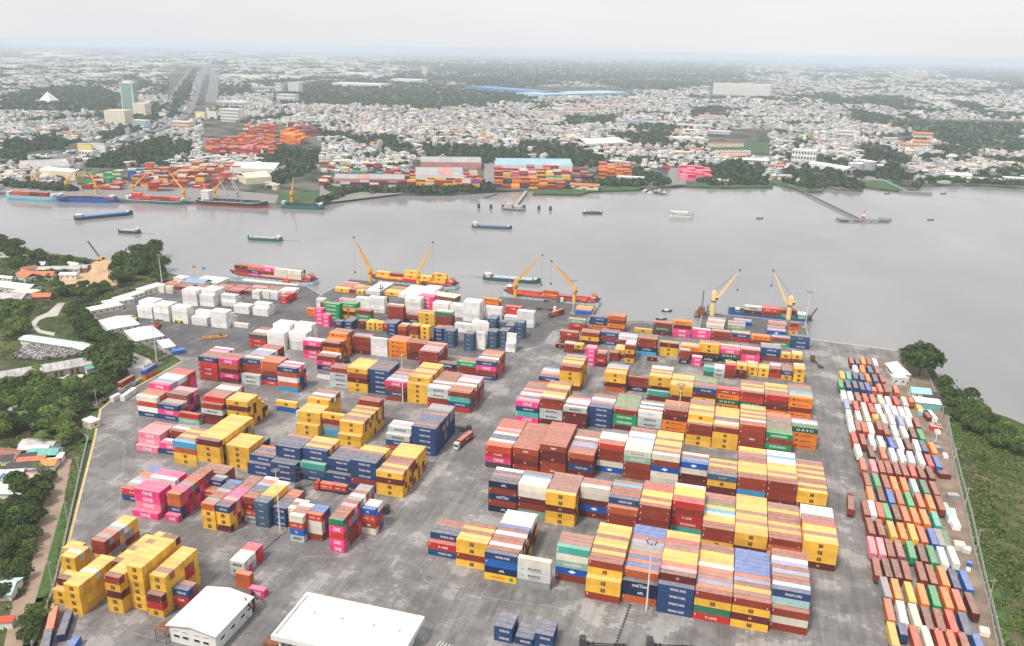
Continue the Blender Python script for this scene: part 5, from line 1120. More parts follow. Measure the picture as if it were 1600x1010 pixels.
LOT = [("A",1290,530,6.3125,[[(255,205,'R'),(312,210,'N'),(370,210,'O'),(428,215,'R'),(490,225,'W')],[(298,290,'W'),(365,290,'O'),(438,295,'N'),(510,300,'V')],
 [(165,350,'Y'),(228,355,'T'),(292,355,'N'),(357,365,'N'),(417,375,'O'),(488,380,'N'),(560,385,'R')],[(150,435,'G'),(222,440,'N'),(292,445,'N'),(358,460,'N'),(417,465,'B'),(478,490,'o5'),(535,478,'o'),(600,483,'R'),(695,490,'o')],
 [(182,545,'W'),(245,555,'W'),(320,565,'V'),(392,575,'K'),(468,585,'o'),(547,590,'w'),(620,605,'W'),(697,605,'K'),(782,610,'w'),(843,600,'o5')],
 [(210,640,'l'),(300,650,'r'),(383,665,'w'),(452,675,'K'),(525,685,'W'),(610,690,'W'),(680,700,'W'),(750,710,'W'),(815,720,'W')],
 [(235,740,'W'),(325,750,'w'),(413,760,'w'),(492,762,'Y5'),(575,780,'w'),(655,790,'W'),(740,800,'l'),(820,810,'W'),(903,820,'R')],
 [(257,840,'W'),(320,850,'R'),(383,865,'r'),(447,870,'W'),(527,845,'R'),(597,890,'R'),(685,900,'W'),(775,905,'W'),(862,920,'D'),(943,935,'G')]]),
 ("B",1300,680,5.317,[[(187,20,'K'),(258,32,'R'),(335,42,'W'),(410,50,'W'),(495,60,'b'),(565,65,'W'),(632,70,'D'),(705,80,'W'),(762,88,'N'),(840,103,'O')],
 [(220,118,'W'),(328,133,'D'),(425,145,'o'),(507,152,'W'),(580,165,'W'),(657,180,'W'),(738,190,'W'),(810,207,'K'),(875,217,'B')],
 [(258,237,'o'),(345,250,'q'),(412,257,'R'),(470,265,'R'),(538,273,'R'),(602,283,'R'),(670,290,'K'),(742,300,'R'),(817,308,'D')],
 [(293,363,'R'),(372,370,'G'),(447,382,'R'),(520,397,'O'),(602,403,'O'),(685,415,'a'),(770,425,'g'),(852,437,'R')],
 [(320,480,'O'),(407,487,'D'),(487,502,'B'),(562,512,'o'),(643,527,'G'),(732,537,'o'),(818,550,'O'),(900,562,'R')],
 [(283,600,'R'),(336,602,'W'),(400,617,'r'),(457,625,'G'),(535,637,'D'),(610,650,'o'),(690,662,'O'),(772,677,'O'),(865,692,'T')],
 [(320,750,'R'),(403,762,'R'),(500,778,'Y'),(585,792,'O'),(672,802,'Y'),(752,820,'o'),(838,837,'B'),(897,845,'S'),(950,852,'g')]]),
 ("C",1300,840,5.333,[[(335,60,'q'),(410,70,'q'),(483,82,'R'),(563,87,'V'),(660,97,'G'),(752,122,'D'),(835,137,'G'),(925,150,'W'),(1012,142,'W')],
 [(375,240,'R'),(460,247,'D'),(538,255,'D'),(622,268,'R'),(745,277,'R'),(832,302,'R'),(930,317,'O'),(1020,337,'N'),(1120,352,'B')],
 [(450,408,'S'),(540,425,'O'),(652,452,'Y'),(757,467,'O'),(855,482,'G'),(957,497,'O'),(1055,515,'o'),(1167,543,'D')],
 [(480,598,'o'),(585,617,'W'),(695,642,'w'),(797,667,'D'),(897,682,'R'),(1000,693,'K'),(1110,713,'N')],
 [(512,800,'Y'),(590,762,'N5'),(700,830,'r'),(797,832,'w'),(907,852,'r'),(1005,865,'o'),(1112,885,'R'),(1232,895,'B')],
 [(540,1000,'N'),(700,1020,'R'),(800,1030,'W'),(920,1050,'o')]])]
rowno = 0
for nm, ox, oy, s, rows in LOT:
    for row in rows:
        for i, (x, y, code) in enumerate(row):
            short = code.endswith('5'); code = code[0]; Lt = 6.06 if short else 12.19
            p = at(ox+x/s, oy+y/s, 1.25+HT)
            label = "%s%s box trailer, %s from left in the %s trailer row from the river" % ('short ' if short else '', CNAME[code], ORD[i], ORD[rowno])
            k = 'S' if short else 'L'; rz = math.radians(-90+random.uniform(-1.2, 1.2))
            if k not in TP: TP[k] = trailer_proto(Lt); o = TP[k]; o.location = (p.x, p.y, 0); o.rotation_euler = (0,0,rz); first = True
            else: o = copy_tree(TP[k], (p.x, p.y, 0), rz)
            o['label'] = label; o['category'] = 'trailer'; o['group'] = "box trailers parked in rows on the right-hand lot"
            m = paint('paint_'+CNAME[code].replace(' ', '_').replace('-', '_'), COL[code])
            for ch in o.children if o is not TP[k] else TP[k].children:
                if ch.name.split('.')[0] in ('box_body','side_ribs','roof_panels','door'): ch.material_slots[0].link = 'OBJECT'; ch.material_slots[0].material = m
        rowno += 1
# ------------------------------------------------------------------ trucks and yard machines
def truck(px0, px1, cabm, boxes, label, z=0):
    """px0: cab end, px1: rear end"""
    A, B = at(*px0), at(*px1); d = (B-A).normalized(); e = empty("container_truck", A, math.atan2(d.y, d.x)); tag(e, label, "truck", None)
    o = MB().box(0, 2.1, -1.25, 1.25, .7, 3.4).box(-.1, 0, -1.1, 1.1, .5, 1.6).build('cab', cabm, e)
    MB().box(-.06, -.01, -1.1, 1.1, 1.9, 3.0).build('windscreen', M_GLASS, o); MB().box(.3, 1.9, -1.15, 1.15, 3.4, 3.75).build('wind_deflector', cabm, o)
    c = MB(); 
    for s in (-.45, .45): c.box(1.2, 15.6, s-.1, s+.1, .85, 1.2)
    c.build('chassis', M_DSTEEL, e)
    for x in (.9, 3.2, 4.5, 11.8, 13.1, 14.4):
        for s in (-1, 1): MB().tube((x, s*.85, .5), (x, s*1.22, .5), .5, n=10).build('wheel', M_BLACK, e)
    x = 3.0
    for code, L in boxes:
        ms = CM[12.19 if L > 8 else 6.06]; M = Matrix.Translation(e.location) @ Matrix.Rotation(e.rotation_euler.z, 4, 'Z'); p = M @ Vector((x+L/2, 0, 1.22))
        c = dict(x=p.x, y=p.y, z=1.22, rz=e.rotation_euler.z, L=L, code=code, front=True)
        add_container(c, "%s container riding %son the %s" % (CNAME[code], ('just behind the cab ' if x < 4 and len(boxes) > 1 else 'at the tail ' if len(boxes) > 1 else ''), label.split(' truck')[0]+' truck'), 2 if code != 'Z' else 0); x += L+.15
    return e
truck((712,704),(741,681), M_WHITE, [('H',12.19)], "white cabbed truck driving down the central lane")
truck((493,764),(548,773), M_REDP, [('Z',6.06),('Z',6.06)], "dark red truck between the navy and short-box stacks")
truck((858,497),(885,489), M_RUSTY, [('o',6.06),('R',6.06)], "maroon truck on the dark apron by the red barge")
truck((1268,563),(1286,578), M_RUSTY, [], "empty maroon flatbed truck right of the yellow short boxes")
truck((1327,782),(1328,812), M_RUSTY, [('R',12.19)], "red truck alone on the lane before the trailer lot")
truck((735,676),(700,668), M_DSTEEL, [], "empty black flatbed truck behind the navy stack")
truck((608,803),(590,800), M_DSTEEL, [], "black flatbed truck half hidden by the short white boxes")
truck((869,487),(835,483), M_WHITE, [], "white cabbed flatbed truck, nearer of two on the apron")
truck((880,473),(845,471), M_WHITE, [], "white cabbed flatbed truck below the red barge")
truck((1010,1012),(1050,1014), M_DSTEEL, [], "black skeletal trailer rig at the bottom edge")
truck((905,1010),(950,1012), M_DSTEEL, [], "black skeletal trailer rig by the slate short boxes")
def reach_stacker(px, ang, label, col, mast_h=9, spreader=True):
    p = at(*px); e = empty("container_handler", p, ang); tag(e, label, "forklift")
    MB().box(-3.6, 2.6, -1.7, 1.7, .9, 2.3).box(-4.2,-3.0,-1.6,1.6,1.2,2.9).build('body', col, e); o = MB().box(-1.6,.2,-.8,.8,2.3,4.0).build('cab', M_GLASS, e); MB().box(-1.7,.3,-.9,.9,4.0,4.15).build('cab_roof', col, o)
    m = MB()
    for s in (-.75, .75): m.box(2.8, 3.3, s-.18, s+.18, .4, mast_h)
    for z in (1.5, mast_h*.5, mast_h-.3): m.box(2.9, 3.2, -.8, .8, z, z+.35)
    m.build('mast', M_DSTEEL, e)
    if spreader: MB().box(3.3, 4.0, -3.1, 3.1, mast_h*.72, mast_h*.72+.5).build('spreader', M_DSTEEL, e)
    for x in (-2.8, 1.8):
        for s in (-1, 1): MB().tube((x, s*1.3, .8), (x, s*1.95, .8), .85, n=12).build('tyre', M_BLACK, e)
    return e
reach_stacker((467,771), 2.2, "dark mast forklift behind the navy short boxes", M_DSTEEL, 11)
reach_stacker((538,565), 2.6, "black mast forklift behind the maroon stack", M_DSTEEL, 12)
reach_stacker((600,470), 2.6, "dark mast forklift between the white and yellow wharf rows", M_DSTEEL, 12)
reach_stacker((383,955), .9, "red and black forklift beside the gabled white shed", M_REDP, 7)
reach_stacker((372,968), .9, "second forklift close along the gabled shed wall", M_DSTEEL, 7)
reach_stacker((283,504), 0, "yellow forklift in front of the white reefer stacks", plain("machine_yellow", (.75,.62,.08)), 6, False)
reach_stacker((208,502), .5, "yellow-green forklift behind the canteen roofs", plain("machine_lime", (.62,.66,.10)), 6, False)
reach_stacker((246,512), 2.0, "red reach stacker parked behind the white hip-roofed hall", M_REDP, 5)
p = at(336,528); e = empty("spreader_frame", p, .55); tag(e, "orange steel spreader frame lying on the dark apron", "frame")
m = MB(); [m.box(-7,7,s-.35,s+.35,.3,1.0) for s in (-1.5,1.5)]; [m.box(x-.4,x+.4,-2,2,.2,1.1) for x in (-7,-3,3,7)]; m.build('beams', plain("frame_orange", (.62,.26,.04)), e); MB().box(3,4,-.6,.6,1,3).build('lifting_head', M_DSTEEL, e)
for (px, py, rz, lab) in ((583,626,0,"maroon spreader hanging above the end yellow stack"),(632,628,0,None)):
    pass
def light_mast(base, h, label, ring=True):
    p = at(*base); e = empty("light_mast", p); tag(e, label, "light mast", "high light masts of the yard")
    MB().tube((0,0,0),(0,0,h), .34, .15, 10).build('mast', M_WHITE, e)
    b = MB(); b.box(-2.4,2.4,-2.4,2.4,0,.25).build('concrete_plinth', M_CONCD, e); g = MB()
    for a in range(4): t = a*math.pi/2+.78; g.box(2.0*math.cos(t)-.15,2.0*math.cos(t)+.15,2.0*math.sin(t)-.15,2.0*math.sin(t)+.15,.25,1.1)
    g.build('guard_posts', M_KERBY, e)
    r = MB(); n = 8
    for i in range(n): a, b_ = i*2*math.pi/n, (i+1)*2*math.pi/n; r.bar((1.5*math.cos(a),1.5*math.sin(a),h-.3),(1.5*math.cos(b_),1.5*math.sin(b_),h-.3), .12); r.bar((0,0,h-.3),(1.5*math.cos(a),1.5*math.sin(a),h-.3), .08)
    r.build('lamp_ring', M_STEEL, e)
    for i in range(n): a = i*2*math.pi/n; MB().box(1.7*math.cos(a)-.28,1.7*math.cos(a)+.28,1.7*math.sin(a)-.28,1.7*math.sin(a)+.28,h-.75,h-.35).build('floodlight', M_DSTEEL, e)
for b, h, lab in (((1009.5,955),28.5,"white light mast standing before the nearest right block"),((438,829.9),27.5,"white light mast beside the navy short boxes"),((629.4,629.9),28,"white light mast before the yellow stack of the fourth left block"),
    ((1057.5,679),28,"white light mast between the third and fourth right blocks"),((245.5,568.3),27,"white light mast by the blue and orange fence-side boxes"),((1258,512),27,"white light mast at the river corner of the apron"),
    ((254,450),27,"white light mast at the far left corner of the yard"),((578,440),24,"slim light mast on the left wharf"),((895,490),26,"light mast behind the orange boxes on the middle wharf"),((1462,690),10,"short light pole by the dirt strip")):
    if h > 5 and 'slim' not in lab: light_mast(b, h, lab)
# ------------------------------------------------------------------ buildings of the terminal
def windows_on(e, parent, pts, wd, hg, mat=M_GLASS, frame=M_OFFW):
    for (x, y, z, ax) in pts:
        if ax == 'x': o = MB().box(x-wd/2, x+wd/2, y-.05, y+.05, z-hg/2, z+hg/2).build('window', frame, parent); MB().box(x-wd/2+.1, x+wd/2-.1, y-.09, y+.09, z-hg/2+.1, z+hg/2-.1).build('pane', mat, o)
        else: o = MB().box(x-.05, x+.05, y-wd/2, y+wd/2, z-hg/2, z+hg/2).build('window', frame, parent); MB().box(x-.09, x+.09, y-wd/2+.1, y+wd/2-.1, z-hg/2+.1, z+hg/2-.1).build('pane', mat, o)
e = empty("gabled_shed", (-115.6,-51.5,0), math.radians(-1)); tag(e, "white gabled maintenance shed with louvred windows near the bottom left", "shed")
w_ = MB().box(-8.6,8.6,-10.5,9.2,0,6.6).build('wall', M_WHITE, e); rf1 = MB().gable(-8.6,8.6,-10.5,9.2,6.55,1.5,.7,0,'y',.25).build('roof', M_CONC, e)
for i in range(11): y0 = -11.3+i*1.94; MB().gable(-8.6,8.6,y0+.03,y0+1.90,6.62,1.5+.02*(i%2),.0,0,'y',.06).build('roof_sheet', M_WHITE, rf1).scale.x = 1.09
MB().add([(-8.6,-10.5,6.6),(8.6,-10.5,6.6),(0,-10.5,7.9),(-8.6,9.2,6.6),(8.6,9.2,6.6),(0,9.2,7.9)],[(0,1,2),(5,4,3)]).build('gable_wall', M_WHITE, e)
windows_on(e, e, [(x,-10.55,2.8,'x') for x in (-6,-2.6,1.6,5)]+[(8.65,y,3.2,'y') for y in (-7,-1.5,4,8)], 2.2, 1.1, M_DARK); windows_on(e, e, [(x,-10.55,4.9,'x') for x in (-6,-2.6,1.6,5)], 2.2, .35, M_DARK)
MB().box(-13,-9,-12,-8,4.6,4.8).build('lean_to_roof', M_RUSTY, e); pp = MB(); [pp.box(x,x+.2,y,y+.2,0,4.6) for x in (-13,-9.3) for y in (-12,-8.3)]; pp.build('lean_to_frame', M_RUSTY, e)
e = empty("flat_roofed_canopy", (-68,-46.5,0)); tag(e, "big white flat-roofed canopy building with parapet at the bottom edge", "building")
rd1 = MB().box(-20.5,20.5,-11,9.6,6.9,7.45).build('roof_deck', M_CONC, e)
for i in range(16): MB().box(-20.45+i*2.563,-20.45+i*2.563+2.53,-10.95,9.55,7.46,7.50+.012*(i%3)).build('roof_sheet', M_WHITE, rd1)
for x in (-14,-4,7,16): MB().box(x-.3,x+.3,2,2.6,7.5,8.0).build('roof_vent', M_STEEL, e)
r = MB(); [r.box(*b) for b in ((-21.4,21.4,9.6,10.6,6.4,8.2),(-21.4,21.4,-12,-11,6.4,8.2),(-21.4,-20.5,-11,9.6,6.4,8.2),(20.5,21.4,-11,9.6,6.4,8.2))]; r.build('parapet', M_WHITE, e)
MB().box(-15,19,-10,7,0,6.4).build('wall', M_OFFW, e)
for x in np.arange(-19,20,4.75): MB().box(x-.35,x+.35,-11.2,-10.5,0,6.4).build('column', M_WHITE, e)
windows_on(e, e, [(x,-10.05,3,'x') for x in np.arange(-12,18,4.2)], 2.6, 2.4, M_DARK)
tag(MB().box(-2.5,2.5,-1.5,1.5,0,2.6).build("rust_tank_crate", M_RUSTY, loc=(-91.5,-55,0)), "rust-brown crate left of the flat white canopy", "crate")
e = empty("open_pump_skid", (-38,-41,0), -.2); tag(e, "open green and white machinery skid right of the flat canopy", "machine"); MB().box(-3,3,-2.5,2.5,0,.5).build('base_frame', M_OFFW, e); MB().box(-2,2,-1.2,1,.5,1.5).build('green_tray', M_GREENP, e); m = MB(); [m.box(x,x+.2,-2.4,2.4,.5,1.9) for x in np.arange(-2.8,3,1.1)]; m.build('guard_bars', M_OFFW, e)
def hut(name, px, z, L, W, H, ang, label, wm=M_OFFW, rm=M_WHITE, roof='hip', win=True, cat="building"):
    p = at(*px, z); e = empty(name, (p.x, p.y, 0), math.radians(ang)); tag(e, label, cat)
    MB().box(-L/2, L/2, -W/2, W/2, 0, H).build('wall', wm, e)
    o = .7
    if roof == 'hip':
        h = W*.22; k = min(L, W)/2; MB().add([(-L/2-o,-W/2-o,H),(L/2+o,-W/2-o,H),(L/2+o,W/2+o,H),(-L/2-o,W/2+o,H),(-L/2+k,0,H+h),(L/2-k,0,H+h)] if L > W else [(-L/2-o,-W/2-o,H),(L/2+o,-W/2-o,H),(L/2+o,W/2+o,H),(-L/2-o,W/2+o,H),(0,-W/2+k,H+h),(0,W/2-k,H+h)],
            [(0,1,5,4),(2,3,4,5),(1,2,5),(3,0,4),(3,2,1,0)] if L > W else [(0,1,4),(1,2,5,4),(2,3,5),(3,0,4,5),(3,2,1,0)]).build('roof', rm, e)
    elif roof == 'gable': MB().gable(-L/2,L/2,-W/2,W/2,H+.02,W*.2,.5).build('roof', rm, e)
    else: MB().box(-L/2-.3,L/2+.3,-W/2-.3,W/2+.3,H,H+.25).build('roof', rm, e)
    if win:
        n = max(1, int(L/4)); pts = [(-L/2+L*(i+.5)/n, s*(W/2+.02), H*.55, 'x') for i in range(n) for s in (-1,)]; n = max(1, int(W/4)); pts += [(s*(L/2+.02), -W/2+W*(i+.5)/n, H*.55, 'y') for i in range(n) for s in (-1, 1)]
        windows_on(e, e, pts, 1.5, 1.2, M_GLASS)
        if H > 2.4: MB().box(-L/2+.6,-L/2+1.7,-W/2-.06,-W/2+.02,0,2.1).build('door', M_TINR, e)
    return e
hut("office_hall", (186,503), 4, 23, 19, 3.6, -35, "white hip-roofed hall, farther of the two by the left fence"); hut("office_hall", (225,520), 4, 24, 17, 3.6, -35, "white hip-roofed hall, nearer of the two, beside the parked reach stacker")
hut("gate_office", (260,538), 3, 16, 7, 3.4, -38, "small white cabin office with dark windows at the yard entrance", M_WHITE, M_WHITE, 'flat')
hut("blue_booth", (279,549), 1.5, 7, 4, 2.4, 50, "bright blue booth at the yard entrance", M_BLUER, M_BLUER, 'flat', False, "booth")
hut("canteen", (163,480), 3, 22, 10, 3.4, 62, "cream flat-roofed canteen at the bend of the left fence", M_CREAM, M_WHITE, 'flat'); hut("staff_house", (184,470), 3, 20, 9, 3.4, 62, "white flat-roofed staff house next to the canteen", M_OFFW, M_WHITE, 'flat')
hut("store_row", (207,460), 3, 30, 8, 3.2, 80, "long white store row beside the upper left fence", M_OFFW, M_WHITE, 'flat'); hut("store_row", (236,451), 3, 20, 9, 4.5, 80, "short white store block behind the corner light mast", M_OFFW, M_WHITE, 'flat')
hut("river_office", (284,439), 3, 9, 8, 6, 0, "small white two-storey office at the waterside left corner", M_WHITE, M_WHITE, 'flat'); hut("blue_roof_store", (308,441), 3, 20, 11, 4, 0, "blue-grey gabled store on the waterside left corner", M_OFFW, plain("blue_grey_roof", (.25,.33,.48)), 'gable')
hut("white_canopy", (330,437), 3, 22, 16, 3, 0, "white flat roof beside the blue-grey store", M_OFFW, M_WHITE, 'flat', False)
hut("guard_house", (142,658), 3, 7, 5, 3.6, -14, "cream guard house beside the yellow kerb", M_CREAM, M_OFFW, 'flat')
hut("shelter", (697,464), 3, 20, 10, 4.5, -8, "cream-roofed open shelter at the edge of the water notch", M_RUSTY, M_CREAM, 'flat', False)
hut("lot_office", (1403,577), 4, 9, 17, 4, 8, "white gabled office beside the trailer lot's river end", M_WHITE, M_WHITE, 'hip'); hut("lot_annex", (1404,592), 3, 8, 5, 4.4, 8, "low white annex just below the gabled lot office", M_WHITE, M_OFFW, 'flat')
hut("aqua_hut", (1437,611), 3.4, 10, 9, 3.6, 5, "aqua-roofed hut below the big riverside tree", M_OFFW, plain("aqua_roof", (.30,.62,.56)), 'gable'); hut("dark_shed", (1455,617), 3, 9, 8, 3, 5, "dark-roofed shed between aqua hut and riverbank", M_CONCD, M_DSTEEL, 'flat', False)
hut("white_workshop", (1449,626), 4, 13, 8, 3.8, 0, "white flat workshop roof right of the trailer lot", M_TEALR, M_WHITE, 'flat', False); hut("red_kiosk", (1462,665), 2.6, 5, 4, 2.6, 0, "small red kiosk on the dirt strip", M_REDP, plain("pink_roof", (.65,.3,.3)), 'flat', False, "kiosk")
for i, (x, y, L, W, H, m, lab) in enumerate(((1437,640,3,9,2.4,'Y',"yellow scrap box body below the white workshop"),(1442,645,5,3,2.6,'a',"small aqua tarpaulin-covered cabin beside the scrap boxes"),(1455,650,3,11,2.6,'W',"white box body at the edge of the dirt strip"),(1449,650,3,10,2.6,'D',"maroon box body between the white and aqua ones"),
  (1474,741,5,5,2.6,'D',"rusty open crate beside the dirt strip"),(1479,800,3,12,3,'a',"pale grey tarpaulined box on the lot's right edge"),(1487,806,3,9,2.8,'W',"upper white bundle at the lot's right edge"),(1492,818,3,7,2.6,'W',"middle white bundle at the lot's right edge"),(1499,853,4,4,2.4,'w',"white canvas tent below the white bundles"),(1510,859,3,3,1.8,'W',"tiny white tent beside the wall"),(1515,881,1.8,1.8,1.5,'B',"blue drum on the dirt strip"),(1513,890,1.4,1.4,1,'W',"white drum below the blue drum"),(1538,987,3,3,2,'w',"pale crate near the bottom right wall"),(1465,675,2.5,2.5,1.6,'W',"white water tank beside the wall"),(1465,700,3,3,1.6,'S',"grey junk pile by the wall"),(1477,712,2,4,1.4,'W',"white scrap panels by the wall"),(1489,775,5,3,1.8,'S',"grey scrap heap behind the orange trailer"))):
    p = at(x, y, H/2); hx, hy = L/2, W/2; m_ = paint('paint_'+CNAME[m].replace(' ', '_').replace('-', '_'), COL[m]); b = MB().box(-hx,hx,-hy,hy,0,H*.9).box(-hx*.9,hx*.9,-hy*.92,hy*.92,H*.9,H).box(-hx-.1,-hx,-hy*.3,hy*.3,.2,H*.7)
    tag(b.build("scrap_box", m_, loc=(p.x, p.y, 0), rz=random.uniform(-.2,.2)), lab, "scrap")
# ------------------------------------------------------------------ fences, walls and poles along the yard
def panel_fence(name, pts, label, h=2.2, step=3.0, mat=M_CONC, cat="fence", infill=True):
    e = empty(name, (0,0,0)); tag(e, label, cat); n = 0; st = MB()
    for (x0, y0), (x1, y1) in zip(pts, pts[1:]):
        L = math.hypot(x1-x0, y1-y0); k = max(1, int(L/step))
        for i in range(k):
            x, y = x0+(x1-x0)*i/k, y0+(y1-y0)*i/k
            if n < 290: MB().box(-.12,.12,-.12,.12,-.3,h+.15).build('post', mat, e, (x, y, 0)) if False else link('post', POST, e, (x, y, 0)); 
            else: st.box(x-.12,x+.12,y-.12,y+.12,-.3,h+.15)
            n += 1
        a = math.atan2(y1-y0, x1-x0); o = MB()
        o.T = Matrix.Translation((x0, y0, 0)) @ Matrix.Rotation(a, 4, 'Z')
        if infill: o.box(0, L, -.05, .05, -.3, h*.45)
        for z in (h*.7, h): o.box(0, L, -.04, .04, z, z+.07)
        o.T = Matrix(); o.build('panel', mat, e)
    return e
_o = MB().box(-.13,.13,-.13,.13,-.3,2.35).build('post', M_CONC); POST = _o.data; bpy.data.objects.remove(_o)
left_fence = [tuple(at(x, y)[:2]) for x, y in ((50,1012),(62,985),(82,930),(97,870),(118,775),(135,700),(138,688))]
panel_fence("concrete_fence", left_fence, "long concrete post fence between the creek and the yard's left verge")
panel_fence("concrete_fence", [tuple(at(x, y)[:2]) for x, y in ((138,688),(118,670))]+[tuple(at(x,y)[:2]) for x, y in ((118,670),(112,667))], "short return of the concrete fence behind the guard house")
panel_fence("concrete_fence", [tuple(at(x, y)[:2]) for x, y in ((124,636),(152,634),(200,600),(212,592))], "concrete post fence behind the white fence-side boxes")
panel_fence("concrete_fence", [tuple(at(x, y)[:2]) for x, y in ((226,575),(268,556),(230,542),(190,523),(150,498),(137,490),(148,478))], "concrete fence round the two hip-roofed halls")
panel_fence("concrete_fence", [tuple(at(x, y)[:2]) for x, y in ((180,458),(230,447),(262,438),(282,433))], "pale concrete fence along the upper left corner")
panel_fence("boundary_wall", [tuple(at(x, y)[:2]) for x, y in ((1437,562),(1460,610),(1478,655),(1490,720),(1506,790),(1522,860),(1545,950),(1562,1030))], "grey boundary wall between the dirt strip and the grass verge", 1.6, 6, M_CONC, "wall")
panel_fence("concrete_fence", [tuple(at(x, y)[:2]) for x, y in ((1478,640),(1487,690),(1500,740),(1516,800),(1538,900),(1560,990),(1570,1030))], "outer concrete fence along the green field's edge", 2.2, 3)
def utility_pole(base, h, label, arm=1.2, ang=0.3):
    p = at(*base); e = empty("utility_pole", p, ang); tag(e, label, "pole", "concrete poles along the fences"); MB().tube((0,0,0),(0,0,h),.2,.13,8).build('pole', M_CONC, e)
    MB().box(-arm,arm,-.07,.07,h-.9,h-.75).build('cross_arm', M_STEEL, e)
    for x in (-arm+.1, 0, arm-.1): MB().tube((x,0,h-.75),(x,0,h-.45),.07,.04,6).build('insulator', M_WHITE, e)
for (b, h, lab) in (((139,687),9,"concrete pole at the fence by the guard house"),((152,636),10,"concrete pole at the kerb's upper bend"),((125,748),11,"concrete pole leaning over the verge, third from the guard house"),((107,821),11,"concrete pole on the verge beside the creek's wide bend"),((82,918),11,"concrete pole nearest the corner stack"),
    ((210,590),9,"concrete pole behind the maroon fence-side box"),((1477,683),12,"concrete pole on the right verge nearest the river"),((1488,735),12,"second concrete pole from the river on the right verge"),((1506,800),12,"third concrete pole from the river on the right verge"),((1523,868),12,"fourth concrete pole from the river on the right verge"),((1543,950),12,"fifth concrete pole from the river on the right verge"),((1471,655),8,"short concrete pole by the red kiosk")):
    utility_pole(b, h, lab)
for (px, lab) in (((303,437),"red flag on a pole behind the waterside office"),((318,440),"blue flag on a pole behind the waterside office")):
    p = at(*px); e = empty("flag_pole", p); tag(e, lab, "flag"); MB().tube((0,0,0),(0,0,12),.1).build('pole', M_STEEL, e); MB().box(0,2.8,-.03,.03,10,12).build('flag', M_REDP if 'red' in lab else M_BLUER, e)
# ------------------------------------------------------------------ trees and undergrowth on the near banks
LEAF = [leaf_mat("leaves_dark", (.030,.062,.016), (.10,.15,.034)), leaf_mat("leaves_mid", (.045,.085,.018), (.13,.20,.042)), leaf_mat("leaves_light", (.075,.13,.022), (.20,.27,.06)), leaf_mat("leaves_olive", (.045,.060,.020), (.115,.125,.045))]
M_BARK = plain("bark", (.13,.09,.06), .9, 0, .25, 2)
def cards(cen, nor, size, aspect=1.0, r=None):
    """quads facing nor (n,3) round cen (n,3)"""
    r = r or rng; n = len(cen); nor = nor/np.linalg.norm(nor, axis=1, keepdims=True); t = r.normal(size=(n,3)); a = np.cross(nor, t); a /= np.linalg.norm(a, axis=1, keepdims=True)+1e-9; b = np.cross(nor, a)
    s = (size if np.ndim(size) else np.full(n, size))[:, None]/2
    # a leaf spray: pointed ends, so that the outline is ragged
    V = np.stack([cen-a*s, cen-b*s*.62*aspect+a*s*.15, cen+a*s, cen+b*s*.62*aspect-a*s*.1], 1).reshape(-1, 3)
    F = np.arange(4*n, dtype=np.int32).reshape(-1, 4); return V, F
def crown_mesh(name, kind, seed):
    r = np.random.default_rng(seed); cs, ns, ss = [], [], []
    if kind == 'round': lobes = [((0,0,.62),.42)]+[((.30*math.cos(a),.30*math.sin(a),.48+.18*r.random()),.25+.08*r.random()) for a in np.arange(0,6.28,1.05)+r.random()]
    elif kind == 'tall': lobes = [((0,0,.35),.20),((.05,0,.55),.22),((-.05,.04,.75),.17),((.02,0,.9),.10),((.14,.1,.45),.14),((-.15,-.08,.5),.15)]
    elif kind == 'wide': lobes = [((.36*math.cos(a)*k,.36*math.sin(a)*k,.55+.12*r.random()),.20+.08*r.random()) for a in np.arange(0,6.28,.7) for k in (1,.5)]
    else: lobes = [((.2*r.normal(),.2*r.normal(),.25+.15*r.random()),.24) for _ in range(6)]
    for (c, rad) in lobes:
        n = int(520*rad) if kind != 'wide' else int(330*rad); d = r.normal(size=(n,3)); d /= np.linalg.norm(d, axis=1, keepdims=True); d[:,2] = np.where(d[:,2] < -.5, -d[:,2], d[:,2])
        cl = (np.sin(d[:,0]*7+seed)+np.sin(d[:,1]*8)+np.sin(d[:,2]*9))*.07
        rr = rad*(.78+.25*r.random(n)+cl)[:, None]; cs.append(np.array(c)+d*rr*np.array([1,1,.8])); ns.append(d+r.normal(size=(n,3))*.55); ss.append(rad*.42*(.6+.8*r.random(n)))
    V, F = cards(np.concatenate(cs), np.concatenate(ns), np.concatenate(ss), 1.1, r); return np_mesh(name, V, F, [None])
def palm_crown(seed):
    r = np.random.default_rng(seed); V, F = [], []
    for i in range(16):
        a = i*2*math.pi/16+r.random()*.3; el = .9-1.1*(i % 4)/3; pts = []
        for k in range(5):
            t = k/4; pts.append((.42*t*math.cos(a), .42*t*math.sin(a), .95+.22*t*el-.30*t*t))
        for k in range(4):
            p, q = np.array(pts[k]), np.array(pts[k+1]); w_ = .045*(1-k*.2); sd = np.array([-math.sin(a), math.cos(a), -.5*0])*w_; n = len(V)*1
            for s in (-1, 1): n = len(V); V += [p, q, q+sd*s*1.6-[0,0,.03], p+sd*s*1.8-[0,0,.03]]; F.append((n, n+1, n+2, n+3))
    return np_mesh('crown', np.array(V), np.array(F), [None])
CROWNS = [crown_mesh('crown', k, i*7+3) for i, k in enumerate(('round','round','wide','tall','round','bush','wide'))]+[palm_crown(5)]
def trunk_mesh(kind):
    m = MB(); h = .5 if kind != 'palm' else .95; m.tube((0,0,-.02),(.01,0,h*.6), .030, .022, 7).tube((.01,0,h*.6),(.0,.01,h), .022, .014, 7)
    if kind != 'palm':
        for a in (0, 1.6, 3.1, 4.7): m.tube((.01,0,h*.5),(.22*math.cos(a),.22*math.sin(a),h+.08), .014, .006, 5)
    o = m.build('tmp', M_BARK); me = o.data; bpy.data.objects.remove(o); return me
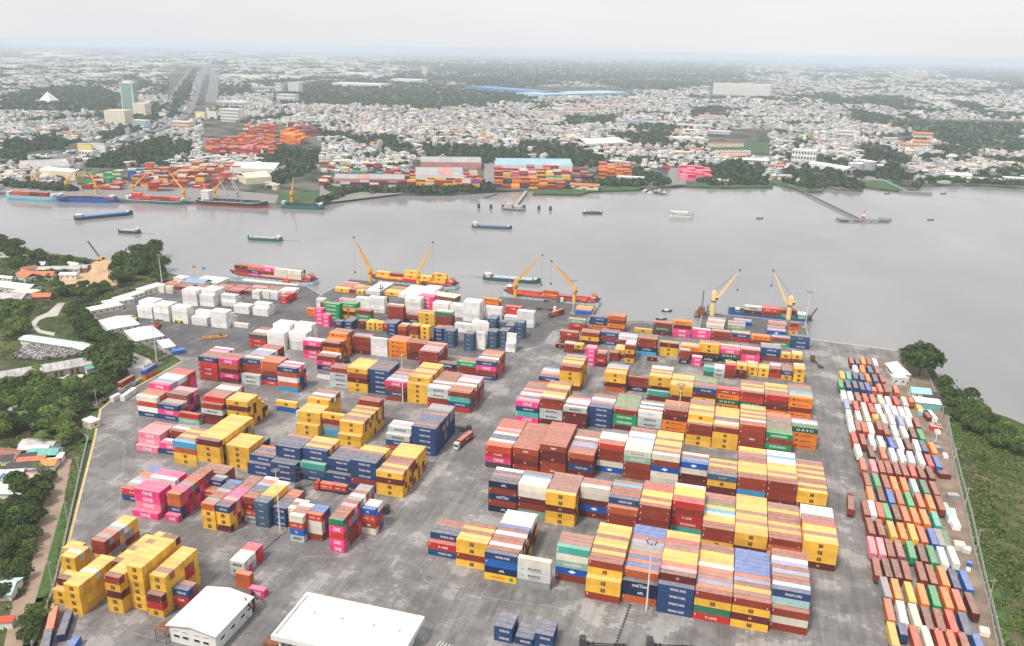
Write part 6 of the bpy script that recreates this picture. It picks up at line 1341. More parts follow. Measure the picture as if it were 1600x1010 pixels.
TRUNK, TRUNKP = trunk_mesh('t'), trunk_mesh('palm')
def add_tree(x, y, z, s, var, leaf, label, name='tree', hs=1.0, group="trees and bushes on the near banks"):
    e = bpy.data.objects.new(name, None); C.objects.link(e); e.location = (x, y, z); e.rotation_euler = (0,0,random.uniform(0,6.28)); e.scale = (s, s, s*hs)
    tag(e, label, "tree", group); link('trunk', TRUNKP if var == 7 else TRUNK, e); obj_mat('crown', CROWNS[var], LEAF[leaf], e); return e
VEG = [ # (pixel polygon, spacing, size range, variants, leaf choices, phrase)
 ([(178,428),(186,408),(215,398),(245,398),(256,420),(256,446),(225,450),(190,455),(182,445)], 6.0, (9,14), (0,1,2,4), (0,0,1), "in the dark grove between sand spit and yard fence", 26),
 ([(104,484),(118,476),(140,478),(132,490),(138,505),(160,522),(190,545),(150,540),(122,528),(112,505)], 7, (5.5,8.5), (0,1,5), (0,1,0), "on the strip between winding creek and halls", 22),
 ([(84,452),(128,453),(178,453),(150,466),(118,466),(92,464)], 7, (6,9), (0,1,2), (0,1), "along the sand spit's creek side", 14),
 ([(0,478),(34,476),(50,484),(40,498),(34,512),(34,524),(14,536),(0,538)], 7, (6,9), (0,1,2,7), (2,1,2), "in the leafy patch left of the winding creek", 34),
 ([(0,382),(20,384),(40,392),(28,408),(0,412)], 7, (10,14), (0,2), (0,), "on the wooded point at the upper left shore", 10),
 ([(28,404),(60,402),(110,408),(135,412),(118,418),(100,424),(70,416),(50,424),(10,424)], 7, (6,9), (0,5,1), (0,1), "between the shore and the village roofs", 24),
 ([(40,436),(70,430),(95,422),(110,420),(112,430),(70,440),(45,444)], 6, (5,7), (0,5), (0,), "hedging the orange village roofs", 12),
 ([(0,622),(50,606),(90,612),(140,610),(176,606),(170,622),(140,634),(118,652),(112,690),(96,700),(78,680),(40,676),(0,690)], 6.4, (7,10.5), (0,1,2,4,7), (0,1,0,2), "in the thick wood below the long tin roof", 70),
 ([(150,565),(165,552),(200,560),(208,590),(190,600),(160,600)], 7, (11,14), (0,2), (0,), "beside the big tree at the creek mouth by the fence", 5),
 ([(0,802),(26,762),(60,762),(85,742),(70,790),(52,840),(44,900),(22,935),(0,950)], 5.5, (5,8), (0,1,5,4), (0,1,0), "on the creek's left bank below the shanties", 26),
 ([(26,1012),(44,970),(78,935),(70,965),(48,1012)], 4.5, (3.5,5.5), (5,0), (1,0), "along the fence at the bottom left corner", 8),
 ([(1474,606),(1500,616),(1540,640),(1556,662),(1590,690),(1600,720),(1560,705),(1520,680),(1485,650)], 5, (5,8), (0,1,5), (1,0,1), "in the riverbank thicket right of the trailer lot", 34)]
for poly, sp, (s0, s1), vs_, ls_, phrase, cap in VEG:
    W = px_poly(poly); xs = [p[0] for p in W]; ys = [p[1] for p in W]; pts = []; tries = 0; r = random.Random(len(phrase))
    while len(pts) < cap and tries < 4000:
        tries += 1; x, y = r.uniform(min(xs), max(xs)), r.uniform(min(ys), max(ys))
        if not inside(W, [x], [y])[0] or any((x-a)**2+(y-b)**2 < sp*sp for a, b in pts): continue
        pts.append((x, y))
    pts.sort()
    for i, (x, y) in enumerate(pts):
        add_tree(x, y, 0, r.uniform(s0, s1)*1.05, r.choice(vs_), r.choice(ls_), "leafy tree, %s from left %s" % (ordw(i+1), phrase), hs=r.uniform(.8, 1.1))
p = at(1436,588); add_tree(p.x, p.y, 0, 22, 0, 0, "big round dark green tree standing at the river corner of the right lot", hs=1.0)
p = at(1430,572); add_tree(p.x-2, p.y+3, 0, 15, 2, 0, "broad lower tree leaning out behind the big round riverside tree", hs=.8)
p = at(183,590); add_tree(p.x, p.y, 0, 19, 0, 0, "large dark round tree at the creek mouth beside the fence", hs=.85)
for i, (x, y, s) in enumerate(((20,560,9),(60,590,8),(40,668,9),(70,700,9),(62,742,6),(18,520,10),(100,505,7))): p = at(x,y); add_tree(p.x, p.y, 0, s, 7, 2, "palm with arching fronds among the left-bank trees, %s of seven" % ordw(i+1), 'palm_tree', group="palms among the left-bank trees")
# undergrowth: nobody could count it
def scatter(poly_px, dens, size, hmax, seed, avoid=()):
    r = np.random.default_rng(seed); W = px_poly(poly_px); a = np.array(W); lo, hi = a.min(0), a.max(0); n = int((hi-lo).prod()*dens); P = r.uniform(lo, hi, (n,2)); k = inside(W, P[:,0], P[:,1])
    for av in avoid: k &= ~inside(av, P[:,0], P[:,1])
    P = P[k]; g = np.sin(P[:,0]*.31+np.sin(P[:,1]*.23)*2)*np.sin(P[:,1]*.27+np.sin(P[:,0]*.19)*2); P = P[g > -.55]; g = g[g > -.55]; z = r.random(len(P))*hmax*(.45+.55*np.clip(g+.5, 0, 1)); 
    return np.column_stack([P, z]), size*(.6+.8*r.random(len(P)))
def undergrowth(name, specs, mat, label, aspect=1.0):
    Ps, Ss = zip(*[scatter(*s) for s in specs]); P = np.concatenate(Ps); s_ = np.concatenate(Ss); nor = rng.normal(size=P.shape)+np.array([0,-.3,1.0]); V, F = cards(P, nor, s_, aspect)
    me = np_mesh(name, V, F, mat, np.repeat(rng.random((len(P),1)), 3, 1)); o = link(name, me); o['kind'] = 'stuff'; o['label'] = label
M_UG = leaf_mat("undergrowth_leaves", (.03,.06,.014), (.15,.20,.045), True); M_UG2 = leaf_mat("field_leaves", (.055,.095,.018), (.17,.235,.05), True); M_REED = leaf_mat("bright_reeds", (.12,.20,.03), (.30,.38,.08), True); M_DRY = leaf_mat("dry_scrub", (.07,.065,.035), (.20,.17,.09), True)
AV = [creek, c2, c3, sand]
undergrowth("undergrowth", [([(0,470),(90,445),(185,452),(262,432),(262,440),(150,480),(150,497),(235,540),(268,556),(215,590),(150,634),(118,668),(138,690),(100,720),(60,762),(0,790)], .55, 1.5, 1.5, 1, AV+[px_poly([(40,500),(110,470),(115,520),(90,535),(48,528)]), px_poly([(0,565),(150,545),(165,575),(0,612)]), px_poly([(14,528),(140,528),(140,560),(14,566)])]), ([(0,800),(60,762),(92,732),(62,800),(50,860),(40,935),(0,1000)], .9, 1.4, 1.8, 2, AV), ([(0,378),(140,410),(120,432),(0,470)], .30, 1.9, 2.2, 3, AV)], M_UG, "tangled green undergrowth covering the left bank")
undergrowth("low_creek_plants", [([(0,470),(60,470),(118,476),(125,520),(140,535),(0,560)], .5, 1.1, .7, 21, AV+[px_poly([(46,500),(110,470),(112,480),(80,500),(66,512),(90,522),(80,530),(50,514)])]), ([(40,560),(150,560),(150,600),(0,612),(0,595)], .35, .9, .5, 22, AV)], M_UG2, "low bright green plants round the winding creek")
undergrowth("undergrowth", [([(112,712),(138,690),(118,775),(97,870),(62,985),(40,1040),(84,880),(104,760)], 1.0, .9, .7, 4, AV), ([(150,500),(235,542),(268,556),(262,566),(226,560),(160,520)], .8, 1.0, .8, 5, AV)], M_DRY, "dry scrub along the creek edge and fence foot")
undergrowth("field_scrub", [([(1474,604),(1505,618),(1545,646),(1600,672),(1700,700),(1760,1040),(1572,1040),(1538,900),(1500,740),(1480,645)], 1.9, 1.1, .9, 6)], M_UG2, "dense green scrub and nipa filling the field right of the fence")
undergrowth("field_scrub", [([(1538,700),(1556,780),(1580,870),(1600,930),(1640,1040),(1608,1040),(1560,860),(1520,720)], .5, 2.4, 2.2, 7)], M_UG, "darker broad-leaved belt through the right-hand field", .5)
undergrowth("bright_reeds", [([(1545,652),(1600,672),(1640,690),(1640,716),(1600,702),(1560,676)], 1.2, 1.4, 2.2, 8)], M_REED, "yellow-green reeds at the right-hand riverbank")
undergrowth("dry_scrub", [([(1490,690),(1520,720),(1560,860),(1585,1040),(1572,1040),(1540,905),(1504,755)], .8, 1.1, .9, 9)], M_DRY, "brownish dry scrub behind the outer fence")
undergrowth("floating_weed", [([(1485,594),(1498,594),(1500,612),(1488,612)], .3, 1.6, .1, 10)], M_UG, "dark clumps of weed drifting off the right bank")
# wakes behind the barges under way
M_WAKE = plain("disturbed_water", (.225,.23,.24), .3, 0, .15, .4)
for (x, y, dx, dy, ln_) in ((117,343,-1,.08,9),(740,355,-1,-.02,14),(757,434,-1,-.06,10),(440,376,1,.03,8),(218,365,1,.05,7)):
    m = MB()
    for s in (-1, 1):
        for i in range(ln_):
            a = at(x+dx*i*4.2, y+dy*i*4.2+s*i*.10, -2.5); b = at(x+dx*(i+1)*4.2, y+dy*(i+1)*4.2+s*(i+1)*.10, -2.5); ribbon([tuple(a[:2]), tuple(b[:2])], 1.5-i*.09, -2.488, m)
    o = m.build("boat_wake", M_WAKE); o['kind'] = 'stuff'; o['label'] = "faint wake of ripples behind a moving barge"
# ------------------------------------------------------------------ the village on the left bank
def vh(px, L, W, H, ang, label, wm, rm, roof='gable', cat="house"): hut("village_house" if cat == "house" else "shed", px, H, L, W, H, ang, label, wm, rm, roof, L < 40, cat)
vh((7,394),14,9,4,10,"white-roofed house in the trees at the upper left shore",M_OFFW,M_WHITE); vh((33,400),12,8,4,-20,"white-roofed house just right of the wooded point",M_OFFW,M_WHITE); vh((59,412),13,8,4,20,"white house with teal wall behind the orange roofs",M_TEALR,M_WHITE)
vh((92,419),34,9,4,25,"long weathered tin roof slanting behind the orange roofs",M_OFFW,M_TINR); vh((44,429),18,12,4,-25,"orange tiled house, left of the orange pair",M_OFFW,M_ORANGE); vh((68,428),18,11,4,20,"orange tiled house, right of the orange pair",M_CREAM,M_ORANGE)
vh((45,419),10,9,5,60,"brown-tiled house behind the left orange roof",M_OFFW,M_BROWNR); vh((29,447),30,13,4,0,"long white sheet-roofed house below the orange pair",M_WHITE,M_WHITE); vh((108,428),13,7,4,20,"small white house beside the sand road",M_OFFW,M_WHITE); vh((116,413),12,8,4,-10,"white-roofed house at the head of the sand spit",M_OFFW,M_WHITE); vh((127,417),12,9,4,20,"brown tin house at the edge of the sand",M_BROWNR,M_TINR)
vh((6,443),12,8,4,5,"white-roofed house cut by the left edge, above the brown sheds",M_OFFW,M_WHITE); vh((8,433),16,5,3,0,"narrow white roof at the left edge",M_OFFW,M_WHITE); vh((10,463),30,14,4,15,"long brown-grey shed roof at the left edge",M_BROWNR,M_TINR,'gable',"shed"); vh((40,455),18,10,4,0,"cream open shed beside the small bush",M_CREAM,M_CREAM,'flat',"shed"); vh((36,462),9,7,4.5,-20,"white gable end with a dark opening",M_WHITE,M_TINR); vh((55,462),22,9,3,28,"low orange-brown roof slanting down to the trees",M_BROWNR,M_ORANGE)
A, Bq = at(-12,588,5), at(142,562,5); d = Bq-A; c = (A+Bq)/2; e = empty("long_tin_shed", (c.x, c.y, 0), math.atan2(d.y, d.x)); tag(e, "very long weathered tin-roofed shed below the scrap heap", "shed"); Lh = d.length/2
MB().box(-Lh,Lh,-6,6,0,4.4).build('wall', M_CREAM, e); n = 14
for i in range(n):
    x0, x1 = -Lh+2*Lh*i/n, -Lh+2*Lh*(i+1)/n
    for s in (-1, 1): MB().add([(x0+.08,s*7.2,4.5),(x1-.08,s*7.2,4.5),(x1-.08,0,7.0+.04*(i%2)),(x0+.08,0,7.0+.04*(i%2)),(x0+.08,s*7.2,4.35),(x1-.08,s*7.2,4.35),(x1-.08,0,6.8),(x0+.08,0,6.8)],[(0,1,2,3),(7,6,5,4),(0,4,5,1),(1,5,6,2),(3,2,6,7),(0,3,7,4)]).build('roof_panel', M_TINR, e)
for i in range(18): MB().box(-Lh+2+i*2*Lh/18,-Lh+3.6+i*2*Lh/18,-6.08,-5.98,0,3.2).build('door', M_BROWNR if i % 3 else M_WHITE, e)
for (a, b, w_, mm, lab) in (((38,526),(120,538),9,M_PGREEN,"pale green long roof above the scrap heap"),((118,537),(172,552),9,M_PGREEN,"weathered pale roof continuing towards the creek mouth"),((132,575),(162,568),5,M_TEALR,"aqua roof half hidden behind the big dark tree")):
    A, Bq = at(*a,4), at(*b,4); d = Bq-A; c = (A+Bq)/2; e = empty("long_roof_shed", (c.x, c.y, 0), math.atan2(d.y, d.x)); tag(e, lab, "shed"); Lh = d.length/2; MB().box(-Lh+.5,Lh-.5,-w_/2+.5,w_/2-.5,0,3.6).build('wall', M_OFFW, e); MB().gable(-Lh,Lh,-w_/2,w_/2,3.62,1.2,.3).build('roof', mm, e)
# heap of scrap stone beside the long shed
W = px_poly([(20,560),(40,545),(60,535),(100,536),(132,548),(135,556),(60,564)]); a = np.array(W); n = 0; P = rng.uniform(a.min(0), a.max(0), (9000,2)); P = P[inside(W, P[:,0], P[:,1])][:3200]; m = len(P); hz = 1.5+rng.random(m)*1.6
s = rng.uniform(.5,1.5,m); colr = rng.uniform(.12,.5,(m,1))*np.array([1,.96,.92]); colr = colr.astype(np.float32)
me = np_boxes("scrap_stone", P[:,0], P[:,1], hz-1.5, s, s*rng.uniform(.5,1,m), s*.8, rng.random(m)*3, colr, colr, attr_paint('flat_attr', False, .9, .3, 2.0)); o = link("scrap_stone", me); o['kind'] = 'stuff'; o['label'] = "heap of broken grey stone and scrap between the long roofs"
for (px, L, W_, mm, lab) in (((71,595),8,5,M_WHITE,"white roof, leftmost of the low sheds under the long tin shed"),((97,592),10,6,M_TINR,"grey roof in the row of low sheds"),((110,589),6,5,M_WHITE,"white box roof, third of the low sheds"),((121,588),5,4,M_WHITE,"white box roof, last of the low sheds"),((113,595),6,3,M_WHITE,"small white roof in front of the low sheds"),((107,605),9,4,M_OFFW,"broken white roofs in the wood"),((132,604),12,4,M_WHITE,"white roof pieces at the end of the wood"),((131,596),7,5,M_BROWNR,"rust-brown shack beside the white roof pieces"),((5,633),11,7,M_ORANGE,"orange roof cut by the left edge in the wood"),((12,638),7,6,M_WHITE,"white tent roof beside the orange one"),((19,645),11,5,M_BLUER,"bright blue tarpaulin roof in the wood"),
 ((62,692),16,7,M_TINR,"grey sheet roof above the teal shanty"),((54,700),13,6,M_WHITE,"white sheet roof beside the teal shanty"),((69,706),13,8,M_TEALR,"teal sheet-roofed shanty by the creek"),((87,712),6,5,M_WHITE,"white sheet roof right of the teal shanty"),((78,713),5,3,M_BLUER,"small blue roof below the teal shanty"),((50,717),11,6,M_ORANGE,"salmon-red roofed shanty below the teal one"),((70,722),10,6,plain("roof_amber",(.60,.26,.07)),"amber-orange roofed shanty beside the salmon one"),((36,727),12,8,M_DSTEEL,"dark grey roofed shanty beside the salmon one"),((46,731),8,4,M_TINR,"pale grey sheet roof between the shanties"),((12,738),13,6,M_WHITE,"white sheet roof, left of the blue strip"),((23,742),10,3.5,M_BLUER,"narrow blue sheet roof between white ones"),((34,746),14,5,M_WHITE,"white sheet roof, right of the blue strip"),((47,745),9,6,plain("roof_pink",(.62,.35,.28)),"pinkish roof over a white wall"),((8,762),18,9,M_WHITE,"big white roof at the left edge"),((8,708),16,9,M_BROWNR,"brown roof at the left edge above the shanties"),((30,712),14,6,M_DSTEEL,"black roof between brown and white roofs"),((4,916),9,9,plain("roof_aqua",(.50,.68,.66)),"pale aqua roof cut by the left edge by the creek"),((3,968),7,3,M_REDP,"red and white boat hull lying on the creek bank")):
    hut("shanty", px, 3, L, W_, 2.8, random.uniform(5,35), lab, M_OFFW if 'dark' not in lab else M_CONCD, mm, 'flat' if L < 9 else 'gable', False, "shanty" if 'boat' not in lab else "boat")
# ------------------------------------------------------------------ the city across the river
FOREST = [[(425,163),(432,141),(500,130),(560,126),(640,130),(720,142),(850,146),(845,156),(800,160),(690,170),(560,166)],[(580,126),(640,112),(720,100),(1112,98),(1112,133),(1050,140),(985,140),(900,128),(800,140),(700,128)],[(0,150),(60,140),(150,135),(190,150),(180,172),(110,178),(0,172)],[(262,186),(270,150),(296,118),(305,106),(298,150),(285,180)],[(205,180),(250,160),(258,185),(230,200),(210,190)],
 [(1060,110),(1160,100),(1165,130),(1115,135)],[(1290,155),(1400,148),(1460,165),(1360,165)],[(1320,168),(1420,190),(1600,195),(1600,228),(1480,222),(1420,205),(1330,190)],[(1440,100),(1600,110),(1600,135),(1480,120)],[(130,262),(170,240),(220,225),(260,215),(250,240),(190,262)],[(30,225),(90,212),(110,222),(100,235),(30,240)],[(150,212),(215,190),(225,205),(175,218)],[(195,255),(250,225),(300,222),(300,245),(230,262)],[(405,238),(440,228),(500,240),(490,270),(430,290),(405,262)],[(660,228),(760,230),(830,236),(830,254),(760,256),(660,246)],[(835,240),(880,232),(930,240),(960,262),(880,262)],[(945,286),(1000,262),(1060,292),(1000,296)],[(1090,262),(1170,250),(1200,265),(1200,290),(1110,292)],[(1210,268),(1290,262),(1345,270),(1330,290),(1250,290)],[(1250,285),(1340,285),(1345,296),(1260,296)],[(1345,262),(1400,258),(1420,285),(1370,280)],[(505,292),(760,298),(770,304),(520,305)],[(0,225),(40,215),(40,262),(0,262)],[(985,210),(1040,205),(1060,215),(1010,222)],[(1080,170),(1130,165),(1140,182),(1080,184)],[(880,182),(960,180),(965,196),(890,196)],[(970,192),(1060,196),(1060,210),(980,205)],[(1470,215),(1560,210),(1560,225),(1480,228)]]
OPEN = [[(1105,205),(1200,200),(1210,250),(1110,245)],[(1400,185),(1600,190),(1600,205),(1440,200)],[(640,250),(905,248),(905,298),(640,298)],[(100,262),(420,262),(420,300),(100,300)],[(495,270),(760,268),(760,298),(495,298)],[(316,186),(505,205),(505,244),(316,244)],[(890,262),(1000,256),(1000,292),(890,294)],[(1018,262),(1115,258),(1115,285),(1018,290)],[(262,100),(345,100),(342,165),(288,196),(262,190)],[(0,240),(200,212),(262,188),(285,196),(215,222),(100,256),(0,262)],[(725,135),(990,136),(990,152),(725,142)],[(1108,128),(1208,128),(1208,152),(1108,152)],[(430,262),(505,262),(505,322),(430,326)],[(1290,262),(1420,262),(1440,300),(1290,300)],[(0,284),(420,296),(420,320),(0,312)],
  [(185,125),(218,125),(218,180),(162,198),(162,170),(185,165)]]
SHORE = far_shore_px
shx = np.array([p[0] for p in SHORE]); shy = np.array([p[1] for p in SHORE])
def sample_px(n, y0, y1, r):
    x = r.uniform(-60, 1660, n); y = r.uniform(y0, y1, n); keep = y < np.interp(x, shx, shy)-5; return x[keep], y[keep]
def vnoise(x, y, s, seed):
    """value noise on arrays, 0..1"""
    r = np.random.default_rng(seed); G = r.random((256,256)); X = x/s; Y = y/s; i = np.floor(X).astype(int); j = np.floor(Y).astype(int); fx = X-i; fy = Y-j; fx = fx*fx*(3-2*fx); fy = fy*fy*(3-2*fy); g = lambda a, b: G[a % 256, b % 256]
    return (g(i,j)*(1-fx)+g(i+1,j)*fx)*(1-fy)+(g(i,j+1)*(1-fx)+g(i+1,j+1)*fx)*fy
def in_any(polys, x, y):
    k = np.zeros(len(x), bool)
    for p in polys: k |= inside(p, x, y)
    return k
rr = np.random.default_rng(42)
HX, HY, HD = [], [], []
for (y0, y1, n) in ((262,298,4200),(236,262,5200),(212,236,6400),(190,212,8000),(170,190,9000),(152,170,9000),(136,152,5200),(122,136,5200),(110,122,5000),(101,110,4200),(94,101,3600)):
    x, y = sample_px(n, y0, y1, rr); w_ = at_np(x, y); d = np.hypot(w_[:,0]-CAM.x, w_[:,1]-CAM.y)
    t = vnoise(w_[:,0], w_[:,1], 55+d*.012, 3)*.6+vnoise(w_[:,0], w_[:,1], 220+d*.03, 4)*.4
    k = ~in_any(FOREST, x, y) & ~in_any(OPEN, x, y); big = vnoise(w_[:,0], w_[:,1], 1500, 9)
    thr = np.interp(y, [94,120,150,200,300], [.46,.46,.40,.36,.40]); k &= (t > thr)
    left_far = (x < 700) & (y < 135); k &= ~(left_far & (big < .25)); k &= ~((x > 560) & (y < 100) & (rr.random(len(x)) < .75)); k &= ~((x > 560) & (x < 1300) & (y < 128) & (rr.random(len(x)) < .5))
    HX.append(w_[k,0]); HY.append(w_[k,1]); HD.append(d[k])
HX, HY, HD = map(np.concatenate, (HX, HY, HD)); n = len(HX)
grow = np.clip(HD/2600, 1, 6)**.9
# streets: within each quarter the houses stand in back-to-back terraces along its own grid
qs = 330.0; wob = vnoise(HX, HY, 260, 31)*170; qi = np.floor((HX+wob)/qs).astype(int); qj = np.floor((HY-wob)/qs).astype(int)
qr = np.random.default_rng(77); QA = qr.choice([0,.35,-.3,.8,.15,-.6,.5], (512,512))+qr.normal(0,.05,(512,512)); qa = QA[qi % 512, qj % 512]
gs = np.clip(np.round(np.clip((qj+.5)*qs+242, 900, None)/2600*2)/2, 1, 6)
ca, sa = np.cos(qa), np.sin(qa); uu = HX*ca+HY*sa; vv = -HX*sa+HY*ca
pu, pvv = 9.6*gs, 29.0*gs; iu = np.floor(uu/pu); iv = np.floor(vv/pvv); side = ((vv/pvv-iv) > .5)
key = np.unique(np.stack([qi, qj, iu, iv, side], 1), axis=0, return_index=True)[1]; rr.shuffle(key)
uu = (iu+.5)*pu+rr.normal(0,.35,len(uu))*gs; vv = (iv+np.where(side, .67, .34))*pvv+rr.normal(0,.8,len(uu))*gs
HX, HY = uu*ca-vv*sa, uu*sa+vv*ca; HX, HY, HD, grow, qa = HX[key], HY[key], HD[key], grow[key], qa[key]; n = len(HX)
sx_, sy_ = project_np(np.stack([HX, HY, np.zeros(n)], 1)); k = (sy_ < np.interp(sx_, shx, shy)-4) & ~in_any(OPEN, sx_, sy_); HX, HY, HD, grow, qa = HX[k], HY[k], HD[k], grow[k], qa[k]; n = len(HX)
L = rr.uniform(7.5,10.2,n)*grow; Wd = rr.uniform(6.5,10.5,n)*grow; big_ = rr.random(n) < .12; L[big_] *= 1.7; fac = rr.random(n) < .03; L[fac] *= 2.6; Wd[fac] *= 1.8
H = rr.choice([2.8,3.4,5.8,6.5,9,12], n, p=[.40,.26,.16,.09,.07,.02])*rr.uniform(.9,1.1,n); H[fac] = 6; H *= np.clip(HD/5000, 1, 2.2)
ang = qa+rr.normal(0,.02,n)
base = rr.uniform(.42,.82,n); tint = np.stack([base, base*rr.uniform(.94,1,n), base*rr.uniform(.86,1,n)], -1); wall = tint.copy(); u_ = rr.random(n); wall[u_ < .10] *= [.85,.72,.5]; wall[(u_ > .1)&(u_ < .16)] *= [.75,.85,.95]; wall[(u_ > .9)] *= .6
roof = np.stack([rr.uniform(.36,.88,n)]*3, -1)*[1,.98,.96]; v = rr.random(n); k = v < .15; roof[k] = np.array([.42,.17,.10])*rr.uniform(.7,1.25,(k.sum(),1)); k = (v > .13)&(v < .17); roof[k] = np.array([.12,.24,.42]); k = (v > .17)&(v < .22); roof[k] = np.array([.30,.45,.42]); k = v > .86; roof[k] *= .55
order = np.argsort(HD/np.sqrt(L*(Wd+H))); ind = order[:300]; rest = order[300:]
M_CITY = attr_paint('city_render', False, .85, .22, .35)
z0 = np.full(len(rest), -.1); me = np_boxes("city_houses", HX[rest], HY[rest], z0, L[rest], Wd[rest], H[rest], ang[rest], wall[rest].astype(np.float32), roof[rest].astype(np.float32), M_CITY)
o_city = link("city_houses", me); o_city['kind'] = 'stuff'; o_city['label'] = "thousands of small pale houses of the city across the river"
# broad white factory roofs of the far plain at left
nf = 300; x = rr.uniform(-40, 640, nf); y = rr.uniform(79, 122, nf); w_ = at_np(x, y); d = np.hypot(w_[:,0]-CAM.x, w_[:,1]-CAM.y); k = ~in_any(FOREST, x, y) & ~in_any(OPEN, x, y); w_, d = w_[k], d[k]; nf = len(d); cf = rr.uniform(.42,.72,(nf,1))*np.array([1,.97,.93])
o = link("factory_roofs", np_boxes("factory_roofs", w_[:,0], w_[:,1], np.zeros(nf), rr.uniform(60,190,nf)*d/6500, rr.uniform(40,90,nf)*d/6500, rr.uniform(8,14,nf), rr.choice([0,.2,1.57],nf), cf.astype(np.float32), cf.astype(np.float32), M_CITY)); o['kind'] = 'stuff'; o['label'] = "pale factory roofs dotting the hazy plain"
# rooftop rooms, parapets and dark window bands for the nearer part of the mass
q = rest[HD[rest] < 3600]; m = len(q); ca, sa = np.cos(ang[q]), np.sin(ang[q])
k = (H[q] > 6) & (rr.random(m) < .6); ox = (rr.random(m)-.5)*L[q]*.4
me = np_boxes("rooftop_rooms", (HX[q]+ox*ca)[k], (HY[q]+ox*sa)[k], H[q][k]-.1, L[q][k]*.35, Wd[q][k]*.5, np.full(k.sum(), 2.8), ang[q][k], wall[q][k].astype(np.float32), (roof[q][k]*.9).astype(np.float32), M_CITY); o = link("rooftop_rooms", me, o_city); o['kind'] = 'stuff'
wx, wy, wz, wl, ww, wh, wa = [], [], [], [], [], [], []
for fl in range(4):
    for sd in (-1, 1):
        for cx_ in (-.27, .27):
            kk = (H[q] > fl*3.3+2.6); 
            # both long and short walls
            lx = cx_*L[q]; ly = sd*(Wd[q]/2+.02)
            wx.append((HX[q]+lx*ca-ly*sa)[kk]); wy.append((HY[q]+lx*sa+ly*ca)[kk]); wz.append(np.full(kk.sum(), fl*3.2+1.0)); wl.append((L[q]*.22)[kk]); ww.append(np.full(kk.sum(), .12)); wh.append(np.full(kk.sum(), 1.3)); wa.append(ang[q][kk])
            lx = sd*(L[q]/2+.02); ly = cx_*Wd[q]
            wx.append((HX[q]+lx*ca-ly*sa)[kk]); wy.append((HY[q]+lx*sa+ly*ca)[kk]); wz.append(np.full(kk.sum(), fl*3.2+1.0)); wl.append(np.full(kk.sum(), .12)); ww.append((Wd[q]*.22)[kk]); wh.append(np.full(kk.sum(), 1.3)); wa.append(ang[q][kk])
cc = lambda a: np.concatenate(a); N_ = len(cc(wx)); dk = np.tile(np.array([[.05,.06,.07]], np.float32), (N_,1)); me = np_boxes("city_windows", cc(wx), cc(wy), cc(wz), cc(wl), cc(ww), cc(wh), cc(wa), dk, dk, M_CITY); o = link("city_windows", me, o_city); o['kind'] = 'stuff'
# the 300 that show largest: each a house with its parts
LM = [((1222,285),"the long jetty's landward end"),((1345,262),"the round storage tanks"),((1430,225),"the orange-roofed church hall"),((700,270),"the grey striped warehouse"),((830,256),"the blue-green warehouse"),((60,276),"the cream arcaded quay building"),((200,150),"the green glass tower"),((1180,232),"the row of white gabled sheds"),((1090,270),"the pink box stack"),((1500,280),"the riverbank hamlet at far right"),((1560,285),"the right edge of the far bank"),((450,215),"the orange box yard"),((1290,275),"the rusty barge on the far bank"),((940,225),"the twin white factory roofs"),((600,240),"the town behind the long striped roof"),((130,240),"the yellow and white billboards"),((380,270),"the cream sheds of the far port"),((1025,300),"the crowded landing stage"),((760,215),"the white town houses in the middle"),((1150,290),"the grassy far bank")]
lmw = np.array([at(*p)[:2] for p, _ in LM])
def house_proto(kind):
    e = empty("city_house", (0,0,-50)); U = [M_OFFW, M_CREAM, M_WHITE][kind % 3]
    o = MB().box(-.5,.5,-.5,.5,0,1).build('wall', U, e)
    if kind < 3: rf_o = MB().box(-.53,.53,-.54,.54,1,1.04).box(-.53,.53,-.54,-.50,1.04,1.12).box(-.53,.53,.50,.54,1.04,1.12).build('roof', [M_TINR, M_WHITE, M_CONCD][kind], e); MB().box(-.2,.25,-.2,.3,1.04,1.35).build('stair_room', U, e)
    else: MB().gable(-.5,.5,-.5,.5,1.0,.28,.05,0,'x',.03).build('roof', [M_TINR, M_ORANGE, M_BROWNR][kind-3], e)
    for s in (-1, 1):
        for x in (-.25, .25):
            w1 = MB().box(x-.11, x+.11, s*.5-.012, s*.5+.012, .5, .78).build('window', M_OFFW, e); MB().box(x-.09, x+.09, s*.5-.02, s*.5+.02, .53, .75).build('pane', M_GLASS, w1)
    for s in (-1, 1): w1 = MB().box(s*.5-.012, s*.5+.012, -.12, .12, .5, .78).build('window', M_OFFW, e); MB().box(s*.5-.02, s*.5+.02, -.1, .1, .53, .75).build('pane', M_GLASS, w1)
    MB().box(-.06,.06,-.52,-.5,0,.36).build('door', M_BROWNR, e); return e
HP = [house_proto(k) for k in range(6)]
HN = ["grey flat-roofed off-white house","white flat-roofed cream house","dark flat-roofed white house","grey tin-gabled house","orange tiled house","brown tiled house"]
used_hp = set(); lab_n = {}
cnt_near = {}
dist_lm = np.hypot(HX[ind][:,None]-lmw[None,:,0], HY[ind][:,None]-lmw[None,:,1]); who = dist_lm.argmin(1); rank = np.zeros(len(ind), int)
for j in range(len(LM)): s_ = np.where(who == j)[0]; rank[s_[np.argsort(dist_lm[s_, j])]] = np.arange(len(s_))
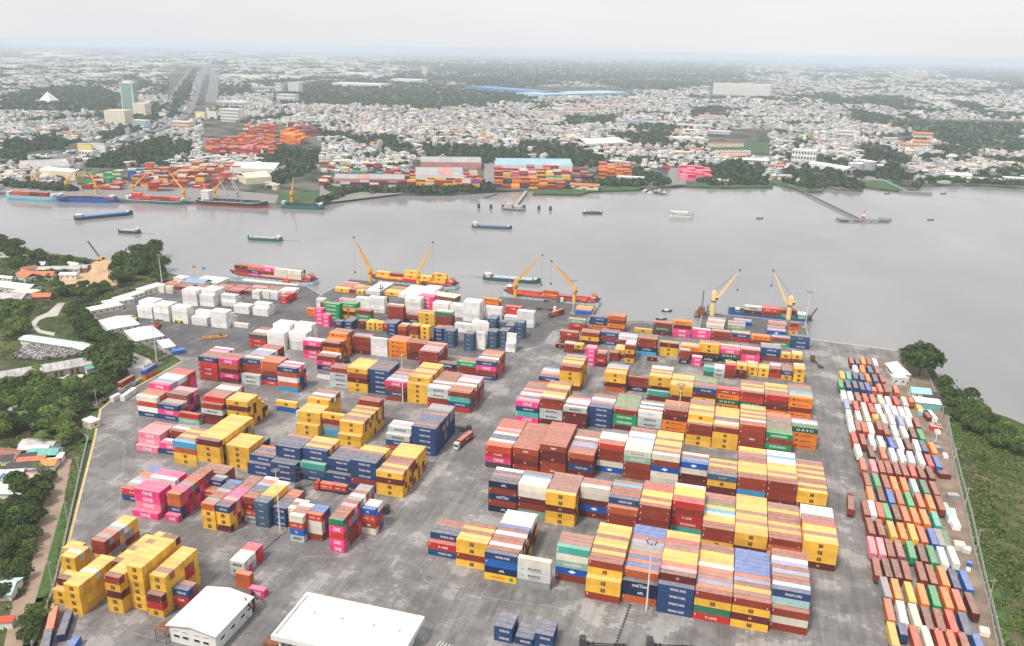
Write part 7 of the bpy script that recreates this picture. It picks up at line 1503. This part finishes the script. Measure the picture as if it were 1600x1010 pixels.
for t_, i in enumerate(ind):
    v_ = roof[i]; kd = 4 if v_[0] > v_[2]*1.8 and rr.random() < .6 else 5 if v_[0] > v_[2]*1.8 else int(rr.choice([0,1,2,3], p=[.25,.35,.12,.28]))
    lab = "%s, %s nearest to %s" % (HN[kd], ordw(int(rank[t_])+1), LM[who[t_]][1]); loc = (HX[i], HY[i], -.05)
    if kd not in used_hp: used_hp.add(kd); o = HP[kd]; o.location = loc; o.rotation_euler = (0,0,ang[i])
    else: o = copy_tree(HP[kd], loc, ang[i])
    o.scale = (L[i]*.85, Wd[i]*.95, H[i]*1.05); tag(o, lab, "house", "houses on the far bank")
for k, o in enumerate(HP):
    if k not in used_hp:
        for c in list(o.children_recursive): bpy.data.objects.remove(c)
        bpy.data.objects.remove(o)
# ---- far trees as one mass: clumps of leaf sprays
def clump_templates(nq, K=12, seed=1):
    r = np.random.default_rng(seed); T = []
    for _ in range(K):
        d = r.normal(size=(nq,3)); d /= np.linalg.norm(d, axis=1, keepdims=True); d[:,2] = np.abs(d[:,2])*.9; c = d*(.75+.35*r.random((nq,1)))*np.array([1,1,.85])+[0,0,.25]; V, F = cards(c, d+r.normal(size=(nq,3))*.4, .95*(.7+.6*r.random(nq)), 1.25, r); T.append(V)
    return np.array(T)
def far_trees(name, X, Y, R, nq, mat, label, seed, hs=1.0):
    T = clump_templates(nq, 12, seed); n = len(X); V = T[rr.integers(0,12,n)]*R[:,None,None]; V[:,:,2] *= hs; V[:,:,0] += X[:,None]; V[:,:,1] += Y[:,None]; F = np.arange(n*nq*4, dtype=np.int32).reshape(-1,4)
    base_ = rr.random((n,1)); c = np.clip(np.repeat(base_, nq, 1)*.7+rr.random((n,nq))*.3, 0, 1).reshape(-1,1); me = np_mesh(name, V.reshape(-1,3), F, mat, np.repeat(c,3,1)); o = link(name, me); o['kind'] = 'stuff'; o['label'] = label
M_FT = leaf_mat("far_leaves", (.018,.044,.018), (.085,.13,.048), True)
TX, TY, TD = [], [], []
for (y0, y1, n) in ((262,298,1900),(236,262,2400),(212,236,2600),(190,212,3300),(170,190,3900),(152,170,4200),(136,152,4600),(122,136,5200),(110,122,5200),(101,110,4200),(94,101,3000)):
    x, y = sample_px(n, y0, y1, rr); w_ = at_np(x, y); d = np.hypot(w_[:,0]-CAM.x, w_[:,1]-CAM.y); t = vnoise(w_[:,0], w_[:,1], 55+d*.012, 3)*.6+vnoise(w_[:,0], w_[:,1], 220+d*.03, 4)*.4
    f = in_any(FOREST, x, y); op = in_any(OPEN, x, y) & ~f; k = (f | (t < .47) | (rr.random(len(x)) < .22)) & ~op; TX.append(w_[k,0]); TY.append(w_[k,1]); TD.append(d[k])
x = rr.uniform(-20,1620,9000); y = rr.uniform(98,300,9000); k = in_any(FOREST, x, y) & (y < np.interp(x, shx, shy)-3); w_ = at_np(x[k], y[k]); TX.append(w_[:,0]); TY.append(w_[:,1]); TD.append(np.hypot(w_[:,0]-CAM.x, w_[:,1]-CAM.y))
for xa, xb, yo in ((500,770,3),(1090,1200,6),(1225,1345,5),(1430,1600,4),(0,120,12),(955,1010,6),(1345,1440,16),(845,960,8)):
    n_ = int((xb-xa)*.9); x = rr.uniform(xa, xb, n_); y = np.interp(x, shx, shy)-yo-rr.uniform(0,5,n_); w_ = at_np(x, y); TX.append(w_[:,0]); TY.append(w_[:,1]); TD.append(np.hypot(w_[:,0]-CAM.x, w_[:,1]-CAM.y))
TX, TY, TD = map(np.concatenate, (TX, TY, TD)); R = rr.uniform(2.6,6.2,len(TX))*np.clip(TD/2300, 1, 7)**.8
k = TD < 1900; far_trees("far_bank_trees", TX[k], TY[k], R[k], 34, M_FT, "dark green trees between the houses of the far bank", 1, 1.15); k = ~k & (TD < 4200); far_trees("city_trees", TX[k], TY[k], R[k], 16, M_FT, "trees scattered through the distant city", 2, 1.0); k = TD >= 4200; far_trees("distant_woodland", TX[k], TY[k], R[k]*1.1, 9, M_FT, "woods fading into haze towards the horizon", 3, .8)
# grassy banks of the far shore
gr = MB()
for pts in ([(832,303),(845,290),(930,291),(1000,289),(1000,296),(922,299),(905,304),(868,303)],[(1050,288),(1200,283),(1208,292),(1130,293),(1075,291)],[(1200,284),(1215,284),(1262,293),(1285,299),(1262,299),(1228,291)],[(1352,283),(1378,281),(1412,296),(1400,298),(1352,292)],[(432,302),(500,300),(488,320),(436,320)],[(1105,226),(1200,222),(1205,240),(1110,238)],[(1420,190),(1600,200),(1600,210),(1440,202)],[(0,236),(60,236),(100,245),(0,252)],[(670,238),(830,240),(830,250),(670,250)],[(290,106),(306,104),(300,150),(286,160)]): gr.prism(px_poly(pts), -2.4, .02)
tag(gr.build("far_bank_grass", plain("far_grass", (.045,.085,.025), .95, 0, .35, .05)), kind='structure')
pv = MB()
for pts in ([(755,296),(757,252),(772,252),(772,296)],[(1040,290),(1046,262),(1066,264),(1072,288)],[(0,300),(190,310),(430,318),(436,305),(300,292),(130,285),(0,285)],[(500,318),(500,290),(640,296),(640,301)],[(1280,292),(1345,280),(1395,284),(1352,272),(1290,280)]): pv.prism(px_poly(pts), -.5, .035)
tag(pv.build("far_port_paving", M_CONCD), kind='structure')
def px_ribbon(pts, w, mb, z=.06): ribbon([tuple(at(x, y)[:2]) for x, y in pts], w, z, mb)
rd = MB(); px_ribbon([(0,253),(60,247),(120,238),(180,222),(225,207),(262,192),(285,178),(300,150),(312,120),(322,104)], 46, rd, .07); px_ribbon([(258,185),(268,152),(284,126),(297,107)], 14, rd, .08); px_ribbon([(330,160),(334,130),(331,106)], 40, rd, .05); px_ribbon([(1290,158),(1380,166),(1410,176),(1480,186),(1600,196)], 14, rd, .07); px_ribbon([(225,207),(320,215),(330,250)], 12, rd, .06)
tag(rd.build("far_road", plain("far_asphalt", (.16,.16,.17), .9, 0, .1, .02)), kind='structure')
# traffic on the distant highway, a speck each
A = [(0,253),(60,247),(120,238),(180,222),(225,207),(262,192),(285,178),(300,150),(312,120)]; px_, py_ = np.array(A).T; s_ = rr.random(220)*(len(A)-1); i_ = s_.astype(int); f_ = s_-i_; x = px_[i_]*(1-f_)+px_[np.minimum(i_+1,8)]*f_; y = py_[i_]*(1-f_)+py_[np.minimum(i_+1,8)]*f_; w_ = at_np(x+rr.normal(0,2.2,220), y+rr.normal(0,1.2,220)); cv = rr.choice([.85,.8,.1,.4,.7], 220)[:,None]*np.ones((1,3))
me = np_boxes("distant_traffic", w_[:,0], w_[:,1], np.full(220,.1), rr.uniform(5,13,220), np.full(220,2.8), rr.uniform(2,4,220), rr.normal(1.7,.3,220), cv.astype(np.float32), cv.astype(np.float32), M_CITY); o = link("distant_traffic", me); o['kind'] = 'stuff'; o['label'] = "specks of vehicles on the highway beyond the far port"
# ------------------------------------------------------------------ landmarks over the river
def block(name, px, L, W, H, ang, label, wm, rm, cat="building", floors=0, roof='flat', winm=None, cols=0, base=0):
    p = at(*px); e = empty(name, (p.x, p.y, 0), math.radians(ang)); tag(e, label, cat); MB().box(-L/2,L/2,-W/2,W/2,base,H).build('wall', wm, e)
    if roof == 'flat': MB().box(-L/2-.4,L/2+.4,-W/2-.4,W/2+.4,H,H+.6).build('roof', rm, e); 
    elif roof == 'gable': MB().gable(-L/2,L/2,-W/2,W/2,H+.05,W*.18,.8).build('roof', rm, e)
    elif roof == 'gabley': MB().gable(-L/2,L/2,-W/2,W/2,H+.05,L*.18,.8,0,'y').build('roof', rm, e)
    if floors:
        fh = H/floors; cols = cols or max(2, int(L/5)); wn = 0; st = MB()
        for f in range(floors):
            for c in range(cols):
                x = -L/2+L*(c+.5)/cols
                if wn < 120: MB().box(x-L/cols*.28, x+L/cols*.28, -W/2-.12, -W/2+.05, fh*f+fh*.35, fh*f+fh*.8).build('window', winm or M_GLASS, e)
                else: st.box(x-L/cols*.28, x+L/cols*.28, -W/2-.12, -W/2+.05, fh*f+fh*.35, fh*f+fh*.8)
                wn += 1
        if st.v: tag(st.build('windows', winm or M_GLASS, e), kind='stuff')
    return e
e = block("glass_tower", (206,177), 32, 26, 78, 12, "tall green glass office tower with white frame and cap", plain("tower_glass", (.22,.36,.33), .2, 0, .15, .05), M_WHITE, "tower", 22, winm=plain("green_pane", (.30,.46,.42), .15), cols=5)
for s in (-1, 1): MB().box(s*17-(2.5 if s > 0 else 0), s*17+(0 if s > 0 else 2.5), -14.2, -12.8, 0, 81).build('corner_frame', M_WHITE, e)
MB().box(-12,12,-10,10,78,84).build('roof_cap', M_WHITE, e)
block("cream_block", (187,193), 50, 36, 30, 10, "plain cream block in front of the green glass tower", M_CREAM, M_CREAM, floors=2, cols=6, winm=M_OFFW); block("cream_block", (223,180), 34, 30, 30, 10, "smaller cream block right of the glass tower", M_CREAM, M_CREAM, floors=3, winm=M_OFFW)
e = empty("apartment_slab", at(1158,150), math.radians(-8)); tag(e, "very long white apartment slab with ribbed facade at the wood's edge", "building")
for i in range(9): MB().box(-132+i*29.5,-102.6+i*29.5,-14-(i%2)*.6,14,0,54+(i%3)*1.2).build('wing', plain('slab_white', (.86,.85,.82), .7), e)
for i in range(54): MB().box(-131+i*4.92,-129.4+i*4.92,-17.4,-14.2 if i % 2 else -15.6,3,56).build('balcony_bay', M_WHITE if i % 3 else M_OFFW, e)
MB().box(-134,135,-18,-12,-.1,4).build('podium', M_CONC, e)
block("tower_block", (1128,104), 60, 40, 62, 0, "left one of two white tower blocks on the horizon", M_WHITE, M_WHITE, floors=6); block("tower_block", (1155,104), 105, 45, 58, 0, "wider right one of the two white tower blocks on the horizon", M_WHITE, M_WHITE, floors=6); block("tower_block", (1241,118), 90, 40, 36, 0, "low white block beyond the long apartment slab", M_WHITE, M_WHITE, floors=4); block("tower_block", (664,118), 34, 30, 62, 0, "cream tower standing alone in front of the left forest", M_CREAM, M_CREAM, floors=8); block("tower_block", (1481,106), 60, 40, 36, 0, "pale block on the far right horizon", M_WHITE, M_WHITE, floors=4)
block("blue_glass_office", (462,145), 50, 30, 40, 0, "white office with blue glass bands beyond the boulevard", M_WHITE, M_WHITE, floors=5, winm=plain("blue_pane", (.15,.32,.45), .2)); block("white_office", (450,158), 70, 30, 22, 0, "white framed office with dark windows under the blue glass one", M_WHITE, M_WHITE, floors=2); block("white_office", (437,145), 24, 22, 36, 0, "slim white block left of the blue glass office", M_WHITE, M_WHITE, floors=3); block("grey_factory", (420,143), 130, 60, 18, 0, "long grey factory hall behind the white offices", M_CONC, M_TINR, floors=1)
block("white_office", (365,190), 50, 32, 30, 0, "white office block right of the highway junction", M_WHITE, M_WHITE, floors=4); block("white_store", (366,167), 95, 40, 16, 0, "long white store with a roof tower beside the highway", M_WHITE, M_WHITE, floors=1); block("warehouse", (390,122), 190, 80, 12, 0, "long pale warehouse beyond the highway, left of a pair", M_OFFW, M_OFFW, floors=0); block("warehouse", (460,122), 150, 90, 12, 0, "long pale warehouse beyond the highway, right of a pair", M_OFFW, M_TINR, floors=0)
for (x, y, L_, lab) in ((565,135,260,"broad pale factory roof left of the forest"),(640,128,180,"pale factory roof below the cream tower"),(560,118,200,"pale factory roof on the left plain"),(530,100,400,"long pale roof line near the left horizon")): block("factory_hall", (x,y), L_, 110, 14, 0, lab, M_OFFW, M_OFFW, "factory")
def px_hall(name, a, b, W, H, label, wm, rm, roof='gable', cat="warehouse", stripes=None):
    A, Bq = at(*a), at(*b); d = Bq-A; n = Vector((-d.y, d.x, 0)).normalized(); n = n if n.y > 0 else -n; c = (A+Bq)/2+n*W/2; e = empty(name, (c.x, c.y, 0), math.atan2(d.y, d.x)); tag(e, label, cat); Lh = d.length/2
    MB().box(-Lh,Lh,-W/2,W/2,0,H).build('wall', wm, e); k = max(2, int(2*Lh/16))
    for i in range(k):
        x0, x1 = -Lh+2*Lh*i/k, -Lh+2*Lh*(i+1)/k; m = (stripes if stripes and i % 5 == 2 else rm)
        if roof == 'gable': MB().gable(x0+.1,x1-.1,-W/2,W/2,H+.02,W*.12,.0).build('roof_panel', m, e)
        else: MB().box(x0+.1,x1-.1,-W/2-.5,W/2+.5,H,H+.5).build('roof_panel', m, e)
    return e
M_GREYR = plain("grey_sheet_roof", (.36,.35,.36), .6, 0, .12, .05); M_BGR = plain("blue_green_roof", (.30,.46,.52), .5, 0, .1, .05); M_BLUEF = plain("far_blue_roof", (.10,.22,.42), .5, 0, .08, .02); M_LBR = plain("far_pale_blue_roof", (.38,.52,.66), .5, 0, .08, .02); M_PINKR = plain("faded_red_roof", (.50,.24,.20), .7, 0, .15, .1)
px_hall("striped_warehouse", (650,284), (725,284), 62, 9, "grey warehouse with a red striped bay behind the front box row", M_OFFW, M_GREYR, 'gable', stripes=M_PINKR); px_hall("striped_warehouse", (657,263), (752,264), 48, 10, "grey warehouse behind, with a reddish ridge line", M_PINKR, M_GREYR, 'gable'); px_hall("blue_green_warehouse", (776,268), (895,269), 60, 10, "long blue-green roofed warehouse behind the box rows", M_OFFW, M_BGR); px_hall("long_striped_shed", (522,288), (632,289), 34, 8, "long grey-pink roofed shed behind the front box row", M_PINKR, M_GREYR, 'gable', stripes=M_PINKR)
px_hall("blue_factory", (728,139), (852,150), 130, 12, "deep blue factory roof at the forest's edge", M_BLUEF, M_BLUEF, 'flat', "factory"); px_hall("pale_blue_factory", (850,153), (985,149), 170, 12, "pale blue factory roof right of the deep blue one", M_LBR, M_LBR, 'flat', "factory"); px_hall("quay_house", (63,279), (118,283), 22, 12, "cream arcaded building behind the sky-blue barge", M_CREAM, M_OFFW, 'gable', "building")
e = px_hall("cream_shed", (385,289), (425,286), 40, 9, "cream gabled sheds at the right of the far port", M_CREAM, M_CREAM, 'gable', "shed"); px_hall("white_shed", (360,272), (430,274), 50, 9, "white roofed hall above the cream sheds", M_WHITE, M_WHITE, 'gable', "shed"); px_hall("tin_hall", (35,272), (110,268), 60, 8, "broad pale tin hall behind the arcaded building", M_OFFW, M_TINR, 'gable', "shed")
px_hall("twin_factory", (916,232), (948,231), 60, 9, "left one of two white factory roofs in the town", M_WHITE, M_WHITE, 'gable', "factory"); px_hall("twin_factory", (950,231), (980,229), 60, 9, "right one of two white factory roofs in the town", M_WHITE, M_WHITE, 'gable', "factory"); px_hall("school_row", (1055,222), (1103,223), 40, 8, "long white roofed row left of the open field", M_OFFW, M_WHITE, 'flat', "building"); px_hall("long_cream_row", (1112,230), (1162,230), 14, 7, "long cream building across the open field", M_CREAM, M_BROWNR, 'gable', "building"); px_hall("red_row", (1126,248), (1168,249), 26, 6, "dull red roofed row below the white gabled sheds", M_PINKR, M_PINKR, 'gable', "building")
for i in range(9): p = at(1120+i*6.2, 241); e = empty("gabled_shed_bay", (p.x, p.y, 0), 0); tag(e, "%s white gabled bay from left in the row on the open field" % ORD[i], "shed", "row of white gabled sheds"); MB().box(-4,4,-9,9,0,4).build('wall', M_OFFW, e); MB().gable(-4,4,-9,9,4.02,3.2,.3,0,'y').build('roof', M_WHITE, e)
for i, (x, y, r_, h) in enumerate(((1331,268,7.5,14),(1341,269,8.5,15),(1347,266,8.5,17),(1357,270,10,19),(1338,263,8,14))): p = at(x, y); e = empty("storage_tank", p); tag(e, "pale steel storage tank by the long white shed, %s" % ("leftmost","second from left","middle one at the back","big rightmost one","small one at the back")[i], "tank", "storage tanks of the depot"); MB().tube((0,0,0),(0,0,h),r_,r_,24).build('shell', M_STEEL, e); MB().tube((0,0,h),(0,0,h+1.6),r_,1,24).build('dome', M_OFFW, e)
px_hall("long_white_shed", (1262,262), (1322,272), 24, 8, "long white shed running down to the storage tanks", M_WHITE, M_WHITE, 'gable', "shed"); block("white_mill", (1255,258), 40, 26, 26, -10, "stepped white mill at the upper end of the long shed", M_WHITE, M_WHITE, floors=3)
e = block("church_hall", (1438,233), 34, 20, 16, -10, "cream hall with bright orange tiled roof, right part", M_CREAM, M_ORANGE, "church", 3, 'gable'); block("church_hall", (1420,235), 36, 14, 12, -5, "lower cream wing with orange roof, left part", M_CREAM, M_ORANGE, "church", 2, 'gable'); block("tiled_hall", (1440,218), 44, 18, 14, 0, "brown-roofed hall behind the orange one", M_CREAM, M_ORANGE, "building", 2, 'gable')
block("yellow_billboard", (135,244), 26, 3, 20, 5, "yellow billboard block beside the white one", plain("yellow_board", (.75,.62,.22)), M_WHITE, "billboard", base=6); block("white_billboard", (156,244), 26, 3, 20, 5, "white billboard right of the yellow one", M_WHITE, M_WHITE, "billboard", base=6); block("small_white_block", (138,248), 22, 14, 12, 5, "white block under the yellow billboard", M_WHITE, M_WHITE, floors=2)
block("yellow_board", (315,187), 28, 10, 18, 0, "pale yellow panel building beside the highway junction", plain("yellow_board2", (.70,.60,.35)), M_WHITE); block("white_board", (332,186), 30, 6, 18, 0, "white panel right of the pale yellow one", M_WHITE, M_WHITE, "billboard"); block("pink_block", (285,200), 46, 20, 14, 0, "peach-coloured block left of the highway junction", plain("peach_wall", (.75,.52,.40)), M_OFFW, floors=2); block("aqua_block", (222,198), 34, 20, 14, 0, "aqua and white block near the cream ones", plain("aqua_wall", (.45,.62,.66)), M_WHITE, floors=3); block("white_sign", (254,185), 18, 2, 14, 0, "white hoarding on posts by the junction", M_WHITE, M_WHITE, "billboard", base=6)
e = empty("pyramid_church", at(77,160)); tag(e, "white pyramid-roofed church among the left woods", "church"); MB().add([(-24,-24,0),(24,-24,0),(24,24,0),(-24,24,0),(0,0,32)],[(0,1,4),(1,2,4),(2,3,4),(3,0,4)]).build('roof', M_WHITE, e); MB().box(-20,20,-30.5,-29,0,8).build('porch', M_OFFW, e)
for i, (x, y, L_, W_, H_, rm, rf2, lab) in enumerate(((647,182,24,20,20,M_WHITE,'flat',"square white house block in the middle of the town"),(1010,188,26,18,10,M_WHITE,'flat',"white block left of the wooded rise"),(1025,146,40,24,16,M_WHITE,'flat',"white block on the skyline of the town"),(960,172,110,24,12,M_PINKR,'gable',"long salmon-roofed block in the town"),(875,176,30,18,24,M_CREAM,'flat',"tall cream house in the town"),(905,178,60,22,14,M_PINKR,'gable',"salmon-roofed block left of the long one"),(980,195,60,24,8,M_BLUEF,'flat',"blue-roofed hall among the trees"),(1110,186,70,20,8,M_PINKR,'gable',"faded red roofs right of the wooded rise"),(1390,150,180,30,14,M_PINKR,'flat',"long salmon-coloured complex at the far wood"),(1325,214,50,20,14,M_WHITE,'flat',"white school block with rows of windows"),(1180,256,44,16,7,M_WHITE,'gable',"white hall right of the dull red row"),(1390,222,30,16,8,M_TINR,'gable',"tin hall left of the orange church"),(1495,280,38,18,7,M_WHITE,'gable',"long white house on the right-hand far bank"),(1535,285,50,16,5,M_TINR,'gable',"low tin house on the right-hand far bank"),(1585,287,34,18,9,M_WHITE,'flat',"white block at the right edge of the far bank"),(1125,286,24,10,5,M_OFFW,'flat',"small white house in the bank trees"),(985,284,40,14,7,M_WHITE,'flat',"white house in front of the orange-maroon stack"),(1215,268,20,12,10,M_ORANGE,'gable',"red-roofed cream house above the long jetty"),(1085,200,90,24,6,M_TINR,'gable',"low curved tin hall by the field"),(1105,208,110,22,6,M_OFFW,'flat',"low cream rows above the field"))):
    block("town_block", (x,y), L_, W_, H_, 0, lab, M_OFFW, rm, "building", 2 if H_ > 7 else 1, rf2)
small_barge((1300,289),(1340,293), 9, 2.2, M_RUSTY, M_RUSTY, "rusty red barge laid up against the far bank", M_RUSTY); small_barge((1250,284),(1278,290), 7, 1.6, M_OFFW, M_TINR, "pale upturned hull lying in the far reeds", M_TINR)
for i in range(9): p = at(1010+i*3.4, 299+(i%3)*1.5, Z); tag(MB().prism([(-5,-1.5),(5,-1.5),(7,0),(5,1.5),(-5,1.5)], -.3, 1.2).box(-3,1,-1.1,1.1,1.2,2.6,0).build("moored_boat", M_DSTEEL if i % 2 else M_OFFW, loc=p, rz=.3*i), "%s small boat from left crowding the dark landing stage" % ORD[i], "boat", "boats at the landing stage")
# ------------------------------------------------------------------ haze: one closed box of thin air round the camera and the scene
hz = MB().box(-61000, 61000, -7000, 59000, -7.5, 196).build("haze", M_WHITE); m, nt = new_mat("haze_air"); pv_ = N(nt, 'ShaderNodeVolumePrincipled'); pv_.inputs['Color'].default_value = lin(.80,.90,1.0); pv_.inputs['Density'].default_value = 0.92e-4; pv_.inputs['Anisotropy'].default_value = 0.0
o_ = nt.nodes.new('ShaderNodeOutputMaterial'); nt.links.new(pv_.outputs[0], o_.inputs['Volume'])
hz.data.materials.clear(); hz.data.materials.append(m); hz['kind'] = 'stuff'
